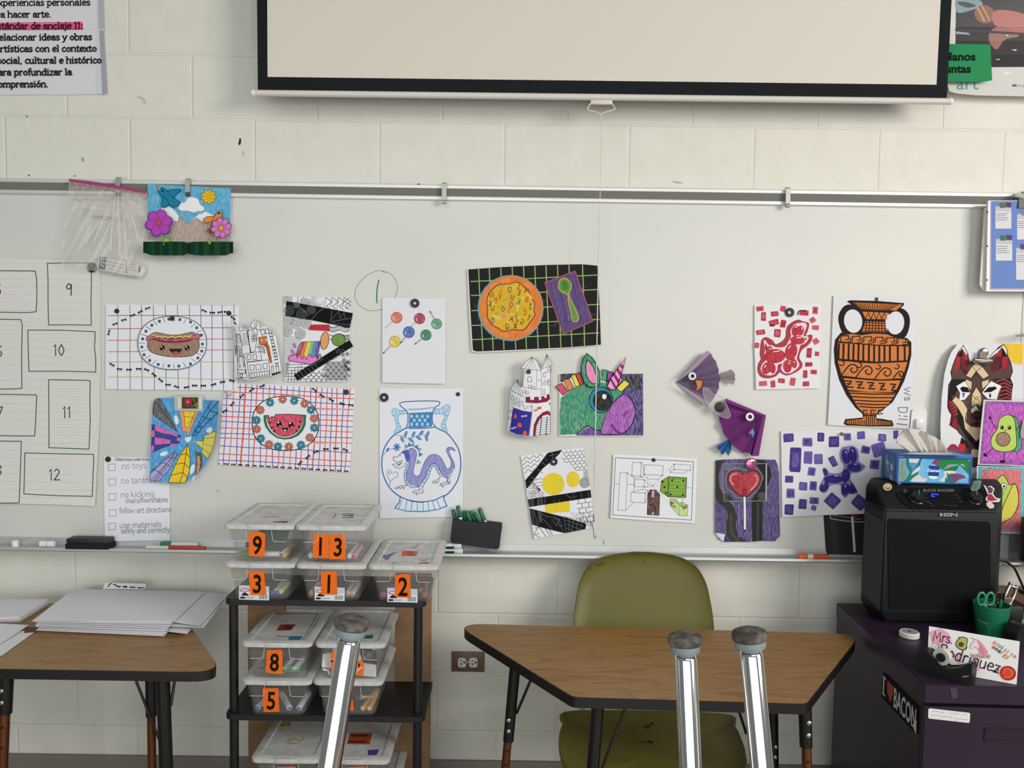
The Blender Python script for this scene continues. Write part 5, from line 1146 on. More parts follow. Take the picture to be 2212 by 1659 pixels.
for s, c_ in (('835 590 925 535 1020 660 940 720', '#d24a60'), ('945 490 1030 470 1105 610 1030 655', '#e8853a'), ('1065 425 1120 400 1195 570 1130 595', '#ecd63e'), ('1130 400 1200 375 1255 540 1195 570', '#c93f4c'), ('1530 335 1600 345 1590 510 1520 490', '#43a05f'), ('1615 355 1700 385 1640 510 1595 500', '#8f3fa0'), ('1740 610 1860 490 1940 545 1810 670', '#ead93f'), ('1790 450 1835 480 1780 560 1740 590', '#df8fb4')): a.P(s, c_, a=.35, line='#15161a', lw=9)
a.E(1510, 790, 175, 192, '#2d87ab', a=.15, line='#101418', lw=11).E(1530, 800, 140, 150, '#242222', a=.15, line='#0c0c0e', lw=8).E(1558, 738, 33, 40, '#eeeef0')
a.build('backdrop', uni, cuts=(2, 2))
a = Art(onboard(.013)).c(1080, 750, 6.9125)
a.sheet('1295 90 1240 160 1215 240 1205 380 1250 520 1330 595 1400 600 1470 580 1500 500 1490 380 1450 270 1400 180', '#2f8f68', a=.4)
a.L('1295 95 1240 170 1212 290 1215 400 1250 510 1320 590 1400 598 1475 575 1498 490 1485 370 1440 250 1380 160', 12, '#141818', close=1)
a.P('1300 190 1350 230 1400 310 1435 420 1440 530 1390 550 1330 500 1285 400 1280 290', '#ea8fc0', a=.3, line='#141818', lw=12); a.build('ear', uni)
a = Art(onboard(.013)).c(1080, 750, 6.9125)
HN = '1880 148 1770 300 1660 460 1600 585 1650 630 1720 640 1760 560 1800 440 1840 300'
a.sheet(HN, '#eda1cb', a=.2)
for s in ('1790 285 1815 250 1850 290 1835 330', '1740 345 1765 315 1825 400 1805 455', '1690 420 1715 390 1790 505 1770 560', '1645 490 1665 465 1745 600 1720 635'): a.P(s, '#8f2f74')
a.L(HN, 11, '#17121a', close=1); a.build('horn', uni)

# ================================================================== patterned sheet with black bands and plain yellow patches
a = Art(onboard(.003, bil(1125, 968, 1290, 1163, .002, .001, .006, .004))).c(1100, 950, 6.9125)
SH = '172 240 780 150 1130 115 1180 500 1215 740 1310 1300 800 1400 375 1480 270 850'
a.sheet(SH, '#e8e8ec')
for k_ in range(4): a.L([(190 + 10 * k_ + i * 26, 290 + k_ * 62 - i * 5 - (18 if (i // 2) % 2 else -18)) for i in range(13 - k_ * 2)], 7, INK)
for r_ in range(7):
    for c_ in range(6):
        x, y = 820 + c_ * 66 + (r_ % 2) * 33, 170 + r_ * 46 - c_ * 6
        if y < 480 and x > 800 + max(0, (r_ - 2)) * 50: a.O(x, y, 34, 32, 6, INK, a0=0, a1=180, n=8)
for q_ in range(5): a.O(1128, 640, 14 + q_ * 15, 14 + q_ * 15, 7, INK)
for q_ in range(6): a.L([(1110, 470 + q_ * 20), (1160, 462 + q_ * 20), (1195, 450 + q_ * 22)], 7, INK, sm=1)
for i in range(8): t = 2.2 + i * .22; a.L([(470, 750), (470 + 240 * math.cos(t + .3), 750 - 240 * math.sin(t - .1))], 5, INK)
for q_ in (70, 120, 170): a.O(470, 750, q_, q_, 5, INK, a0=195, a1=290, n=10)
for r_ in range(6):
    a.L([(985 + r_ * 14, 890 + r_ * 70), (1250 + r_ * 10, 850 + r_ * 72)], 6, INK)
    for c_ in range(3): a.L([(1030 + c_ * 100 + (r_ % 2) * 45 + r_ * 8, 885 + r_ * 70 - c_ * 14), (1040 + c_ * 100 + (r_ % 2) * 45 + r_ * 8, 955 + r_ * 70 - c_ * 14)], 6, INK)
for i in range(12): a.L([(820 + i * 36, 1140 + i * 6), (880 + i * 34, 1190 + i * 12)], 5, INK); a.L([(900 + i * 30, 1090), (1000 + i * 26, 1180 + i * 8)], 4, INK) if i % 2 else None
for i in range(6): a.L([(280, 790 + i * 26), (390 + i * 8, 770 + i * 24)], 5, INK); a.L([(420, 780 + i * 26), (520, 780 + i * 22)], 5, INK)
a.L('370 1420 500 1160', 6, INK).L('390 1420 470 1470 520 1460', 6, INK).L('440 1290 560 1460', 6, INK).L('520 1300 620 1440', 6, INK).L('600 1340 650 1430', 6, INK).L('370 1320 450 1310', 5, INK).L('385 1410 450 1405', 5, INK)
# plain crayoned patches only
a.E(660, 660, 165, 165, '#e8ce2c', a=.12).E(955, 590, 95, 120, '#e8ce2c', a=.12).R(540, 930, 900, 1085, '#e8ce2c', a=.12, rot=-4)
a.P('575 195 790 150 740 220 620 330 500 430 260 735 240 605 420 400', '#17181a')
for s in ('520 250 560 310', '470 320 540 380', '600 240 720 210', '640 190 650 300', '330 560 420 600', '300 620 380 660', '420 440 500 500'): a.L(s, 7, GR, sm=1)
a.P('278 890 1222 745 1238 860 298 1005', '#17181a')
for i in range(5): a.L([(300, 905 + i * 22), (355, 897 + i * 22)], 6, GR); a.L([(425, 888 + i * 22), (490, 878 + i * 22)], 6, GR)
for s in ('355 885 365 990', '430 875 425 980', '490 865 500 970', '540 860 530 960', '855 800 870 840 910 850 920 900', '950 800 990 780 940 870 1000 840', '1070 790 1080 860', '1180 770 1190 850', '665 910 680 940', '745 895 750 930'): a.L(s, 6, GR)
a.P('305 1025 850 1160 1150 1255 1135 1350 855 1400 560 1330 335 1265', '#17181a')
for i in range(9): a.L([(320 + i * 3, 1060 + i * 24), (360 + i * 3, 1062 + i * 24)], 6, GR); a.L([(430 + i * 2, 1080 + i * 18), (480 + i * 2, 1084 + i * 18)], 6, GR)
for s in ('360 1040 410 1200 400 1270', '430 1060 470 1160 420 1280', '480 1100 560 1150 680 1150 820 1380', '500 1180 640 1330', '660 1170 760 1190 700 1270 640 1190', '720 1170 800 1290 700 1280', '815 1150 850 1390', '840 1200 1110 1290', '860 1260 1080 1350', '860 1320 980 1370', '900 1180 880 1380', '960 1200 930 1380', '1020 1220 1000 1370', '1080 1240 1070 1360'): a.L(s, 6, GR)
tag(a.build('doodle_drawing', cuts=(3, 4), clip=SH), 'black-and-white patterned drawing with three black bands and plain yellow patches', 'artwork')
magnet(1196, 997, 8.5, 'black ring magnet on the yellow-patched doodle drawing', True)

# ================================================================== perspective boxes
a = Art(onboard(.002, bil(1318, 983, 1506, 1130, .004, .002, .008, .003))).c(1300, 960, 8.733)
a.sheet('220 185 1000 215 1800 265 1780 900 1755 1485 1000 1445 165 1385 190 800', '#e8e8ed')
LG = '#4b5052'
a.L('260 250 1728 325 1690 1428 205 1330', 11, LG, close=1).L('232 740 325 745', 7, LG).L('475 752 605 757', 7, LG).L('1595 815 1700 822', 7, LG)
for s in ('960 780 815 585', '960 780 1275 450', '960 780 1280 560', '960 780 1270 1120', '960 780 1090 910', '960 780 870 770', '960 780 1110 785', '960 780 870 880', '960 780 620 890', '960 780 870 720'): a.L(s, 4, '#a3a6a8')
for s in ('345 530 480 540 450 1245 305 1240', '580 338 745 345 730 600 565 590', '805 380 1158 402 1145 585 800 565', '1368 373 1680 388 1670 490 1365 472', '625 660 805 672 798 800 615 795', '552 905 820 918 815 1105 545 1085'): a.L(s, 7, LG, close=1)
for s in ('480 540 610 620 605 885', '450 1245 605 1095', '745 345 795 430 775 630 620 635 565 590', '730 600 775 635', '815 585 870 650 1070 660 1145 585', '1368 373 1290 450 1290 530 1530 545 1630 505', '1365 472 1290 530', '805 672 870 720 870 800 800 800', '552 905 740 850 870 860 820 918', '870 860 860 1000 815 1105'): a.L(s, 6, LG)
for x, y in ((480, 540), (745, 345), (565, 590), (730, 600), (800, 565), (1145, 585), (1368, 373), (1365, 472), (1665, 490), (805, 672), (798, 800), (820, 918), (960, 780)): a.E(x, y, 11, 11, '#2d3032', n=8)
a.P('1262 610 1600 632 1582 1000 1248 985', '#6f9c22', a=.25).P('1262 610 1125 690 1105 885 1248 985', '#7ba632', a=.2)
for i in range(5): a.P([(1275, 660 + i * 60), (1585, 672 + i * 62), (1580, 695 + i * 62), (1272, 690 + i * 60)], '#87b035', a=.3)
a.L('1262 610 1600 632 1582 1000 1248 985', 13, '#1d3a1a', close=1).L('1262 610 1125 690 1105 885 1248 985', 11, '#1d3a1a')
for x, y in ((1326, 675), (1540, 685), (1420, 805), (1295, 945), (1528, 953), (1150, 705), (1182, 805), (1215, 912)): a.E(x, y, 18, 20, '#16240f', n=14)
a.P('912 855 1015 860 1095 945 1080 1340 855 1325 870 930', '#5d3f3a', a=.2, line='#33201d', lw=8).L('870 935 1092 945', 8, '#33201d').P('945 870 990 872 985 1000 940 1000', '#c3b0ab').P('950 1280 985 1285 980 1330 945 1325', '#cbbab6').P('900 1130 1050 1120 1040 1160 960 1200 910 1160', '#3f2926', a=.2)
for i in range(8): a.E(random.uniform(890, 1060), random.uniform(1000, 1290), 30, 18, random.choice(['#6d4f49', '#4f332f', '#7b5d56']), a=.3, n=10)
a.P('1285 1020 1460 1140 1455 1340 1288 1150', '#bcdc8f', a=.3, line='#4b6a35', lw=7).P('1460 1140 1622 1145 1612 1350 1455 1340', '#bcdc8f', a=.3, line='#4b6a35', lw=7).P('1285 1020 1420 1030 1622 1145 1460 1140', '#9fc76f', a=.2, line='#4b6a35', lw=6).P('1430 1010 1545 1035 1480 1110 1405 1055', '#ececef', line=LG, lw=6)
for x, y, r in ((1330, 1100, 40), (1365, 1170, 30), (1310, 1130, 70), (1550, 1200, -50), (1590, 1180, -70), (1520, 1170, 10)): a.E(x, y, 45, 15, '#8a5a52', rot=r, a=.2, n=12)
tag(a.build('perspective_drawing', cuts=(3, 3)), 'pencil drawing of boxes in perspective with a green dotted cube', 'artwork')
magnet(1411.5, 993.5, 4.4, 'small black magnet on top of the perspective boxes drawing')
# ================================================================== folded paper fish
def fan(name, parent, tip, rim, y0, amp, m, tipoff=.006):
    """pleated paper fan: tip pixel, rim pixels alternating ridge / valley"""
    bm = BM(); T = [bm.verts.new(at(tip[0], tip[1], BOARD - tipoff))]
    R_ = [bm.verts.new(at(u, v, y0 - (amp if i % 2 else 0))) for i, (u, v) in enumerate(rim)]
    for p, q in zip(R_, R_[1:]): bm.faces.new((T[0], p, q))
    bmesh.ops.solidify(bm, geom=list(bm.faces), thickness=.0005); return obj(name, bm, m, parent, ang=2)
f6 = lambda s: [(1440 + x / 6.379, 740 + y / 6.379) for x, y in pts_of(s)]
LILAC = mat('paper_lilac', '#9c83a6', .8); PLUM = mat('paper_plum', '#8e3d90', .8); PALE = mat('paper_pale', '#c3b5bd', .8); BLUP = mat('paper_blue', '#3d7fc0', .8)
def eye(parent, x, y, r, base):
    a = Art(onboard(base)).c(1440, 740, 6.379); a.E(x, y, r * 1.06, r * 1.06, '#3a2e3a').E(x, y, r, r, '#e9e8ea').E(x + 2, y + 1, r * .5, r * .5, '#2b2523').E(x - 4, y + 4, r * .22, r * .2, '#5b5350'); a.build('paper_eye', parent)
fs = thing('paper_fish', 'pale lilac pleated paper fish with orange fin pointing left', 'paper fish', at(1475, 830, BOARD - .01), 'folded paper fish')
fan('body', fs, f6('135 545')[0], f6('558 112 610 150 640 215 680 258 700 330 720 378 712 420 735 470 740 520 720 560 722 630 690 690 640 780 558 886'), BOARD - .012, .012, LILAC)
bm = BM(); prism(bm, [at(u, v, BOARD - .0262) for u, v in f6('135 545 558 112 605 150 350 395')], (0, .0005, 0)); prism(bm, [at(u, v, BOARD - .0262) for u, v in f6('135 545 190 580 600 830 558 886 240 650')], (0, .0005, 0)); obj('fold_flap', bm, mat('paper_lilac_pale', '#a48da2', .8), fs)
fan('tail', fs, f6('720 492')[0], f6('740 440 890 370 925 405 945 440 935 470 945 490 940 525 918 585 840 545'), BOARD - .014, .008, PALE)
eye(fs, 355, 462, 54, .030)
a = Art(onboard(.029)).c(1440, 740, 6.379); a.sheet('400 520 490 525 485 590 450 640 395 662 420 610', '#e0873f'); a.L('400 520 490 525 485 590 450 640 395 662 420 610', 7, '#2a1d18', close=1, sm=1)
for i in range(3): a.L([(418, 545 + i * 25), (478, 550 + i * 25)], 5, '#c4692c')
a.build('fin', fs)
fp = thing('paper_fish', 'deep purple pleated paper fish with blue tail pointing right', 'paper fish', at(1610, 940, BOARD - .01), 'folded paper fish')
fan('body', fp, f6('1350 1000')[0], f6('820 772 785 800 760 880 735 960 728 1075 760 1140 790 1260 850 1330 880 1360 920 1420 1040 1515 1140 1520 1175 1565 1270 1562'), BOARD - .012, .013, PLUM)
bm = BM(); prism(bm, [at(u, v, BOARD - .0268) for u, v in f6('820 772 1365 1000 1345 1015 860 840 800 800')], (0, .0005, 0)); prism(bm, [at(u, v, BOARD - .0268) for u, v in f6('1370 1000 1270 1562 1175 1565 1330 1010')], (0, .0005, 0)); obj('fold_flap', bm, mat('paper_plum_dark', '#742776', .8), fp)
fan('tail', fp, f6('870 1345')[0], f6('850 1345 685 1430 710 1475 725 1460 755 1530 780 1540 800 1490 850 1565 885 1500 892 1400'), BOARD - .016, .010, BLUP)
eye(fp, 1148, 1022, 57, .031)
a = Art(onboard(.030)).c(1440, 740, 6.379); a.sheet('1130 1250 1185 1185 1215 1230 1205 1270 1185 1312 1170 1262', '#5a7fb4', a=.3); a.build('fin', fp)
t = thing('clear_clip', 'clear plastic strip with a black magnet joining the two paper fish', 'magnet', at(1555, 880, BOARD - .03))
bm = BM(); prism(bm, [at(u, v, BOARD - .032) for u, v in cat(f6('500 640 545 625 600 660 640 700 790 790 860 940 880 1010 840 1045 740 1010 600 890 520 760'), 4, True)], (0, .0015, 0)); obj('plastic_strip', bm, mat('clear_plastic', '#e8e6e2', .2, alpha=.10, spec=.5), t)
bm = BM(); lp_ = cat(f6('500 640 545 625 600 660 640 700 790 790 860 940 880 1010 840 1045 740 1010 600 890 520 760 500 640'), 4); tube(bm, [at(u, v, BOARD - .032) for u, v in lp_], .0008, 6); obj('rim', bm, mat('clear_rim', '#d9d6d0', .2, alpha=.7, spec=.9), t)
c = at(*f6('728 888')[0], BOARD - .033); bm = BM(); lathe(bm, c, (0, -1, 0), [(.016, 0), (.0168, .001), (.0165, .0055), (.0145, .0065)], 28); obj('magnet_disc', bm, MAGB, t)

# ================================================================== heart lollipop painting
a = Art(onboard(.003, bil(1545, 990, 1686, 1170, .002, .003, .003, .006))).c(1520, 970, 7.54)
OUT = '195 185 350 170 700 162 1170 175 1205 260 1225 400 1230 700 1235 1000 1245 1420 1180 1475 1170 1500 940 1495 800 1510 325 1510 190 1365 185 800'
a.sheet(OUT, '#54467a', a=.25)
a.P('195 185 345 175 280 260 248 420 260 600 320 740 420 830 500 960 545 1100 520 1260 560 1400 700 1505 440 1508 370 1400 365 1250 390 1100 385 1020 330 940 240 880 195 820', '#3a3a38')
a.P('245 430 300 300 350 330 330 500 340 640 420 760 515 900 520 970 440 880 330 760 260 620', '#6d6b7c')
a.P('840 180 990 178 1080 300 1110 420 1075 520 1020 640 970 800 960 960 955 1250 960 1490 790 1505 785 1200 780 860 860 700 960 500 950 350', '#2f302e')
a.P('870 880 905 880 900 1490 860 1495', '#454640').P('420 1050 470 1080 460 1250 520 1420 600 1500 540 1505 430 1380', '#4d4c44')
for i in range(14): x = random.choice([240, 560, 620, 700, 1060, 1120, 1190]); y = random.uniform(900, 1300); a.P([(x, y), (x + 26, y), (x + 34, y + 170), (x + 6, y + 180)], random.choice(['#65588f', '#4a3c70', '#6f639a']), a=.2)
a.P('310 245 1030 238 1025 845 330 850', '#55526c', a=.12).P('860 250 1030 240 1025 840 770 845 930 600 960 450', '#2b2c2c').P('335 845 320 720 400 730 500 840', '#3c3d3c')
a.L('305 242 1030 235 1025 845 330 848', 7, '#a5a6ac', close=1).L('1018 240 1014 842', 14, '#b9b9b4')
for i in range(7): a.L([(330, 262 + i * 13), (440 + (i * 53) % 200, 258 + i * 13)], 5, '#8b8a9a'); a.L([(860 + (i * 37) % 50, 720 + i * 18), (1000, 712 + i * 18)], 6, '#80827c'); a.L([(340, 640 + i * 28), (370 + (i * 17) % 40, 655 + i * 28)], 5, '#85848f')
a.L('650 335 560 315 460 330 370 410 362 580 420 680 480 720 520 780 640 805 720 800 800 740 900 640 945 520 970 470 930 380 860 315 780 330 700 330', 7, '#a9a9b2', sm=1, close=1)
a.P('660 450 640 400 580 360 500 355 430 390 398 470 410 560 480 660 560 730 640 770 720 765 800 690 890 600 925 500 900 400 830 355 740 365 690 410', '#b2404a', a=.05, sm=1, line='#45141c', lw=13)
for i in range(8): t = i * .8; a.E(660 + 150 * math.cos(t), 540 + 90 * math.sin(t), 60, 30, random.choice(['#bb4a52', '#a83a44', '#b54650']), rot=t * 57, n=12)
a.L('490 580 450 540 435 470 470 420 540 400', 22, '#d99a94', sm=1).L('760 675 840 590 875 510 860 440 820 425', 18, '#dfa9a0', sm=1)
a.P('640 660 690 655 690 770 640 775', '#9c3540', line='#45141c', lw=9).L('665 790 672 1040 672 1310', 52, '#1c1a1e').L('665 788 672 1040 672 1300', 36, '#e6e6ea')
a.P('190 1365 350 1388 325 1510 240 1430', '#d8d8dc').P('350 1390 430 1510 322 1512', '#4d3f76')
tag(a.build('heart_painting', cuts=(3, 3)), 'purple and black painting of a red heart lollipop', 'artwork')
gem(1621.5, 1001.5, 13.5, 'pink faceted magnet on top of the heart lollipop painting', GEMP)

# ================================================================== balloon dogs
a = Art(onboard(.003, bil(1630, 658, 1772, 840, .002, .001, .006, .003))).c(1610, 640, 7.54)
a.sheet('148 140 700 132 1225 128 1215 600 1222 1500 700 1512 175 1520 150 900', '#e5e5e8')
R1, R2, R3 = '#b83040', '#a8404c', '#e9b5bc'
def tiles(a, L_, cols, halo, hw):
    for x0, y0, x1, y1, r in L_:
        c_ = random.choice(cols); w_, h_ = (x1 - x0), (y1 - y0); cx, cy = (x0 + x1) / 2, (y0 + y1) / 2
        ang_ = math.radians(r); pp = [(cx + x * math.cos(ang_) - y * math.sin(ang_), cy + x * math.sin(ang_) + y * math.cos(ang_)) for x, y in [(dx * w_ / 2 + random.uniform(-4, 4), dy * h_ / 2 + random.uniform(-4, 4)) for dx, dy in ((-1, -.8), (-.85, -1), (.85, -1), (1, -.8), (1, .8), (.85, 1), (-.85, 1), (-1, .8))]]
        if halo: a.P([(cx + (x - cx) * 1.14, cy + (y - cy) * 1.14) for x, y in pp], halo)
        a.P(pp, c_, a=.08); q_ = [(cx + (x - cx) * .6, cy + (y - cy) * .6) for x, y in pp]; a.P(q_, random.choice(cols), a=.2)
tiles(a, [(180, 165, 298, 245, -8), (258, 262, 335, 398, 3), (415, 245, 542, 325, -5), (570, 158, 658, 250, 12), (880, 232, 1030, 315, 4), (1092, 168, 1184, 288, 5), (388, 385, 545, 475, -14), (572, 388, 660, 508, 10), (1050, 345, 1140, 430, -35), (1088, 474, 1198, 548, 2), (180, 545, 322, 625, -8), (472, 535, 572, 665, 5), (1102, 690, 1196, 780, -35), (150, 760, 222, 842, 5), (995, 845, 1082, 998, 4), (1132, 902, 1200, 972, 5), (975, 1072, 1090, 1142, -3), (940, 1205, 1012, 1330, 3), (1065, 1200, 1166, 1272, 3), (224, 1385, 356, 1462, -6), (412, 1372, 488, 1484, -5), (535, 1340, 640, 1412, 4), (725, 1328, 812, 1452, 10), (938, 1390, 1042, 1466, 2)], ['#b83444', '#c24c54', '#a82c3c', '#c85a62'], '#efc9cd', 6)
DOG = '1040 470 1030 430 980 415 920 400 870 380 780 410 690 480 660 560 655 650 610 720 500 780 450 720 400 690 350 665 290 680 255 740 240 860 235 960 250 1020 210 1100 195 1200 230 1290 300 1330 400 1335 500 1300 560 1240 600 1265 680 1290 780 1260 850 1220 920 1160 930 1090 880 1000 920 880 1020 800 1080 720 1095 640 1050 625 990 640 1020 560'
a.P(DOG, R2, a=.05, sm=1)
a.P('1000 480 960 430 880 435 800 460 735 560 745 640 710 720 640 820 500 830 440 800 380 790 320 715 300 740 320 860 310 960 330 1040 280 1100 250 1180 290 1260 380 1290 470 1270 520 1200 530 1120 600 1100 580 1180 640 1250 740 1250 830 1190 880 1120 850 1040 840 1000 880 860 900 800 980 760 1030 690 1010 650 950 640', '#f0d3d8', sm=1)
for cx, cy, rx, ry, r in ((815, 560, 58, 88, 12), (895, 560, 58, 80, 10), (850, 715, 118, 66, 4), (745, 900, 95, 145, 14), (480, 975, 170, 112, -4), (385, 870, 48, 60, 30), (350, 1170, 72, 102, 25), (440, 1170, 50, 84, -8), (685, 1140, 68, 100, -5), (790, 1090, 48, 80, -15)): a.E(cx, cy, rx, ry, R1, a=.15, rot=r, line='#7e1a2a', lw=5)
a.P('330 760 365 850 330 880 320 820', R1, line='#7e1a2a', lw=5).E(985, 695, 18, 14, '#8d2638')
for s in ('810 505 850 490', '920 500 930 540', '840 672 910 678', '705 850 735 805', '460 905 560 890', '395 845 415 865', '310 1160 335 1125', '705 1080 730 1110', '790 1060 805 1080'): a.L(s, 14, '#f0dfe1')
a.L('850 300 880 240 990 232', 16, '#2a2022', sm=1).E(440, 475, 44, 16, '#3a3133')
tag(a.build('balloon_dog_painting', cuts=(3, 3)), 'red painting of a balloon dog among small red blocks', 'artwork')
magnet(1705, 675, 10, 'black ring magnet on the red balloon dog painting', True)
a = Art(onboard(.004, bil(1688, 930, 1938, 1115, .002, .002, .004, .006))).c(1670, 910, 7.542)
a.sheet('128 155 700 138 1200 145 2080 165 2085 1540 1460 1508 800 1530 150 1560 140 900', '#dedee0')
P_ = ['#503a88', '#5d4a98', '#6a58a4', '#473280']
tiles(a, [(165, 198, 334, 338, -3), (478, 270, 640, 408, 2), (725, 185, 832, 330, 2), (905, 245, 1075, 422, 1), (1152, 192, 1272, 315, -3), (1368, 165, 1500, 292, -4), (1710, 205, 1842, 330, 3), (1962, 150, 2040, 290, 0), (268, 425, 458, 828, 2), (500, 488, 640, 692, 1), (670, 532, 808, 698, -2), (925, 570, 1028, 738, -28), (1435, 405, 1578, 525, 12), (1612, 350, 1838, 570, -18), (1578, 630, 1730, 782, 3), (568, 750, 686, 890, 8), (195, 888, 330, 1002, 3), (218, 1098, 354, 1252, 1), (422, 990, 558, 1128, 4), (598, 978, 712, 1126, 2), (418, 1268, 548, 1430, 2), (592, 1240, 745, 1348, 5), (188, 1352, 334, 1526, 3), (620, 1370, 705, 1450, 20), (860, 1195, 1075, 1400, 42), (1300, 1225, 1520, 1420, 40)], P_, None, 0)
a.P('1080 520 1120 430 1200 410 1290 400 1370 450 1400 560 1400 650 1500 730 1460 800 1380 840 1280 850 1260 940 1300 1000 1380 1160 1330 1190 1240 1190 1180 1250 1110 1180 1090 1040 940 1050 900 1120 840 1170 770 1140 750 1070 800 960 830 900 805 790 840 755 890 790 930 840 1090 840 1150 740 1100 640', '#8a80b0', sm=1)
for cx, cy, rx, ry, r in ((1185, 575, 62, 120, -12), (1300, 550, 62, 130, -5), (1325, 750, 118, 70, 3), (1185, 890, 65, 110, 10), (980, 945, 150, 62, 0), (850, 830, 28, 62, -20), (832, 1070, 58, 90, 35), (1170, 1110, 58, 100, -3), (1270, 1090, 60, 90, -28)): a.E(cx, cy, rx, ry, '#2f2480', a=.1, rot=r, line='#1d1560', lw=5)
a.P('1220 1180 1375 1150 1320 1060', '#2f2480').P('1420 710 1490 735 1430 790', '#6d62a4')
for s in ('1180 490 1200 520', '1285 460 1300 490', '1320 700 1360 702', '1010 890 1050 892', '830 1000 822 1030', '1175 1040 1185 1070', '1240 1010 1250 1040'): a.L(s, 14, '#cfcbe6')
tag(a.build('balloon_dog_painting', cuts=(3, 3)), 'purple painting of a balloon dog behind the tissue box', 'artwork')
bm = BM(); c = at(1817, 937, BOARD - .006); lathe(bm, c, (0, -1, 0), [(.004, 0), (.005, .003), (.004, .008), (.006, .012), (.004, .014)], 14); tag(obj('push_magnet', bm, mat('wood_pin', '#7a4f38', .5, noise=(120, '#c89a72', .8)), org=c), 'tiny wooden pin magnet on the purple balloon dog painting', 'magnet')
a = Art(onboard(.0012, bil(1780, 1100, 1900, 1217, .0, .0, .004, .004))).c(1760, 880, 3.770)
a.sheet('72 830 420 830 400 1265 250 1265 110 1245 90 1160 72 900', '#2c2c2d')
a.P('130 840 180 840 190 1050 200 1260 150 1245 130 1050', '#353536').L('125 850 128 905 240 925 400 935', 8, '#a3a49e').L('150 880 240 890 300 900 380 915', 5, '#8d8e88', sm=1)
a.E(318, 850, 40, 46, '#8c2436').L('305 895 315 1030 324 1172', 20, '#cfcdc8')
tag(a.build('lollipop_painting', cuts=(1, 3)), 'dark lollipop painting standing on the tray behind the speaker', 'artwork')

# ================================================================== amphora
a = Art(onboard(.003, bil(1796, 638, 1985, 922, .002, .004, .006, .004))).c(1770, 620, 5.183)
a.sheet('158 95 640 100 1115 122 1060 900 1000 1588 500 1568 95 1545 130 800', '#dedee2')
BK, OR = '#2b2220', '#cf7a3c'
def hdl(s): a.P(s, BK, sm=1)
hdl('440 215 340 195 270 220 220 300 212 380 240 480 280 530 400 560 500 480 520 400 500 300'); hdl('800 260 860 240 930 240 990 290 1014 370 1000 480 960 560 900 575 840 560 760 500')
a.E(378, 382, 102, 132, '#dedee2', rot=-8, n=24).E(852, 402, 98, 130, '#dedee2', rot=5, n=24)
VB = '305 165 340 148 640 155 950 180 945 205 880 260 800 290 745 330 735 430 760 500 850 560 980 570 1030 620 1030 760 1000 900 950 1050 890 1170 820 1290 720 1370 640 1430 640 1470 720 1478 815 1500 832 1540 820 1562 560 1562 300 1550 270 1530 290 1478 400 1470 490 1460 480 1420 400 1350 300 1210 220 1040 170 850 160 700 175 590 240 510 400 530 470 500 500 440 500 350 440 260 350 190'
a.P(VB, BK)
a.P('380 172 930 196 860 262 470 250', OR).P('480 275 780 290 735 360 520 358', OR, a=.1).P('515 385 735 390 745 505 480 500', OR).P('370 525 470 540 600 522 760 530 860 575 985 590 995 650 700 650 450 630 210 605 240 545', OR, a=.1)
a.P('205 625 450 640 700 660 1000 665 1000 740 985 820 640 835 205 800', OR, a=.12).P('205 825 640 855 985 840 955 940 920 1020 700 1035 500 1020 250 990', OR, a=.1).P('270 1020 640 1050 910 1045 860 1160 800 1175 560 1175 320 1150', OR, a=.1)
a.P('330 1170 860 1190 760 1330 700 1370 620 1430 510 1430 430 1340', OR, a=.1).P('510 1445 625 1445 640 1490 810 1510 815 1545 560 1548 300 1530 300 1495 480 1480', OR)
LK = '#2b2019'
for i in range(16): x = 400 + i * 32; a.L([(x, 178 + i), (480 + i * 20, 250 + i * .8)], 9, LK)
for i in range(4): x = 520 + i * 60; a.L([(x, 355), (x + 28, 285), (x + 56, 355)], 9, LK)
for i in range(4): a.L([(505, 400 + i * 30), (742, 404 + i * 30)], 9, LK)
for i in range(7): a.L([(530 + i * 34, 385), (520 + i * 36, 505)], 9, LK)
for i in range(6): x = 240 + i * 128; a.L([(x, 605 + i * 5), (x + 4, 548 + i * 5), (x + 85, 544 + i * 6), (x + 90, 590 + i * 6), (x + 55, 590 + i * 6)], 11, LK) ; a.L([(x + 110, 560 + i * 5), (x + 112, 615 + i * 5), (x + 50, 620 + i * 5)], 10, LK)
for i, x in enumerate((220, 272, 330, 384, 440, 494, 556, 614, 672, 730, 790, 878, 955)): a.L([(x, 635 + i * 3), (x - 6 + i * .6, 800 + min(i, 7) * 5 - max(0, i - 8) * 4)], 21, LK)
a.L('205 615 450 635 640 652 1000 655', 13, LK).L('195 808 450 840 640 848 990 828', 15, LK).L('240 1000 500 1030 700 1042 920 1030', 14, LK)
for x, y in ((245, 990), (410, 1010), (620, 1028), (830, 1020)):
    k_ = 1.0 if x < 800 else .62
    a.L([(x, y), (x + 60 * k_, y - 80 * k_), (x + 110 * k_, y - 122 * k_), (x + 165 * k_, y - 110 * k_), (x + 180 * k_, y - 60 * k_), (x + 140 * k_, y - 30 * k_), (x + 105 * k_, y - 60 * k_), (x + 125 * k_, y - 85 * k_)], 13, LK, sm=1)
for x, y in ((235, 868), (430, 890), (640, 910), (850, 905)): a.L([(x + 20, y - 40), (x + 45, y - 20), (x + 25, y + 12), (x - 8, y)], 11, LK, sm=1)
for i in range(5): x = 285 + i * 128; y = 1050 + i * 9; k_ = 1 - i * .07; a.L([(x, y), (x + 75 * k_, y + 5), (x + 20 * k_, y + 70), (x + 95 * k_, y + 72)], 15, LK).L([(x + 20, y + 30), (x + 70 * k_, y + 36)], 12, LK)
for y, x0, x1 in ((1195, 330, 850), (1235, 360, 830), (1275, 385, 800), (1312, 420, 770), (1345, 450, 735)): a.L([(x0, y - 8), ((x0 + x1) / 2, y + 4), (x1, y + 4)], 13, LK)
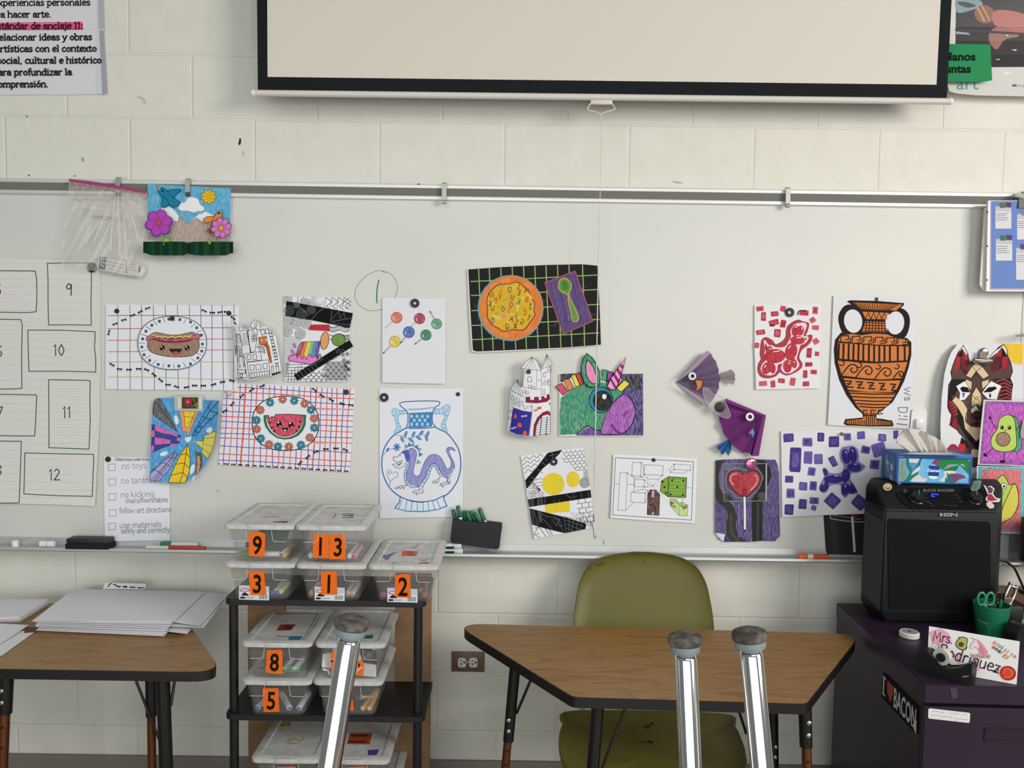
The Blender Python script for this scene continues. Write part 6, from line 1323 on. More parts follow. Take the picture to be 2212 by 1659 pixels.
for x in (490, 575, 660): a.L([(x, 1430), (x + 4, 1380), (x + 50, 1380)], 11, LK).L([(x + 25, 1405), (x + 52, 1420), (x + 10, 1425)], 9, LK)
for i in range(5): a.L([(528 + i * 22, 1450), (524 + i * 24, 1545)], 9, LK)
for i in range(9): a.L([(310 + i * 24, 1492), (312 + i * 24, 1535)], 8, LK); a.L([(645 + i * 20, 1492), (648 + i * 20, 1545)], 8, LK)
a.W('W', 950, 1120, 95, 9, '#77757a', rot=90, sx=1.3).W('s', 955, 1225, 110, 9, '#77757a', rot=90, sx=1.1).W('D', 885, 1335, 140, 9, '#77757a', rot=90).L('890 1435 905 1442', 9, '#77757a').L('945 1445 990 1450', 9, '#77757a').L('890 1478 985 1485', 10, '#77757a').L('870 1530 985 1545', 11, '#77757a')
tag(a.build('amphora_drawing', cuts=(3, 4)), 'orange and black drawing of a two-handled Greek vase', 'artwork')
magnet(1892.5, 646.5, 4.4, 'small black magnet on top of the Greek vase drawing')
# white adhesive hook
c = at(1984, 905, BOARD - .002); t = thing('adhesive_hook', 'small white plastic hook beside the Greek vase drawing', 'hook', c)
bm = BM(); pp = rounded([at(u, v, BOARD - .009) for u, v in ((1965, 938), (2000, 938), (2003, 884), (1970, 884))], .012, 6); prism(bm, pp, (0, .009, 0)); bmesh.ops.bevel(bm, geom=[e for e in bm.edges if all(v.co.y < BOARD - .008 for v in e.verts)], offset=.002, segments=2, affect='EDGES'); obj('base', bm, mat('hook_white', '#e4e3df', .3), t)
bm = BM(); box(bm, at(1979, 925, BOARD - .020), at(1992, 905, BOARD - .008), .002); obj('hook_tip', bm, mat('hook_white', '#e4e3df'), t)

# ================================================================== wolf
a = Art(onboard(.004, (lambda u: .030 * max(0, (2085 - u) / 60.0) + .004, lambda v: .006 * max(0, (v - 800) / 200.0)))).c(1980, 690, 5.353)
a.sheet('480 280 1230 275 1230 1700 300 1700 280 1500 275 1200 290 900 320 640 360 480 400 380', '#dcdcdf')
WB, WR, WN, WC = '#241f22', '#a53038', '#5b4541', '#d9c29c'
a.P('970 280 1230 282 1225 520 1110 500 1060 440', '#e6bd1c', a=.25)
for i in range(5): a.L([(1115 + i * 22, 470), (1140 + i * 18, 530)], 9, '#e2c24a')
a.P('540 300 590 390 610 490 700 500 840 490 870 420 950 320 1010 290 1045 350 1055 430 1090 500 1110 600 1080 680 1112 750 1095 860 1085 960 1085 1700 600 1700 560 1640 520 1560 575 1400 480 1300 460 1180 375 1060 358 1010 370 760 410 690 395 610 430 500 480 380', WN, line='#19161a', lw=9)
a.P('540 300 590 390 575 470 530 340 480 380', '#e3dcd0', line=WB, lw=7).P('530 340 475 400 440 500 440 620 520 520 590 430', WR).P('530 345 470 420 500 430 540 430', WB).P('510 430 600 490 600 620 560 640 500 560', '#43272c')
a.P('1010 290 1045 350 1050 430 1000 340 850 450 830 450 900 370', '#e3dcd0', line=WB, lw=7).P('985 320 900 430 985 430', WR).P('985 320 985 430 1050 420', WB).P('985 430 1060 430 1060 520 1020 610 985 540', WR, line=WB, lw=5).P('930 430 985 430 985 560 920 600 850 600 860 500', '#4a2a2e')
for i in range(7): a.L([(520 + i * 14, 450 + i * 6), (525 + i * 14, 570 + i * 8)], 7, '#8a2c36'); a.L([(860 + i * 16, 470), (850 + i * 15, 600)], 7, '#7a2c34')
a.P('400 690 570 690 570 760 470 820 380 990 365 880', WB).P('410 900 480 1000 460 1170 560 1340 700 1510 725 1450 725 1380 690 1410 560 1260 540 1130 480 1020 430 950', WB).P('365 920 470 1060 480 1280 380 1220 400 1100 360 1010', '#6d2028')
a.P('380 1220 460 1120 475 1285', WR, line=WB, lw=6)
for i in range(5): a.L([(385, 1218), (470, 1130 + i * 36)], 5, WB); a.L([(380 + i * 14, 970 + i * 34), (430 + i * 12, 930 + i * 40)], 14, '#a8404a')
for i in range(5): a.L([(405 + i * 8, 880 + i * 12), (470, 930 + i * 20)], 10, '#8c2c36')
a.P('880 690 1080 680 1110 750 1095 950 960 930 980 800', WB)
for i in range(6): a.L([(920 + i * 10, 720 + i * 40), (1010 + i * 8, 690 + i * 42), (1095, 740 + i * 38)], 17, '#a8404a')
a.P('640 540 690 500 760 545 840 650 770 690 690 600 630 680 570 650', WC, line='#2a2124', lw=6).L('690 600 760 545', 6, '#2a2124').L('690 600 640 540', 6, '#2a2124')
a.P('570 690 640 720 635 820 560 740', WC, line='#2a2124', lw=6).P('840 690 750 720 760 810 835 740', WC, line='#2a2124', lw=6)
a.P('690 610 640 700 640 850 690 780 750 850 740 700', WN, line='#2a2124', lw=6).L('690 610 690 780', 5, '#2a2124')
a.P('455 770 560 710 600 780 625 850 560 930 490 940 500 850', '#e8e6e4', line='#2a2124', lw=5).P('500 800 530 775 590 785 620 845 530 840', '#1b181c').P('525 850 560 850 545 910 535 900', '#2f6fb5')
a.P('985 770 860 710 800 780 755 850 820 920 930 930 950 850', '#e8e6e4', line='#2a2124', lw=5).P('930 800 910 775 830 785 770 845 860 840', '#1b181c').E(850, 880, 12, 26, '#2a2a30', n=10)
a.P('690 780 640 870 630 1020 690 980 750 1010 750 870', WC, line='#2a2124', lw=6).L('640 870 690 930 750 870', 5, '#2a2124').L('635 1000 690 890 750 1000', 5, '#2a2124')
a.P('415 940 450 895 540 960 585 1040 570 1180 640 1240 740 1240 740 1360 690 1410 560 1260 540 1130 480 1020', WC).P('690 985 620 1040 640 1110 740 1110', '#d9cdb8', line='#2a2124', lw=6)
a.L('620 1040 580 1080 565 1170 610 1220 660 1240 730 1245', 8, '#2a2124', sm=1); a.P('630 1100 690 1050 745 1090 740 1140 690 1175', '#3a1f24', line='#19161a', lw=6).L('650 1105 690 1095 740 1110', 8, '#8a3a44').P('640 1210 690 1190 730 1200 690 1222', '#1a171a').L('690 1175 690 1195', 6, '#2a2124').L('625 1215 670 1235 730 1222', 7, '#2a2124')
for x, y in ((600, 1130), (610, 1160), (595, 1180), (640, 1170)): a.E(x, y, 6, 6, '#6a6058', n=8)
a.P('520 1360 580 1410 600 1480 480 1530', WB).P('490 1440 560 1440 570 1480 540 1550 470 1530', '#c22e38').P('350 1530 400 1450 460 1460 480 1530', '#b02c44', sm=1, line=WB, lw=6).P('570 1480 640 1520 610 1620 540 1560', WN).P('640 1500 740 1510 740 1600 620 1590', '#d9cfa8')
tag(a.build('wolf_drawing', cuts=(6, 3)), 'geometric wolf face drawing in red, black and cream clipped up right', 'artwork')
c = at(2121, 780, BOARD - .018); t = thing('magnetic_clip', 'chrome magnetic bulldog clip at the top of the wolf drawing', 'clip', c)
CLIPM = mat('clip_chrome', '#9c948c', .18, .95)
bm = BM(); c2 = at(2122, 761, BOARD - .004); lathe(bm, c2, (0, -1, 0), [(.013, 0), (.0145, .002), (.0145, .012), (.011, .016), (.004, .0165)], 24); obj('magnet_head', bm, CLIPM, t)
bm = BM(); prism(bm, [at(u, v, BOARD - .026) for u, v in ((2117, 760), (2130, 760), (2133, 777), (2115, 777))], (0, .006, 0)); obj('lever', bm, mat('clip_dark', '#6a615a', .3, .9), t)
bm = BM(); tube(bm, [at(2104, 777, BOARD - .026), at(2142, 779, BOARD - .026)], .0052, 14); box(bm, at(2103, 785, BOARD - .030), at(2142, 778, BOARD - .022), .001); obj('jaw', bm, CLIPM, t)

# ================================================================== avocado pictures in clear sleeves, stacked at the right edge
def inset(x0, y0, x1, y1, d): return [(x0 + d, y0 + d), (x1 - d, y0 + d), (x1 - d, y1 - d), (x0 + d, y1 - d)]
AV = .045
a = Art(onboard(AV)).c(2080, 680, 3.318)
a.sheet('148 608 560 620 560 1090 105 1075 128 800', '#d7d2cc').P('160 618 560 628 560 1085 118 1068', '#8a4aa0', a=.4).P('175 640 560 650 560 1060 140 1045', '#b23fae', a=.55)
a.P('340 718 385 735 420 850 420 960 385 985 330 960', '#3f9a6c', a=.3, line='#16231c', lw=4)
a.L('195 720 210 770 240 815', 5, '#241830').P('183 735 200 725 205 748 190 752', '#241830').L('380 830 420 780 445 740', 5, '#241830').L('225 950 185 985 160 1005', 5, '#241830').E(160, 1005, 17, 12, '#2a1a3a', rot=30, n=12).L('298 980 296 1040', 5, '#241830').E(284, 1052, 22, 11, '#2a1a3a', n=12)
a.P('310 718 350 725 372 760 380 830 385 900 380 950 340 978 270 980 220 960 200 915 210 870 245 820 262 750', '#b5cf57', a=.35, sm=1, line='#2a3318', lw=5)
a.E(288, 892, 50, 50, '#9c7363', a=.3, line='#3a2620', lw=5).E(280, 807, 13, 15, '#1c1a1c', n=12).E(333, 809, 13, 15, '#1c1a1c', n=12).E(276, 802, 4, 4, '#eee', n=8).E(329, 804, 4, 4, '#eee', n=8).P('293 824 312 826 302 836', '#d9c9a0', line='#2a1a1a', lw=3)
tag(a.build('avocado_picture'), 'happy avocado picture on purple in a clear sleeve', 'artwork')
a = Art(onboard(AV + .003)).c(2080, 680, 3.318)
a.sheet('100 1082 560 1095 560 1575 250 1565 95 1560', '#d2d4d0').P('112 1086 560 1100 560 1568 95 1550', '#4fa9b5', a=.45).P('135 1105 420 1112 415 1550 120 1540', '#d2686c', a=.5).P('420 1110 440 1112 432 1568 412 1566', '#5cb6c0', a=.3)
a.P('275 1152 310 1175 335 1220 370 1210 395 1260 395 1370 360 1440 300 1480 270 1485 210 1440 195 1330 215 1230', '#b5cf57', a=.35, sm=1, line='#2a3318', lw=5)
a.P('368 1212 395 1270 395 1365 360 1440 310 1475 268 1485 280 1400 320 1300', '#d6cb4c', a=.3, sm=1, line='#2a3318', lw=5)
for x in (238, 292): a.E(x, 1228, 20, 22, '#e8e8ea', line='#1c1a1c', lw=4, n=16).E(x + 2, 1230, 8, 9, '#1c1a1c', n=10)
a.P('238 1270 260 1258 290 1268 285 1290 272 1288 268 1312 252 1308 252 1285', '#ecece8', line='#1c1a1c', lw=4)
tag(a.build('avocado_picture'), 'shocked avocado picture on red with a teal border in a clear sleeve', 'artwork')
a = Art(onboard(AV + .005)).c(2080, 680, 3.318); a.sheet('430 748 560 740 560 880 415 885 412 850', '#a7a2a4'); tag(a.build('tape_piece'), 'grey tape at the right edge of the happy avocado picture', 'tape')
a = Art(onboard(AV + .005)).c(2080, 680, 3.318); a.sheet('372 145 560 118 560 150 378 160', '#8f8b89'); tag(a.build('tape_piece'), 'grey tape strip at the right edge above the wolf', 'tape')

# ================================================================== blue packet of page protectors
t = thing('page_packet', 'blue packet of plastic page protectors clipped to the rail at the right', 'binder', at(2190, 628, BOARD - .03))
SL = mat('sleeve_film', '#d8d3cc', .3, spec=.6)
def slab(px, y0, th, name, m): bm = BM(); prism(bm, [at(u, v, y0) for u, v in px], (0, th, 0)); return obj(name, bm, m, t)
c5 = lambda s: [(2012 + x / 5.53, 380 + y / 5.53) for x, y in pts_of(s)]
slab(c5('640 380 900 380 900 1370 620 1368 580 1300'), BOARD - .040, .006, 'rear_sleeve', SL)
slab(c5('680 295 1700 290 1700 1380 655 1378'), BOARD - .052, .011, 'front_sleeve', SL)
a = Art(onboard(.0525)).c(2012, 380, 5.53)
a.P('715 300 1700 292 1700 1350 705 1352', '#7088c4').P('705 300 716 300 712 1360 698 1360', '#b3a9c4').P('705 1340 1700 1345 1700 1360 700 1362', '#b9a3b4')
for x, y in ((670, 432), (668, 838), (664, 1244)): a.E(x, y, 11, 12, '#4a4644', n=12)
for x0, y0, x1, y1, c_ in ((765, 365, 955, 630, '#6d6d4a'), (770, 755, 965, 1012, '#4a7a5a'), (1025, 455, 1240, 760, '#8a7f84'), (1012, 860, 1240, 1240, '#5f4f78')):
    a.R(x0, y0, x1, y1, '#d9d8dc').R(x0, y0, x1, y0 + 60, '#c2c2c6').R(x0 + 50, y0 - 45, x0 + 120, y0 + 18, c_).R(x0 + 125, y0 - 48, x1, y0 + 12, '#5a4a66', rot=4)
    for i in range(4): a.L([(x0 + 10, y0 + 88 + i * 25), (x1 - random.uniform(20, 70), y0 + 86 + i * 25)], 7, '#77767c')
a.build('blue_page', t)
p = at(2214, 440, BOARD - .055); tt = thing('binder_clip', 'black binder clip holding the blue packet at the right edge', 'clip', (p.x, p.y, p.z - .02))
bm = BM(); prism(bm, [(p.x - .022, p.y - .004, p.z - .014), (p.x - .022, p.y + .012, p.z - .014), (p.x - .02, p.y + .008, p.z + .018), (p.x - .02, p.y - .0, p.z + .018)], (.055, 0, 0)); obj('spring_body', bm, mat('clip_black', '#161617', .35), tt)
bm = BM(); tube(bm, cat([(p.x - .01, p.y - .004, p.z + .016), (p.x - .008, p.y - .008, p.z + .034), (p.x + .012, p.y - .008, p.z + .034), (p.x + .014, p.y - .004, p.z + .016)], 4), .0014, 8); obj('wire_handle', bm, HOOKM, tt)
# ================================================================== markers, pocket and things on the tray
def onuv(o, ux, vy):
    """flat drawing coordinates on a face: origin, one unit along u, one unit along v"""
    o, ux, vy = V(o), V(ux), V(vy); n = ux.cross(vy).normalized()
    if n.dot(EYE - o) < 0: n = -n
    return lambda u, v, h: o + ux * u + vy * v + n * h
def pm(c, r=.42): return mat('plastic_' + c.lstrip('#'), c, r)
def marker(p0, p1, r, body, cap, label, group, plug=None, capf=.42):
    """p0 = plain end, p1 = capped end"""
    p0, p1 = V(p0), V(p1); d = (p1 - p0); L_ = d.length; d.normalize()
    t = thing('marker', label, 'marker', (p0 + p1) / 2, group)
    bm = BM(); lathe(bm, p0, d, [(r * .7, 0), (r * .95, .0015), (r, .004), (r, L_ * (1 - capf))], 14); bb = obj('barrel', bm, pm(body), t)
    bm = BM(); lathe(bm, p0 + d * (L_ * (1 - capf)), d, [(r * 1.02, 0), (r * 1.1, .001), (r * 1.08, L_ * capf - .003), (r * .8, L_ * capf)], 14); obj('cap', bm, pm(cap), t)
    if plug:
        bm = BM(); lathe(bm, p0, -d, [(r * .62, -.001), (r * .62, .0012), (r * .4, .0016)], 12); obj('end_plug', bm, pm(plug), t)
    return t
c22 = lambda x, y: (940 + x / 5.53, 1060 + y / 5.53)
pc_ = thing('marker_pocket', 'black magnetic pocket of green markers on the board', 'pen holder', at(1026, 1187, BOARD - .02))
q4 = [(978, 1121), (1085, 1134), (1078, 1188), (972, 1173)]
yo, yi = BOARD - .040, BOARD - .001
fr4 = rounded([at(*q, yo) for q in q4], [.004, .004, .014, .014], 5); bk4 = [V((p.x, yi, p.z)) for p in fr4]
c4 = sum(fr4, V((0, 0, 0))) / len(fr4)
bm = BM(); fin = [c4 + (p - c4) * .97 + V((0, -.003, 0)) for p in fr4]
loft(bm, [bk4, fr4, fin], True, True); obj('pocket_shell', bm, mat('pocket_black', '#191b20', .6), pc_)
bm = BM(); prism(bm, [at(981, 1120.5, yo + .004), at(1082, 1132.5, yo + .004), at(1082, 1132.5, yi - .004), at(981, 1120.5, yi - .004)], (0, 0, .0006)); obj('opening_shade', bm, mat('pocket_shade', '#08090a', .8), pc_)  # black plate paints the shade inside the closed pocket
for i, (x0, y0, x1, y1, wh) in enumerate(((245, 372, 214, 225, 1), (312, 382, 268, 180, 1), (374, 392, 346, 238, 1), (440, 404, 372, 246, 0), (515, 410, 410, 244, 0), (572, 420, 465, 262, 0), (618, 428, 524, 208, 1))):
    yy = BOARD - .020 - (.009 if i % 2 else 0); a_, b_ = at(*c22(x0, y0), yy), at(*c22(x1, y1), yy)
    marker(a_, b_, .0054 if i in (4, 5) else .0066, '#dfdfdc' if wh else '#1f6a48', '#1c6643', 'green dry-erase marker standing in the black pocket', 'green markers in the black pocket', None, .68 if wh else .7)
YT = -.058
def tray(u, v=None): p = at(u, 1190, YT); return V((p.x, YT, TRAYZ))
for i, (u, l) in enumerate(((33, 'white cylinder magnet standing on the tray at the far left'), (95, 'white cylinder magnet lying on the tray, left one of a pair'), (111, 'white cylinder magnet on the tray nearest the black eraser'))):
    p = tray(u); bm = BM(); r = .0105
    if i == 0: lathe(bm, p, (0, 0, 1), [(r, 0), (r * 1.02, .001), (r, .019), (r * .85, .0205)], 20)
    else: lathe(bm, p + V((-.011, 0, r)), (1, 0, 0), [(r * .85, 0), (r, .001), (r, .020), (r * .85, .0215)], 20)
    tag(obj('white_magnet', bm, pm('#e6e6e4'), org=p), l, 'magnet', 'white cylinder magnets on the tray')
p = tray(196); t = thing('board_eraser', 'black felt board eraser on the tray below the rules sheet', 'eraser', p)
bm = BM(); w0 = at(149, 1190, YT).x; w1 = at(243, 1190, YT).x; box(bm, (w0, -.082, TRAYZ), (w1, -.032, TRAYZ + .018), .002); obj('felt', bm, mat('felt_black', '#121316', .95), t)
bm = BM(); box(bm, (w0 + .002, -.080, TRAYZ + .018), (w1 - .003, -.034, TRAYZ + .034), .004); obj('grip', bm, mat('eraser_black', '#1c1d22', .5), t)
r = .0075
marker(tray(425) + V((0, .014, r + .004)), tray(343) + V((0, .014, r + .004)), .0085, '#e3e3e0', '#1f7a4c', 'green-capped white dry-erase marker on the tray left of the bins', 'dry-erase markers on the tray', None, .3)
marker(tray(318) + V((0, -.006, .006)), tray(446) + V((0, -.006, .006)), .006, '#e3ddd8', '#c2402c', 'slim red-capped marker on the tray left of the bins', 'dry-erase markers on the tray', '#e8e8e8', .62)
for dz, dx, l in ((.008, 0, 'lower of the two green-labelled markers on the tray beside the bins'), (.0245, -3, 'upper of the two green-labelled markers stacked beside the bins')):
    t = marker(tray(925 + dx) + V((0, -.004, dz)), tray(1000 + dx) + V((0, -.004, dz)), .0082, '#dfe3e0', '#dfe3e0', l, 'dry-erase markers on the tray', None, .25)
    a = Art(lambda u, v, h, y_=YT - .0125 - .001: at(u, v, y_ - h)).c(0, 0, 1); v_ = 1193 if dz < .01 else 1183
    a.R(962, v_ - 2.5, 981, v_ + 2.5, '#173d2a'); a.build('label_band', t)
t = marker(tray(1788) + V((0, -.008, .0085)), tray(1722) + V((0, -.008, .0085)), .0085, '#d8552c', '#ec6a30', 'orange marker on the tray left of the dark lollipop painting', 'dry-erase markers on the tray', None, .30)
bm = BM(); lathe(bm, tray(1742) + V((0, -.008, .0085)), (1, 0, 0), [(.0088, 0), (.0088, .018)], 14); obj('white_collar', bm, pm('#e3d9d2'), t)
bm = BM(); tube(bm, [tray(u) + V((0, -.02, z)) for u, z in ((1089, .004), (1092, .006), (1096, .008), (1099, .005), (1094, .003))], .0013, 6); tag(obj('rubber_band', bm, mat('tan_rubber', '#b08a5c', .6)), 'tiny tan rubber band on the tray under the pocket', 'rubber band')

# ================================================================== cart with three shelves
YF = -.455
z1 = at(700, 1297, YF).z; z2 = at(700, 1546, YF).z; z3 = z2 - (z1 - z2)
BLK = mat('cart_black', '#17161a', .5); TUBE = mat('cart_tube', '#121317', .4); TAN = mat('tan_panel', '#8a6a4b', .7, noise=(40, '#7d5f42', .6))
xl, xr = at(485, 1543, YF).x, at(917, 1548, YF).x; yb2 = atz(931, 1473, z2).y
cart = thing('shelf_cart', 'black three-shelf cart with tube posts holding the clear bins', 'shelf', ((xl + xr) / 2, (YF + yb2) / 2, 0))
for z in (z1, z2, z3):
    bm = BM(); pp = rounded([(xl, YF, z), (xr, YF, z), (xr, yb2, z), (xl, yb2, z)], [.02, .02, .002, .002], 5); prism(bm, pp, (0, 0, -.017)); bmesh.ops.bevel(bm, geom=[e for e in bm.edges if abs(e.verts[0].co.z - e.verts[1].co.z) < 1e-5], offset=.002, segments=2, affect='EDGES'); obj('shelf', bm, BLK, cart)
for u in (505, 903):
    x = at(u, 1400, YF + .03).x
    for za, zb in ((.02, z3 - .017), (z3, z2 - .017), (z2, z1 - .017)):
        bm = BM(); tube(bm, [(x, YF + .03, za), (x, YF + .03, zb)], .0128, 18); obj('post', bm, TUBE, cart)
    bm = BM(); lathe(bm, (x, YF + .03, 0), (0, 0, 1), [(.016, 0), (.016, .016), (.012, .02)], 16); obj('foot', bm, TUBE, cart)
for ua, ub in ((536, 616), (853, 931)):
    bm = BM(); box(bm, (at(ua, 1400, yb2 + .004).x, yb2, .0), (at(ub, 1400, yb2 + .004).x, yb2 + .016, z1 + .008 if ua > 600 else z1), .002); obj('back_panel', bm, TAN, cart)
# ------------------------------------------------------------------ clear bins
BW, BL_, BH = .197, .300, .1085
TUB = mat('bin_clear', '#aaa7a4', .25, alpha=.14, spec=.6); LID = mat('bin_lid', '#cbcac7', .5, noise=(30, '#b3b2af', .9)); RIMM = mat('bin_ridge', '#d6d6d4', .35, alpha=.55)
def rr(w_, y0, y1, z, r=.018): return rounded([(-w_ / 2, y0, z), (w_ / 2, y0, z), (w_ / 2, y1, z), (-w_ / 2, y1, z)], r, 4)
def bin_proto():
    t = thing('storage_bin', 'x', 'bin', (0, 0, 0), 'clear lidded marker bins on the cart')
    bm = BM(); o = [rr(.142, .024, BL_ - .024, .0005), rr(.150, .0205, BL_ - .0205, .006), rr(.161, .016, BL_ - .016, .055), rr(.168, .012, BL_ - .012, .058), rr(.176, .009, BL_ - .009, BH - .012)]
    i_ = [rr(.172, .011, BL_ - .011, BH - .012), rr(.157, .018, BL_ - .018, .056), rr(.146, .0225, BL_ - .0225, .0075)]
    loft(bm, o + i_, True, True); tb = obj('tub', bm, TUB, t)
    fy = lambda z: .009 + (BH - .012 - z) * .115 - .0012
    for s in (-1, 1):
        for x0, x1, za, zb in ((s * .034, s * .078, .060, BH - .013),):
            bm = BM(); tube(bm, [(x0, fy(zb), zb), (x0 + s * .003, fy(za) - .002, za + .004), (x0 + s * .008, fy(za) - .002, za), (x1 - s * .003, fy(za) - .002, za)], .0011, 6); obj('molded_ridge', bm, RIMM, tb)
    bm = BM(); r0 = [rr(BW - .004, .002, BL_ - .002, BH - .014, .022), rr(BW, 0, BL_, BH - .012, .022), rr(BW, 0, BL_, BH - .002, .022), rr(BW - .006, .003, BL_ - .003, BH, .022), rr(BW - .044, .024, BL_ - .024, BH, .012), rr(BW - .050, .027, BL_ - .027, BH - .003, .012)]
    loft(bm, r0); ld = obj('lid', bm, LID, t)
    bm = BM(); box(bm, (-.028, -.0018, BH - .013), (.028, .004, BH + .0006), .0012); obj('lid_tab', bm, LID, ld)
    return t
proto = bin_proto(); first = [True]
def place_bin(u0, u1, v, yf, z, label):
    cx = (at(u0, v, yf).x + at(u1, v, yf).x) / 2
    if first[0]: t = proto; t.location = (cx, yf, z); WLD[t.name] = V((cx, yf, z)); t['label'] = label; first[0] = False
    else: t = dup(proto, V((cx, yf, z)) - V(proto.location), label)
    for c in t.children:
        WLD[c.name] = WLD[t.name]
        for g in c.children: WLD[g.name] = WLD[t.name]
    return t
ORG, BKD = '#ee6f22', '#1c120c'
def front(t):                    # drawing on the bin's sloping front
    o = V(t.location); p = V((o.x, o.y + .009 - .0016, o.z + BH - .012)); return onplane(p, V((0, 1, .115)))
def top(t, dz=.0): z = t.location.z + BH - .003 + dz; return lambda u, v, h: atz(u, v, z + h)
def sticker(t, cr_, pts, digit, cx, cy, size, sx=.78):
    a = Art(lambda u, v, h, f=front(t): f(u, v, h + .0012)).c(*cr_); a.sheet(pts, ORG)
    vs, _ = text_mesh(digit, .022); w_ = max(x for x, y in vs) + min(x for x, y in vs)
    a.T(digit, cx - w_ * size * sx / 2, cy + size * .365, size, BKD, rot=2, bold=.022, sx=sx); a.build('number_sticker', t)
def prodlabel(t, cr_, x0, y0, x1, y1):
    a = Art(lambda u, v, h, f=front(t): f(u, v, h * .3)).c(*cr_)
    a.sheet([(x0, y0), (x1, y0 + 12), (x1, y1 + 8), (x0, y1)], '#dcdfe2'); w_, h_ = x1 - x0, y1 - y0
    a.P([(x0 + 4, y0 + 4), (x1 - 4, y0 + 15), (x1 - 4, y0 + h_ * .5), (x0 + 4, y0 + h_ * .45)], '#b9cdda')
    a.E(x0 + w_ * .19, y0 + h_ * .35, w_ * .15, h_ * .13, '#c33a44').E(x0 + w_ * .19, y0 + h_ * .35, w_ * .12, h_ * .08, '#dfc9cc')
    a.P([(x0 + w_ * .06, y0 + h_ * .72), (x0 + w_ * .16, y0 + h_ * .5), (x0 + w_ * .22, y0 + h_ * .52), (x0 + w_ * .34, y0 + h_ * .7), (x0 + w_ * .3, y0 + h_ * .74)], '#26221f')
    a.R(x0 + w_ * .04, y0 + h_ * .8, x0 + w_ * .2, y0 + h_ * .94, '#2b2926').R(x0 + w_ * .22, y0 + h_ * .84, x0 + w_ * .5, y0 + h_ * .90, '#8d8d8d')
    for i in range(10): a.R(x0 + w_ * (.66 + i * .03), y0 + h_ * .66, x0 + w_ * (.66 + i * .03) + w_ * (.008 + .006 * (i % 3)), y0 + h_ * .97, '#2b2926')
    a.build('product_label', t)
def lidmarks(t, cr_, fn):
    a = Art(top(t)).c(*cr_); fn(a); a.build('lid_marks', [c for c in t.children if c.name.startswith('lid')][0] if 0 else t)
K1, K2 = (460, 1060, 4.254), (460, 1300, 4.254)
YB = -.478
def ends(t, lst, who, group, ln=.10):
    """markers lying towards the wall: (crop, x, y, colour of barrel, colour of end, yaw)"""
    o = V(t.location)
    for cr_, x, y, c_, e_, yaw in lst:
        p = at(cr_[0] + x / cr_[2], cr_[1] + y / cr_[2], o.y + .034); p.z = max(p.z, o.z + .0155); p.x = min(max(p.x, o.x - .062), o.x + .062)
        d = V((math.sin(yaw), math.cos(yaw), .02)) * ln; q = p + d; q.x = min(max(q.x, o.x - .06), o.x + .06)
        marker(p, q, .0082, c_, c_, who, group, e_, .4)
def across(t, cr_, x0, x1, y, c0, c1, who, dy=.05, r=.0075):
    o = V(t.location); a_, b_ = (at(cr_[0] + x / cr_[2], cr_[1] + y / cr_[2], o.y + dy) for x in (x0, x1))
    for p in (a_, b_): p.z = max(min(p.z, o.z + .085), o.z + .016); p.x = min(max(p.x, o.x - .063), o.x + .063)
    marker(b_, a_, r, c1, c0, who, 'markers lying in the bins', None, .34)
b3 = place_bin(482, 636, 1222, YB, z1, 'clear bin numbered 3, left end of the top shelf under bin 9')
b1 = place_bin(637, 791, 1222, YB, z1, 'clear bin numbered 1, middle of the top shelf under bin 13')
b2 = place_bin(796, 945, 1228, YB, z1, 'clear bin numbered 2 with a scribbled lid, right end of top shelf')
b9 = place_bin(481, 634, 1136, YB - .002, z1 + BH, 'clear bin numbered 9 stacked on the bin numbered 3')
b13 = place_bin(637, 789, 1138, YB - .002, z1 + BH, 'clear bin numbered 13 stacked on the bin numbered 1')
b5 = place_bin(521, 671, 1477, YB, z2, 'clear bin numbered 5 on the middle shelf under bin 8')
bY = place_bin(678, 823, 1474, YB + .004, z2, 'clear bin of yellow markers on the middle shelf behind the chrome leg')
b8 = place_bin(521, 670, 1392, YB - .002, z2 + BH, 'clear bin numbered 8 stacked on the bin numbered 5')
bX = place_bin(680, 831, 1390, YB, z2 + BH, 'clear bin with black scratch paper, top of the stack behind the chrome leg')
zl = at(620, 1640, YB).z - BH
bA = place_bin(545, 690, 1680, YB, zl - BH, 'clear bin on the lowest shelf under the yellow-marked lid')
bB = place_bin(705, 852, 1680, YB, zl - BH, 'clear bin on the lowest shelf under the lid with the red sticker')
b12 = place_bin(542, 690, 1645, YB, zl, 'clear bin with a yellow 12 on its lid, low at left')
b11 = place_bin(692, 838, 1643, YB, zl, 'clear bin with a red 11 sticker on its lid, low at right')
if zl - BH > z3 + .002:          # the low stack stands on the bottom shelf
    for c in list(cart.children):
        if c.name.startswith('shelf') and abs(max(v.co.z for v in c.data.vertices) + WLD[cart.name].z - z3) < .003:
            c.data = c.data.copy(); c.data.transform(Matrix.Translation((0, 0, zl - BH - z3)))
prodlabel(b3, K1, 240, 868, 516, 1000); prodlabel(b1, K1, 935, 880, 1210, 1006); prodlabel(b2, K1, 1602, 892, 1880, 1022)
sticker(b9, K1, '330 382 445 378 482 402 475 608 328 600', '9', 404, 494, 232)
sticker(b13, K1, '920 402 1062 402 1066 622 918 614', '1', 985, 506, 232); sticker(b13, K1, '1070 402 1220 405 1218 632 1070 628', '3', 1146, 512, 232)
sticker(b3, K1, '325 740 468 738 490 955 345 962', '3', 404, 850, 232); sticker(b1, K1, '992 740 1135 738 1145 955 995 958', '1', 1062, 850, 232)
sticker(b2, K1, '1672 782 1740 766 1812 768 1820 985 1675 980', '2', 1744, 876, 236)
sticker(b8, K2, '495 445 628 440 640 455 640 655 625 667 500 655 485 640', '8', 562, 550, 225); sticker(b5, K2, '455 795 600 792 612 1010 465 1015', '5', 532, 902, 225)
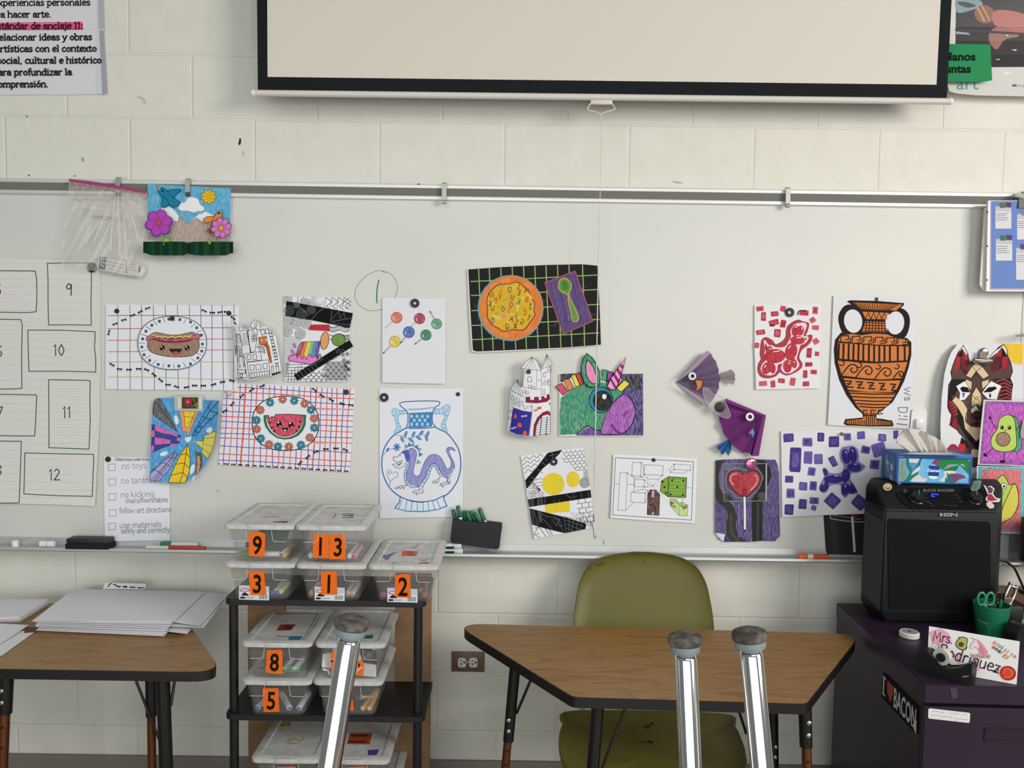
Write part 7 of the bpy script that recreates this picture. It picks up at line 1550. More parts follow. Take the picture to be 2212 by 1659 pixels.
sticker(b12, K2, '590 1520 760 1512 770 1700 585 1700', '12', 680, 1610, 150); sticker(b11, K2, '1240 1520 1400 1512 1400 1700 1240 1700', '11', 1320, 1610, 150)
a = Art(front(bX)).c(*K2); a.sheet('1082 465 1120 462 1118 688 1086 688', ORG).P('1085 535 1105 540 1100 556 1086 552', BKD); a.build('torn_sticker', bX); a = Art(front(bX)).c(*K2); a.sheet('1330 545 1382 540 1380 680 1330 682', ORG).P('1335 560 1350 570 1350 600 1335 600', BKD).L('1322 640 1350 610 1372 604', 8, '#e7e3de'); a.build('torn_sticker', bX)
a = Art(front(bY)).c(*K2); a.sheet('1262 900 1285 895 1296 998 1262 1000', ORG); a.build('torn_sticker', bY)
lidmarks(b9, K1, lambda a: (a.P('545 290 560 282 690 278 680 296', '#8c3f6a'), a.L('465 238 540 240 600 245 610 235 580 228 545 238', 5, '#8a8886', sm=1)))
lidmarks(b13, K1, lambda a: (a.L('1130 212 1105 248', 6, '#3b3936'), a.L('1185 215 1240 212 1290 218 1240 230 1200 228 1250 232 1290 240 1240 250 1190 244', 6, '#3b3936', sm=1)))
lidmarks(b2, K1, lambda a: (a.P('1740 552 1885 558 1870 600 1730 598', '#d9694a'), a.L('1785 562 1840 562 1790 592 1850 592', 8, '#5a3a36'), a.P('1520 560 1580 590 1650 570 1690 565 1640 600 1600 640 1560 610', '#7f7c9c', sm=1), a.P('1800 530 1880 490 1910 490 1850 535', '#a9a8b6'), a.P('1890 660 1985 655 1980 678 1880 678', '#b8506a'), a.P('1640 662 1685 662 1685 668 1640 668', '#3a3836'), a.L('1900 635 1930 642 1970 632', 5, '#4a4846', sm=1)))
lidmarks(b8, K2, lambda a: (a.P('620 208 765 206 720 262 582 264', '#8f3a2e'), a.O(690, 232, 26, 12, 8, '#2b1714'), a.L('655 245 700 240 715 222', 7, '#2b1714'), a.P('705 315 830 315 800 350 690 350', '#2e6f96'), a.L('590 312 630 316 700 322', 6, '#5a5856'), a.L('345 345 540 108 965 108 820 355', 5, '#4a4a48')))
lidmarks(bX, K2, lambda a: (a.P('1385 308 1475 305 1465 338 1360 338', '#1f6a45'),))
lidmarks(b12, K2, lambda a: (a.P('625 1102 720 1098 710 1142 615 1145', '#a89a3a'), a.L('680 1302 800 1302', 8, '#b09a30'), a.L('700 1270 690 1280 720 1262 760 1262 800 1278 825 1262 830 1232', 9, '#b09a30', sm=1)))
lidmarks(b11, K2, lambda a: (a.P('1262 1202 1465 1205 1440 1310 1228 1308', '#b3512f', sm=0), a.L('1275 1230 1425 1230', 13, '#40180f'), a.L('1252 1284 1410 1286', 13, '#40180f'), a.P('1420 1362 1530 1355 1505 1408 1425 1410', '#5a3a86'), a.P('1605 1188 1620 1186 1618 1198', '#3b3936')))
W_ = '#e4e3e0'
ends(b13, [(K1, x, y, W_, '#e9e9e7', yw) for x, y, yw in ((885, 620, .0), (942, 628, -.05), (1000, 630, .05), (1045, 630, 0), (1096, 632, .04), (1150, 630, -.04), (1250, 622, .05))], 'white-ended marker in the bin numbered 13', 'white markers in the bin numbered 13')
ends(b13, [(K1, 1296, 632, '#d9a5bb', '#d8317f', .0)], 'pink-ended marker in the bin numbered 13', 'markers lying in the bins')
across(b9, K1, 180, 622, 628, '#6f9c3a', '#e3e6df', 'green-capped white marker lying across the bin numbered 9', .045)
across(b9, K1, 228, 330, 497, '#c23f7a', '#4a3a3c', 'pink-capped dark marker in the bin numbered 9', .09)
ends(b9, [(K1, 632, 588, '#dcd3d8', '#a2317c', .1)], 'purple-ended white marker in the bin numbered 9', 'markers lying in the bins'); ends(b9, [(K1, 650, 636, '#d3a53a', '#d9a93c', .1)], 'yellow marker in the bin numbered 9', 'markers lying in the bins')
o = V(b9.location); bm = BM(); prism(bm, [o + V(p) for p in ((-.045, .075, .022), (.055, .07, .02), (.062, .10, .085), (-.03, .11, .07))], (0, .004, 0)); tag(obj('folder', bm, mat('teal_card', '#2c5a4d', .6)), 'dark green card standing inside the bin numbered 9', 'card')
ends(b3, [(K1, x, 930, '#c9cba0', '#c8cc8a', 0) for x in (575, 620)], 'pale yellow-green marker in the bin numbered 3', 'yellow-green markers in bin 3', .08); ends(b3, [(K1, 205, 972, '#e3e3e1', '#e6e6e4', .3)], 'white marker in the bin numbered 3', 'markers lying in the bins')
across(b3, K1, 525, 608, 990, '#3f62b8', '#3a5cb0', 'blue marker in the bin numbered 3', .036)
ends(b1, [(K1, x, y, '#d9cfc6', '#e58a5c', 0) for x, y in ((905, 980), (1232, 980), (1278, 970))], 'orange-ended marker in the bin numbered 1', 'orange markers in bin 1'); ends(b1, [(K1, 872, 945, '#c9a64a', '#d0a53a', .3)], 'yellow marker in the bin numbered 1', 'markers lying in the bins')
ends(b2, [(K1, 1530, 990, '#8a6a62', '#d9553a', .1)], 'red-orange-ended marker at the left in bin 2', 'markers lying in the bins'); ends(b2, [(K1, 1945, 996, '#a9605f', '#d83a4a', -.1)], 'crimson-ended marker at the right in bin 2', 'markers lying in the bins'); ends(b2, [(K1, 1572, 996, '#9a7a9a', '#c05fc0', .2)], 'violet-ended marker in the bin numbered 2', 'markers lying in the bins'); across(b2, K1, 1890, 1965, 940, '#c9a030', '#c9a030', 'yellow marker lying high in bin 2', .07)
ends(b5, [(K2, x, y, '#dedfe2', '#4f74c4', yw) for x, y, yw in ((335, 1030, .25), (400, 1003, .15), (502, 1032, 0), (705, 1008, -.5), (790, 980, .3))], 'blue-ended white marker in the bin numbered 5', 'blue-ended markers in bin 5')
ends(b8, [(K2, x, y, '#c9dce2', '#a9d4e6', .1) for x, y in ((492, 662), (640, 662), (742, 624))], 'pale blue-ended marker in the bin numbered 8', 'pale blue markers in bin 8', .08)
across(b8, K2, 340, 800, 694, '#2f8f4a', '#3a9a55', 'dark green pencil lying across bin 8', .034, .0042); across(b8, K2, 480, 800, 662, '#6fae3c', '#79b845', 'bright green marker in the bin numbered 8', .052); across(b8, K2, 380, 480, 640, '#b8508a', '#c0608f', 'pink marker in the bin numbered 8', .07)
ends(bY, [(K2, x, y, '#d3a63c', '#e6dcc8', yw) for x, y, yw in ((1375, 1005, .35), (1435, 985, .3))], 'yellow marker in the bin behind the chrome leg', 'yellow markers behind the chrome leg', .12); ends(bY, [(K2, 1000, 985, '#c24a3c', '#b9503c', .1)], 'red marker in the bin behind the chrome leg', 'markers lying in the bins'); across(bY, K2, 1300, 1470, 880, '#5a4f86', '#c9a050', 'purple and yellow marker in the bin behind the chrome leg', .1)
o = V(bX.location)
for s_, c_, l, dy in (('1100 415 1500 408 1500 690 1340 680 1110 600', '#d9d7d3', 'crumpled white paper in the bin behind the chrome leg', .024), ('1360 412 1485 412 1508 480 1505 578 1385 560 1350 470', '#1d1516', 'black scratch paper in the bin behind the chrome leg', .021)):
    a = Art(lambda u, v, h, y_=o.y + dy: at(u, v, y_ - h)).c(*K2); a.sheet(s_, c_)
    if c_[1] == '1':
        for i in range(12): a.L([(random.uniform(1370, 1480), random.uniform(420, 560)), (random.uniform(1370, 1490), random.uniform(420, 560))], 3, '#8f8a86')
        a.R(1468, 415, 1490, 445, '#dddad6')
    else: a.P('1010 480 1080 470 1085 610 1000 600', '#dedcd8').L('1015 620 1060 630 1070 665', 20, '#d5d3cf')
    tag(a.build('scrap_paper'), l, 'paper')

# ================================================================== stacks of white paper on the left table
PAP = mat('drawing_paper', '#dedde1', .9); PAP2 = mat('drawing_paper_edge', '#d3d2d6', .9)
def sheetz(bm, px, z, th=.0006):
    q = [atz(u, v, zz) for (u, v), zz in zip(px, z if isinstance(z, (list, tuple)) else [z] * len(px))]; prism(bm, q, (0, 0, -th))
def stackof(px, z0, z1_, n, label, jit=4):
    bm = BM()
    for i in range(n):
        z = z0 + (z1_ - z0) * i / (n - 1); dx, dy = random.uniform(-jit, jit), random.uniform(-jit * .4, jit * .4)
        sheetz(bm, [(u + dx, v + dy - 0) for u, v in px(i / (n - 1))], z + .0012, .0011)
    return tag(obj('paper_stack', bm, PAP), label, 'paper', None, 'stuff')
zt = ZT + .0008
stackof(lambda t: [(82 - 4 * t, 1362 - 20 * t), (352 + 14 * t, 1375 - 30 * t), (420 + 6 * t, 1305 - 26 * t), (150 + 5 * t, 1300 - 26 * t)], zt, zt + .032, 26, 'thick stack of white drawing paper on the left table')
def loose(name, px, zs, label, th=.0005, m=PAP):
    bm = BM(); nu = 10
    (a0, a1, a2, a3) = px; (h0, h1, h2, h3) = zs; tp = []
    for i in range(nu + 1):
        s = i / nu; e = s * s
        p = (a0[0] + (a1[0] - a0[0]) * s, a0[1] + (a1[1] - a0[1]) * s); q = (a3[0] + (a2[0] - a3[0]) * s, a3[1] + (a2[1] - a3[1]) * s)
        tp.append((atz(*p, h0 + (h1 - h0) * e), atz(*q, h3 + (h2 - h3) * e)))
    loft(bm, [[a, b, b - V((0, 0, th)), a - V((0, 0, th))] for a, b in tp]); return tag(obj(name, bm, m), label, 'paper', 'loose sheets on the left table')
zz = zt + .0335
loose('paper_sheet', [(68, 1342), (378, 1341), (443, 1279), (160, 1272)], [zz + .001, zz, zz, zz], 'topmost white sheet of the thick paper stack')
loose('paper_sheet', [(364, 1342), (432, 1352), (494, 1283), (436, 1279)], [zz - .003, zz - .020, zz - .024, zz - .002], 'white sheet drooping over the right side of the thick stack')
loose('paper_sheet', [(362, 1364), (404, 1369), (470, 1300), (432, 1294)], [zz - .021, zz - .032, zz - .032, zz - .021], 'lower white sheet curling out at the right front of the stack')
loose('paper_sheet', [(364, 1353), (440, 1356), (486, 1296), (434, 1287)], [zz - .012, zz - .027, zz - .029, zz - .012], 'middle white sheet fanned out at the right of the stack')
bm = BM(); q0, q1 = atz(222, 1272, zz + .002), atz(312, 1273, zz + .002)
prism(bm, [q0, q1, q1 + V((0, .015, .014)), q0 + V((0, .015, .016))], (0, .0005, 0)); o_ = tag(obj('printed_sheet', bm, PAP), 'sheet with black print peeking over the back of the paper stack', 'paper')
a = Art(onplane(q0 + V((0, -.0005, 0)), V((0, -.72, .7)))).c(0, 1160, 3.324)
a.L('775 358 785 340 800 333', 7, '#222').L('815 340 835 348 850 358', 8, '#222').P('855 352 870 350 862 362 850 362', '#222').P('880 352 915 352 912 364 884 362', '#222').P('930 355 975 358 970 366 930 364', '#333').P('985 360 1035 362 1030 369 985 368', '#333'); a.build('print', o_)
stackof(lambda t: [(-220, 1345 - 8 * t), (42 + 2 * t, 1343 - 10 * t), (103 + 2 * t, 1307 - 12 * t), (-120, 1305 - 10 * t)], zt, zt + .014, 10, 'low stack of white paper at the left edge of the left table', 2)
loose('paper_sheet', [(-200, 1424), (4, 1416), (76, 1364), (-120, 1352)], [zt + .001] * 4, 'white sheet lying at the front left of the left table')
loose('paper_sheet', [(-200, 1400), (-8, 1396), (62, 1350), (-120, 1340)], [zt + .004, zt + .004, zt + .008, zt + .004], 'upper white sheet at the front left of the left table')
bm = BM(); sheetz(bm, [(52, 1366), (80, 1364), (84, 1356), (56, 1355)], zt + .003, .003); tag(obj('card_edge', bm, mat('maroon_card', '#5a2a28', .6)), 'maroon card edge sticking out under the paper stack', 'card')
# ================================================================== purple cabinet
PUR = mat('purple_steel', '#2c1d31', .40, spec=.4, noise=(3, '#26192b', .6)); PURD = mat('purple_shade', '#140c18', .7)
ZC = .70
bl, fl = atz(1807, 1302, ZC), atz(1998, 1479, ZC); frx = atz(2212, 1484.5, ZC)
fd = (frx - fl).normalized(); CWD = .53
fr, brc = fl + fd * CWD, bl + fd * CWD
cc = (bl + fr) / 2
cab = thing('cabinet', 'dark purple metal cabinet under the black speaker', 'cabinet', (cc.x, cc.y, 0))
dn = lambda p, z: V((p.x, p.y, z))
zlip = atp(2003, 1519, fl, V((0, 1, 0))).z
bm = BM(); prism(bm, [dn(p, ZC) for p in (bl, fl, fr, brc)], (0, 0, zlip - ZC)); bmesh.ops.bevel(bm, geom=list(bm.edges), offset=.002, segments=2, affect='EDGES'); obj('top', bm, PUR, cab)
nrm = V((-fd.y, fd.x, 0))                                   # towards the wall
if nrm.y < 0: nrm = -nrm
ins = .003
bm = BM(); prism(bm, [dn(p, zlip) for p in (bl + fd * ins, fl + nrm * .022 + fd * ins, fr + nrm * .022 - fd * ins, brc - fd * ins)], (0, 0, -zlip + .002)); obj('body', bm, PUR, cab)
zd = atp(2003, 1527, fl, V((0, 1, 0))).z; hh = (zd - .03) / 2
for k in range(2):
    za, zb_ = zd - k * hh, zd - (k + 1) * hh + .006
    bm = BM(); p0, p1 = fl + nrm * .001 + fd * .003, fr + nrm * .001 - fd * .003
    prism(bm, [dn(p, zb_) for p in (p0, p1, p1 + nrm * .02, p0 + nrm * .02)], (0, 0, za - zb_)); bmesh.ops.bevel(bm, geom=list(bm.edges), offset=.0015, segments=1, affect='EDGES'); dr = obj('drawer', bm, PUR, cab)
    hz1, hz0 = za - (zd - atp(2082, 1572, fl, V((0, 1, 0))).z), za - (zd - atp(2082, 1597, fl, V((0, 1, 0))).z)
    h0 = fl + fd * (atp(2082, 1580, fl, nrm) - fl).length; h1 = fr - fd * ((h0 - fl).length)
    bm = BM(); prism(bm, [dn(p, hz0) for p in (h0, h1, h1 + nrm * .012, h0 + nrm * .012)], (0, 0, hz1 - hz0)); hd = obj('handle', bm, PURD, dr)  # dark block paints the shade of the handle recess
    bm = BM()
    for q0, q1, z0_, z1_ in ((h0, h1, hz0 - .003, hz0 + .001), (h0, h1, hz1 - .001, hz1 + .002), (h0 - fd * .003, h0, hz0, hz1)):
        prism(bm, [dn(p, z0_) for p in (q0 - nrm * .002, q1 - nrm * .002, q1, q0)], (0, 0, z1_ - z0_))
    obj('handle_lip', bm, PUR, hd)
fmap = lambda off: (lambda f: f)(onplane(fl - nrm * off, -nrm))
a = Art(fmap(.0012)).c(1780, 1240, 3.958)
a.sheet('905 1148 1240 1186 1250 1195 1246 1265 1236 1273 900 1236 890 1226 892 1156', '#dcdad8')
for s in ('920 1178 960 1172 1000 1185 1030 1180', '1080 1195 1120 1192 1160 1198', '1190 1200 1220 1206', '915 1205 950 1208 970 1205', '985 1215 1040 1222 1100 1224', '1118 1232 1160 1238 1230 1246', '1120 1246 1130 1255 1136 1244'): a.L(s, 5, '#a9a6a8', sm=1)
a.build('drawer_label', cab)
a = Art(fmap(.0012)).c(1780, 1240, 3.958); a.P('1078 968 1135 975 1145 1055 1095 1070', '#4d3f52'); a.build('tape_mark', cab)
# bumper sticker on the side
sd = (fl - bl).normalized(); sn = V((sd.y, -sd.x, 0))
if sn.x > 0: sn = -sn
sp_ = fl + sn * .0008
A_, B_ = atp(1780 + 500 / 3.958, 1240 + 830 / 3.958, sp_, sn), atp(1780 + 802 / 3.958, 1240 + 1010 / 3.958, sp_, sn)
C_ = atp(1780 + 500 / 3.958, 1240 + 1060 / 3.958, sp_, sn)
ux = (B_ - A_); wS = ux.length; ux = V((sd.x, sd.y, 0)); hS = A_.z - C_.z
a = Art(onuv(A_, ux * .001, V((0, 0, -.001)))).c(0, 0, 1); w1, h1_ = wS * 1000, hS * 1000
a.sheet([(0, 0), (w1, 0), (w1, h1_), (0, h1_)], '#151116')
a.T('I', w1 * .02, h1_ * .84, h1_ * .95, '#c9c4c4', bold=.03, sx=.8).L([(w1 * .02, h1_ * .17), (w1 * .11, h1_ * .17)], h1_ * .06, '#c9c4c4').L([(w1 * .02, h1_ * .82), (w1 * .11, h1_ * .82)], h1_ * .06, '#c9c4c4')
a.P([(w1 * .16, h1_ * .2), (w1 * .21, h1_ * .14), (w1 * .25, h1_ * .22), (w1 * .30, h1_ * .14), (w1 * .34, h1_ * .28), (w1 * .31, h1_ * .55), (w1 * .27, h1_ * .85), (w1 * .2, h1_ * .7), (w1 * .15, h1_ * .4)], '#a03a2a', sm=1)
for i in range(4): a.L([(w1 * .165, h1_ * (.25 + i * .13)), (w1 * .22, h1_ * (.22 + i * .13)), (w1 * .32, h1_ * (.26 + i * .13))], h1_ * .03, '#d0765a', sm=1)
vs, _ = text_mesh('BACON', .02); wt_ = max(x for x, y in vs)
a.T('BACON', w1 * .35, h1_ * .86, h1_ * 1.0, '#c9c4c4', bold=.02, sx=w1 * .62 / wt_ / (h1_ * 1.0)).P([(w1 * .88, h1_ * .84), (w1 * .99, h1_ * .5), (w1 * .99, h1_ * 1.0), (w1 * .93, h1_ * .9)], '#c9c4c4')
a.build('bumper_sticker', cab)['label'] = 'black I love BACON sticker'

# ================================================================== black party speaker
SPB = mat('speaker_black', '#0e0f10', .55, spec=.35, bump=(900, .0006)); SPG = mat('speaker_grille', '#0c0d0d', .8, spec=.2, bump=(1400, .001)); SPP = mat('speaker_panel', '#101112', .35)
ys = -.305; zb = ZC + .004; zf = at(1957, 1324, ys).z
X = lambda u, y: at(u, 1200, y).x
plan = [(X(1907, ys), ys), (X(2154, ys), ys), (X(2160, ys + .10), ys + .10), (X(2150, ys + .20), ys + .20), (X(1872, ys + .20), ys + .20), (X(1863, ys + .10), ys + .10)]
cxy = (sum(p[0] for p in plan) / 6, sum(p[1] for p in plan) / 6)
zr = at(2030, 1126, ys).z; zp = at(2030, 1104, ys + .006).z; ytop = -.225; ztop = at(2020, 1049, ytop).z
def ring_(z, k=1.0, fy=0.0, fx=0.0, dzb=0.0):
    out = []
    for i, (x, y) in enumerate(plan):
        px_, py_ = cxy[0] + (x - cxy[0]) * k, cxy[1] + (y - cxy[1]) * k
        if i < 2: py_ += fy; px_ += fx * (1 if i == 0 else -1)
        out.append(V((px_, py_, z + (dzb if i > 1 else 0))))
    return out
spk = thing('speaker', 'large black portable speaker on the purple cabinet', 'speaker', (cxy[0], cxy[1], ZC))
bm = BM(); loft(bm, [ring_(zb, .90), ring_(zf - .002, .985), ring_(zf + .004, 1.0), ring_(zr, 1.0), ring_(zp, 1.0, .006, .004), ring_(ztop - .006, .985, ytop - ys - .004, .012, .003), ring_(ztop, .96, ytop - ys + .006, .014, .004)]); bmesh.ops.bevel(bm, geom=[e for e in bm.edges], offset=.004, segments=2, affect='EDGES'); obj('housing', bm, SPB, spk)
bm = BM(); sq = [V((plan[i][0] - .0015, plan[i][1] - .001, z)) for i, z in ((5, zf + .035), (0, zf + .004), (0, zr - .004), (5, zr + .012))]; prism(bm, [q + (sq[1] - sq[0]) * (.06 if k in (0, 3) else -.04) for k, q in enumerate(sq)], (.002, .001, 0)); obj('side_panel', bm, mat('speaker_side', '#1b1c1e', .5), spk)
fx = lambda u, v, off=.001: at(u, v, ys - off)
bm = BM(); pp = rounded([fx(1921, 1316, .003), fx(2140, 1316, .003), fx(2140, 1128, .003), fx(1918, 1121, .003)], .012, 4); prism(bm, pp, (0, .006, 0)); obj('grille', bm, SPG, spk)
# sloping control panel
P0, P1, P2 = V((0, ys + .006, zp)), V((1, ys + .006, zp)), V((0, ytop, ztop - .004)); pn = (P1 - P0).cross(P2 - P0).normalized()
pmap = onplane(P0 - V((0, .0, 0)) + (pn if pn.y < 0 else -pn) * .0022, pn)
a = Art(pmap).c(1760, 880, 3.770)
a.sheet('660 700 760 655 1340 655 1420 700 1440 800 1330 830 1000 835 800 830 700 770', '#0f1011', thick=.002)
a.T('BLOCK ROCKER', 882, 686, 30, '#6d6f70', bold=.03, sx=1.12).T('PLUS', 1086, 686, 28, '#55575a', sx=.9)
for x, y in ((905, 700), (905, 735), (920, 768), (940, 782), (1150, 712), (1175, 735), (1190, 768), (1060, 795), (1100, 800), (1140, 800), (960, 800)): a.R(x - 12, y - 3, x + 12, y + 3, '#3f4244')
a.O(737, 680, 11, 11, 4, '#77797a').E(737, 680, 5, 5, '#000').R(935, 695, 1035, 745, '#07080c')
pan = a.build('control_panel', spk)
DISP = mat('display_blue', '#2a3bff', .4, emit=1.6)
bm = BM()
for s in ('948 702 990 704 990 712 948 710', '948 702 956 702 958 728 950 728', '958 720 978 722 978 730 958 728', '992 704 1008 705 1008 716 992 715'):
    q = [pmap(1760 + x / 3.77, 880 + y / 3.77, .0012) for x, y in pts_of(s)]; prism(bm, q, (0, .0004, 0))
obj('display_digits', bm, DISP, pan)
for x, y in ((828, 748), (1296, 752)):
    c = pmap(1760 + x / 3.77, 880 + y / 3.77, 0); n_ = pn if pn.y < 0 else -pn
    bm = BM(); lathe(bm, c, n_, [(.0225, 0), (.0225, .004), (.0200, .006), (.0175, .020), (.016, .022)], 28); kb = obj('knob', bm, mat('knob_black', '#17181a', .25), spk)
    bm = BM(); e_ = c + n_ * .0222; box(bm, e_ + V((-.001, -.001, -.012)), e_ + V((.001, .0006, .014)), .0004); obj('pointer', bm, mat('knob_mark', '#6f7274', .4), kb)
a = Art(lambda u, v, h: at(u, v, ys - .0012 - h)).c(1760, 880, 3.770)
def blk(s): a.P(s, '#9a9c9c')
blk('1018 862 1040 862 1040 886 1018 886'); a.L('1054 866 1100 866 1100 882 1054 882', 9, '#9a9c9c', close=1); a.L('1114 886 1114 866 1158 884 1158 862', 9, '#9a9c9c')
a.build('logo_letters', spk)
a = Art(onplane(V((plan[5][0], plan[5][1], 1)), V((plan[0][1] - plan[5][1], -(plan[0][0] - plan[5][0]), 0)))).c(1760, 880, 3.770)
a.P('418 675 500 695 520 740 522 800 430 765', '#030303').L('415 670 505 690 528 740 535 830 420 790', 9, '#1e2021'); a.build('handle_opening_shade', spk)  # flat black patch paints the shade in the side handle opening
n_ = pn if pn.y < 0 else -pn
a = Art(pmap).c(1760, 880, 3.770); a.E(593, 648, 36, 30, '#d9d2c6').E(593, 648, 31, 25, '#b98a5a').P('568 640 600 628 620 640 590 650', '#d8b27a').P('566 655 600 660 620 655 600 672', '#5a6a74'); a.build('round_sticker', spk)
a = Art(pmap).c(1760, 880, 3.770); a.P('1374 630 1400 645 1440 640 1465 665 1450 700 1475 735 1515 745 1500 770 1440 772 1395 760 1392 740 1410 715 1398 680', '#e3dfe0', sm=0).P('1390 642 1435 650 1455 668 1440 700 1412 700 1408 670', '#5a4660').P('1410 705 1440 706 1470 742 1495 752 1440 765 1402 755', '#b03452').P('1398 775 1430 765 1462 795 1458 820 1425 825 1400 800', '#d6c9c7'); a.build('ghost_sticker', spk)
bm = BM()
for x, y in ((plan[0][0] + .03, ys + .03), (plan[1][0] - .03, ys + .03), (plan[4][0] + .02, ys + .17), (plan[3][0] - .02, ys + .17)): lathe(bm, (x, y, ZC), (0, 0, 1), [(.012, 0), (.011, .004)], 12)
obj('rubber_feet', bm, SPG, spk)
bm = BM(); tube(bm, [at(u, v, y) for u, v, y in cat([(2150, 1206, -.10), (2172, 1214, -.10), (2190, 1226, -.10), (2202, 1250, -.16), (2210, 1268, -.20), (2218, 1284, -.23)], 5)], .0036, 8); tag(obj('power_cable', bm, mat('cable_black', '#0d0d0e', .5)), 'black power cable behind the right side of the speaker', 'cable')

# ================================================================== tissue box on the speaker
zt_ = ztop + .0062
q0, q1 = at(1935, 1047, ytop + .012), at(2098, 1051, ytop + .012); yb0 = q0.y; TH = (at(1940, 984.5, yb0).z - at(1935, 1047, yb0).z)
tb = thing('tissue_box', 'blue leafy tissue box with a white tissue on the speaker', 'tissue box', ((q0.x + q1.x) / 2, yb0 + .05, zt_))
BLUE = mat('box_blue', '#1f5a9c', .55)
bm = BM(); box(bm, (q0.x, yb0, zt_), (q1.x, yb0 + .105, zt_ + TH), .001); obj('carton', bm, BLUE, tb)
a = Art(lambda u, v, h: at(u, v, yb0 - .0004 - h)).c(1900, 870, 8.733)
FRM = '355 1035 1715 1065 1690 1535 335 1500'
a.P(FRM, '#6fb0dd')
for s, c_ in (('355 1040 490 1040 520 1120 500 1300 560 1340 540 1420 440 1505 335 1500', '#8f8fc0'), ('500 1040 760 1045 690 1140 560 1130', '#d9d2d2'), ('560 1130 690 1140 700 1200 620 1290 560 1200', '#5f8fc8'), ('500 1045 550 1045 570 1180 620 1260 560 1440 520 1500 440 1500 560 1340 510 1200', '#1f7f7c'), ('770 1045 860 1048 780 1170 620 1310 580 1440 560 1500 545 1490 600 1330 690 1200', '#1c7874'), ('580 1420 640 1290 760 1190 820 1190 810 1230 700 1320 600 1430', '#d8d3cf'), ('480 1500 560 1400 700 1310 740 1300 700 1380 600 1460', '#1f7d6c'), ('590 1480 700 1370 780 1360 840 1420 900 1440 820 1500', '#d5cfcb'), ('990 1150 1060 1060 1180 1065 1150 1180 1080 1190', '#7d5070'), ('1180 1065 1650 1070 1690 1250 1690 1360 1600 1270 1500 1180 1400 1160 1280 1190 1200 1260 1140 1220', '#2f8440'), ('1250 1210 1310 1165 1430 1165 1360 1200 1280 1230', '#9a93b0'), ('1520 1165 1570 1160 1620 1210 1570 1190', '#b9b4c6'), ('1200 1280 1300 1230 1480 1185 1440 1280 1300 1290', '#2a7a3c'), ('1220 1290 1420 1290 1420 1340 1300 1345 1260 1400 1230 1480 1130 1470 1200 1390', '#d8d3ce'), ('1270 1440 1320 1350 1400 1335 1530 1350 1650 1410 1500 1450 1400 1525 1290 1500', '#7c4a6c'), ('1265 1330 1310 1350 1360 1430 1380 1525 1300 1500 1280 1400', '#1f7a72'), ('1240 1405 1265 1450 1280 1520 1240 1510', '#1f6f68'), ('1510 1460 1600 1430 1690 1440 1690 1530 1560 1530', '#7db9e2'), ('1560 1260 1690 1400 1660 1440 1600 1380', '#7db9e2'), ('730 1330 740 1270 830 1350 920 1400 880 1430 800 1410', '#7fb6e0'), ('1120 1310 1220 1330 1190 1420 1080 1450 1100 1380', '#7fb6e0'), ('800 1060 900 1060 820 1160 860 1250 840 1330 760 1240', '#7cb7de'), ('1000 1160 1050 1170 1060 1200 950 1200', '#86bde4'), ('400 1130 440 1090 460 1160 440 1260 400 1240', '#6aa84a'), ('360 1320 400 1300 430 1400 400 1400', '#6aa84a'), ('450 1330 500 1260 510 1300 470 1400 440 1440', '#6aa84a')): a.P(s, c_, sm=1)
a.L('430 1100 420 1300 430 1470', 8, '#5a9a40', sm=1)
a.L(FRM, 26, '#1f5a9c', close=1)
a.P('930 1182 1138 1195 1115 1390 918 1375', '#174a94').T('Kleenex', 900, 1302, 88, '#eef0f2', rot=2, bold=.02, sx=.82).P('930 1382 1100 1392 1070 1430 1010 1440 950 1420', '#e6e8ea', sm=1)
a.build('front_print', tb)
a = Art(lambda u, v, h: at(u, v, yb0) if 0 else atp(u, v, V((q0.x - .0004 - h, 0, 0)), V((1, 0, 0)))).c(1900, 870, 8.733)
a.P('110 960 290 1025 280 1480 120 1400', '#5a7ba6')
for s, c_ in (('110 970 160 1000 150 1090 110 1060', '#7d7fa4'), ('120 1060 180 1120 160 1180 120 1140', '#9fb3b0'), ('140 1180 180 1240 160 1320 120 1260', '#6f9a8c'), ('210 1160 240 1160 250 1260 215 1270', '#c8c5cc'), ('190 1330 230 1380 240 1460 200 1440', '#9fb6c0'), ('170 1040 190 1060 170 1120', '#3f6a64')): a.P(s, c_, sm=1)
a.build('side_print', tb)
a = Art(lambda u, v, h: atz(u, v, zt_ + TH + .0004 + h)).c(1900, 870, 8.733)
a.P('380 970 560 935 900 930 1300 920 1500 960 1650 1000 1000 985', '#a6a4b4').E(950, 955, 420, 26, '#dcdada'); a.build('top_print', tb)
bm = BM(); nU, nV = 26, 8
topc = cat([(305, 750), (360, 600), (480, 490), (600, 492), (760, 520), (900, 575), (1050, 650), (1180, 745), (1290, 930)], 4); botc = [(590 + 700 * i / (len(topc) - 1), 945 + 20 * i / (len(topc) - 1)) for i in range(len(topc))]
rows = []
for j in range(nV + 1):
    t = j / nV; row = []
    for i, (p, q) in enumerate(zip(botc, topc)):
        u, v = p[0] + (q[0] - p[0]) * t, p[1] + (q[1] - p[1]) * t; ph = i * .62
        y = yb0 + .050 - .009 * math.sin(ph + t * 1.5) * (.3 + t) - .004 * math.sin(ph * 2.3) - .02 * t
        row.append(at(1900 + u / 8.733, 870 + v / 8.733, y))
    rows.append(row)
loft(bm, rows, False, False, False); bmesh.ops.solidify(bm, geom=list(bm.faces), thickness=.0004); obj('tissue', bm, mat('tissue_white', '#f0ece6', .95), tb, ang=80)

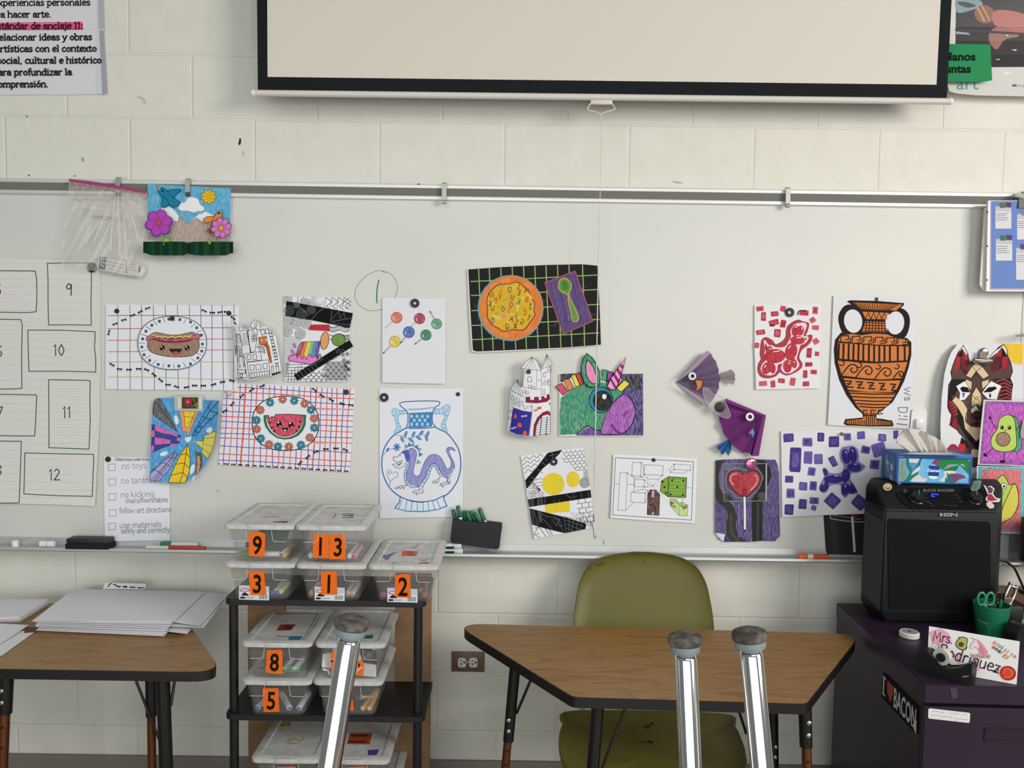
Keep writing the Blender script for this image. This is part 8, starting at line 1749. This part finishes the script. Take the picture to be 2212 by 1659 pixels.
# ================================================================== small things on the cabinet
c = atz(1964, 1376, ZC); t = thing('tape_roll', 'white roll lying flat on the purple cabinet', 'tape roll', (c.x, c.y, ZC))
bm = BM(); n = 32; R_ = []
for r, h in ((.009, .002), (.024, 0), (.027, .003), (.027, .014), (.024, .017), (.0215, .0165), (.009, .0155)): R_.append([V((c.x + r * math.cos(2 * PI * k / n), c.y + r * math.sin(2 * PI * k / n), ZC + h)) for k in range(n)])
loft(bm, R_, True, False); obj('roll', bm, mat('roll_white', '#e0ddd8', .45), t)
bm = BM(); lathe(bm, (c.x, c.y, ZC + .014), (0, 0, 1), [(.0215, 0), (.0215, .0026), (.0045, .0028)], 28); obj('face', bm, mat('roll_face', '#9b9794', .5), t)
bm = BM(); lathe(bm, (c.x, c.y, ZC + .0166), (0, 0, 1), [(.0045, 0), (.0045, .0006)], 14); obj('hub_hole', bm, mat('hole_dark', '#1b171c', .6), t)
# name card
cb_, cr_ = atz(2002, 1444, ZC + .001), atz(2196, 1479, ZC + .001); e_ = (cr_ - cb_).normalized(); tn = V((e_.y, -e_.x, .32)).normalized()
if tn.y > 0: tn = V((-e_.y, e_.x, .32)).normalized()
card = thing('name_card', 'white folded name card with unicorn and avocado stickers on the cabinet', 'name card', (cb_ + cr_) / 2)
cq = [atp(u, v, cb_, tn) for u, v in ((2007, 1353), (2203, 1386))]
bm = BM(); prism(bm, [cb_, cr_, cq[1], cq[0]], -tn * .0006); 
bk = V((-tn.x, -tn.y, 0)).normalized() * .07; prism(bm, [cq[0] - tn * .0006, cq[1] - tn * .0006, V((cr_.x + bk.x, cr_.y + bk.y, ZC + .001)), V((cb_.x + bk.x, cb_.y + bk.y, ZC + .001))], (0, 0, .0006)); obj('folded_card', bm, mat('card_white', '#e6e3e0', .7), card)
a = Art(onplane(cb_ + tn * .0008, tn)).c(1780, 1240, 3.958)
for i in range(8): a.L([(905 + i * 4, 500 + i * 13), (1000 + i * 10, 470 + i * 16), (1060 + i * 4, 510 + i * 12)], 13, '#e9a3bd')
for s in ('985 600 1010 670', '1150 690 1160 760', '1300 770 1320 820'): a.L(s, 22, '#e9a3bd')
PK = '#3a1434'
a.W('Mrs.', 925, 568, 112, 9, PK, rot=10, sx=.85).W('Rodriguez', 972, 690, 132, 10, PK, rot=17, sx=.0 or .98)
a.L('1440 825 1480 832 1492 815 1478 805', 8, PK, sm=1)
a.P('1175 540 1225 555 1220 600 1215 640 1170 645 1130 610 1140 570', '#a9b56a', sm=1, line='#3a3a24', lw=7).E(1172, 602, 24, 22, '#6a3f24').L('1150 540 1165 542', 5, '#3a3a24').L('1205 640 1225 625', 6, '#3a3a24')
a.P('1250 620 1275 580 1300 560 1325 580 1330 640 1290 625 1265 640', '#e8d9d6', sm=1, line='#b9887f', lw=3).P('1300 560 1340 580 1385 640 1400 680 1340 690 1320 640 1330 600', '#d98a94', sm=1).L('1300 562 1255 545', 6, '#c08a80').L('1310 580 1350 640 1360 690', 5, '#c86f7c', sm=1).L('1325 570 1370 640 1385 680', 5, '#e3a9ae', sm=1)
for i in range(16): a.E(1265 + i * 10, 690 + (i * 37) % 26, 13, 9, ['#d8a08c', '#8d8f8a', '#c98f94', '#b9a79a'][i % 4], rot=i * 40, n=9)
for s, x0, y0, cs_ in (('positive', 1445, 590, '#d98a8a #d9a24a #8a9cc0 #5a7fae #c98a94 #d98a8a #d9a24a #c98a94'), ('energy', 1435, 630, '#c4503c #3a4a6a #3a4a6a #d9a24a #d98a5a #c98a5a')):
    for i, ch_ in enumerate(s): a.T(ch_, x0 + i * 24.5 - (6 if ch_ in 'it' else 0), y0 + i * 17, 50, cs_.split()[i], rot=34, bold=.035)
a.E(1573, 848, 70, 62, '#c22a2e', rot=15).E(1570, 850, 42, 38, '#d8483a').L('1530 850 1545 815 1580 810 1615 830 1605 870 1570 885 1540 880', 6, '#e89a4a', sm=1).P('1580 815 1610 812 1618 835 1600 850', '#7f8a3c')
a.build('lettering', card)
# tape dispenser: side profile swept across its width
A_, B_ = atz(1977, 1449, ZC), atz(2096, 1484, ZC); ex = (B_ - A_); Ld = ex.length; ex.normalize(); ey = V((-ex.y, ex.x, 0)); 
if ey.y < 0: ey = -ey
def dispenser(A_, ex, ey, Ld, label, name='tape_dispenser'):
    t = thing(name, label, 'tape dispenser', A_ + ex * Ld / 2 + ey * .025, 'tape dispensers on the cabinet'); up = V((0, 0, 1)); Z = lambda s, z: A_ + ex * (s * Ld) + up * z
    prof = [(0, .0), (-.02, .022), (.01, .042), (.08, .056), (.22, .058), (.32, .046), (.42, .032), (.56, .025), (.70, .031), (.82, .042), (.93, .055), (1.0, .057), (1.01, .025), (.98, .0)]
    bm = BM(); prism(bm, [Z(s, z) for s, z in prof], ey * .040); bmesh.ops.bevel(bm, geom=list(bm.edges), offset=.002, segments=2, affect='EDGES'); obj('body', bm, mat('dispenser_black', '#121214', .42), t)
    c = Z(.44, .050) + ey * .010; n = 30; R_ = []
    for r, h in ((.0110, 0), (.0200, 0), (.0205, .001), (.0205, .018), (.020, .019), (.0110, .019)): R_.append([c + ey * h + ex * (r * math.cos(2 * PI * k / n)) + up * (r * math.sin(2 * PI * k / n)) for k in range(n)])
    bm = BM(); loft(bm, R_ + [R_[0]], False, False); tr_ = obj('tape', bm, mat('tape_clear', '#cfcabf', .3), t)
    bm = BM(); lathe(bm, c - ey * .006, ey, [(.0109, 0), (.0109, .030)], 24); obj('tape_core', bm, mat('dispenser_black', '#121214'), t)
    bm = BM(); p = [Z(.97, .0572) + ey * .012, Z(1.0, .0578) + ey * .012, Z(1.0, .0578) + ey * .028, Z(.97, .0572) + ey * .028]; prism(bm, p, (0, 0, .0012)); obj('cutter', bm, mat('cutter_steel', '#8f9092', .3, .8), t)
    return t
t = dispenser(A_, ex, ey, Ld, 'black tape dispenser in front of the name card')
a = Art(onplane(A_ - ey * .0006, -ey)).c(1780, 1240, 3.958); a.P('1182 872 1238 866 1238 880 1184 886', '#8a7d78').P('1176 830 1200 828 1202 845 1176 848', '#232326'); a.build('logo_mark', t)
A2 = atz(2196, 1396, ZC); dispenser(A2, V((1, .25, 0)).normalized(), V((-.25, 1, 0)).normalized(), .14, 'second black tape dispenser at the right edge behind the name card')
# green cup with scissors
c = atz(2139, 1368, ZC); zc = at(2139, 1303, c.y).z - ZC; rt = 36 / 2 / 1.0
sc_ = F / (c - EYE).dot(c_fwd); r0, r1 = 27.5 / sc_, 36.5 / sc_
cup = thing('pen_cup', 'green plastic cup of scissors and pens on the cabinet', 'cup', (c.x, c.y, ZC))
bm = BM(); n = 32; R_ = []
for r, h in ((r0 * .97, 0), (r0, .002), (r1 * .97, zc - .012), (r1 * .97, zc - .011), (r1 * 1.0, zc - .010), (r1 * 1.01, zc), (r1 * .96, zc), (r1 * .92, zc - .012), (r0 * .92, .004)): R_.append([V((c.x + r * math.cos(2 * PI * k / n), c.y + r * math.sin(2 * PI * k / n), ZC + h)) for k in range(n)])
loft(bm, R_, True, True); obj('cup_wall', bm, mat('cup_green', '#12704c', .4), cup)
def cylmap(u, v, h):
    p = at(u, v, c.y - .03); x = max(-.98, min(.98, (p.x - c.x) / (r0 * 1.13))); rr_ = r0 + (r1 * .97 - r0) * (p.z - ZC) / (zc - .012) + .0006 + h
    return V((c.x + rr_ * x, c.y - rr_ * math.sqrt(1 - x * x), p.z))
a = Art(cylmap).c(2092, 1100, 5.53); a.T('Jorge Prieto', 84, 1352, 36, '#a8ad4a', rot=9, bold=.02, sx=.86).L('120 1385 260 1402', 4, '#5f8a52'); a.P('228 1415 236 1416 236 1500 228 1500', '#3f9a78'); a.build('print', cup, cuts=(10, 1))
def scissors(p, dx, dy, col, label, r=.014):
    t = thing('scissors', label, 'scissors', p, 'scissors in the green cup'); bm = BM()
    for s in (-1, 1): tube(bm, [p + V((dx + s * r * .9 + r * math.cos(k * PI / 8) * .8, dy, .018 + r * math.sin(k * PI / 8) * 1.3)) for k in range(17)], .0036, 8)
    obj('handles', bm, pm(col), t); bm = BM(); box(bm, p + V((dx - .006, dy - .001, -.07)), p + V((dx + .006, dy + .001, .004)), .0006); obj('blades', bm, mat('blade_steel', '#a9aaac', .3, .9), t)
top_ = V((c.x, c.y, ZC + zc - .004))
scissors(top_, -.020, -.004, '#1f8a5c', 'green-handled scissors standing in the green cup'); scissors(top_, .012, .010, '#141416', 'black-handled scissors standing in the green cup', .012)
for dx, dy, c_, l in ((.000, .016, '#0f0f11', 'black pen in the green cup'), (.022, -.006, '#1b6b4a', 'green marker in the green cup')):
    b_ = V((c.x + dx * .6, c.y + dy * .6, ZC + .006)); e2 = V((c.x + dx * 1.1, c.y + dy, ZC + zc + .012)); bm = BM(); tube(bm, [b_, e2], .0042, 10); tag(obj('pen', bm, pm(c_)), l, 'pen', 'pens in the green cup')
# hole punch standing in a dark holder
p = atz(2186, 1362, ZC); zt2 = at(2186, 1306, p.y).z
bm = BM(); box(bm, (p.x - .028, p.y - .02, ZC), (p.x + .020, p.y + .03, zt2), .004); tag(obj('desk_holder', bm, mat('holder_black', '#0e0e10', .5), ), 'black holder behind the green cup carrying the hole punch', 'holder')
pu = thing('hole_punch', 'chrome hand hole punch standing behind the green cup', 'hole punch', (p.x, p.y, zt2 - .03)); PCH = mat('punch_chrome', '#a89e96', .18, .95)
pt_ = lambda x, y: at(2092 + x / 5.53, 1100 + y / 5.53, p.y)
for s in ('440 1130 435 1050 470 960 500 900 490 890', '490 1130 520 1080 550 1020 575 940 565 930'):
    bm = BM(); q = [pt_(*k) for k in cat(pts_of(s), 4)]; tube(bm, q, .0058, 10); obj('arm', bm, PCH, pu)
bm = BM(); tube(bm, [pt_(498, 912), pt_(575, 940)], .004, 10); lathe(bm, pt_(480, 1075) + V((0, -.006, 0)), (0, 1, 0), [(.008, 0), (.009, .002), (.009, .010), (.008, .012)], 18); prism(bm, [pt_(x, y) + V((0, -.005, 0)) for x, y in ((430, 1080), (520, 1090), (500, 1180), (450, 1170))], (0, .01, 0)); obj('jaw', bm, PCH, pu)
# translucent green tag on a string over the speaker corner
t = thing('plastic_tag', 'translucent green plastic tag hanging over the right knob of the speaker', 'tag', at(2108, 1063, ytop - .03))
bm = BM(); prism(bm, rounded([at(1760 + x / 3.77, 880 + y / 3.77, ytop - .03) for x, y in ((1270, 668), (1300, 692), (1345, 660), (1362, 595), (1300, 600))], .004, 3), (0, .005, 0)); obj('tag_body', bm, mat('tag_green', '#7f9a90', .15, alpha=.6, spec=.8), t)
bm = BM(); prism(bm, [at(1760 + x / 3.77, 880 + y / 3.77, ytop - .0305) for x, y in ((1290, 655), (1310, 668), (1330, 645), (1336, 615), (1300, 620))], (0, .0004, 0)); obj('tag_insert', bm, mat('tag_insert', '#3f6f60', .4), t)
bm = BM(); tube(bm, [at(1760 + x / 3.77, 880 + y / 3.77, y_) for x, y, y_ in ((1352, 600, ytop - .03), (1360, 572, ytop - .02), (1400, 530, -.10), (1440, 490, -.075))], .0009, 6); obj('string', bm, mat('string_grey', '#6f6c6a', .7), t)

# ================================================================== wooden desk, monitor and painted board shade behind the cabinet at the right edge
ZD = .735
xd = max(fr.x, brc.x) + .012; dq = [V((xd, -.015, ZD)), V((xd + .55, -.015, ZD)), V((xd + .55, -.70, ZD)), V((xd, -.70, ZD))]
dk_ = thing('desk', 'wood-topped desk at the right edge behind the cabinet', 'desk', (xd + .27, -.35, 0))
bm = BM(); prism(bm, dq, (0, 0, -.025)); obj('desktop', bm, mat('desk_oak', '#7a5a3a', .4, noise=(14, '#6b4d30', .8)), dk_)
for sx_, sy in ((.04, -.06), (.51, -.06), (.04, -.66), (.51, -.66)): bm = BM(); tube(bm, [(xd + sx_, sy, ZD - .025), (xd + sx_, sy, 0)], .014, 10); obj('leg', bm, LEGB, dk_)
mo = thing('monitor', 'black monitor edge at the far right above the wooden desk', 'monitor', (at(2240, 1279, -.10).x, -.10, ZD))
bm = BM(); box(bm, (at(2205, 1180, -.13).x, -.15, at(2205, 1211, -.13).z), (at(2205, 1180, -.13).x + .36, -.12, at(2205, 1150, -.13).z + .05), .004); obj('housing', bm, mat('monitor_black', '#0a0a0b', .4), mo)
bm = BM(); x_ = at(2240, 1250, -.12).x; box(bm, (x_, -.14, ZD + .008), (x_ + .05, -.12, at(2205, 1200, -.13).z), .003); box(bm, (x_ - .03, -.19, ZD), (x_ + .1, -.07, ZD + .009), .003); obj('stand', bm, mat('monitor_black', '#0a0a0b'), mo)
a = Art(onboard(.012)).c(2092, 1100, 5.53); a.sheet('380 300 700 300 700 640 600 690 520 690 470 620 370 620', '#77777a').P('375 300 485 305 470 605 372 600', '#a9a9ac')  # grey paints the shaded lower board; the paler strip is paper
tag(a.build('shaded_board_panel'), 'grey sheet hanging below the shocked avocado picture', 'paper')
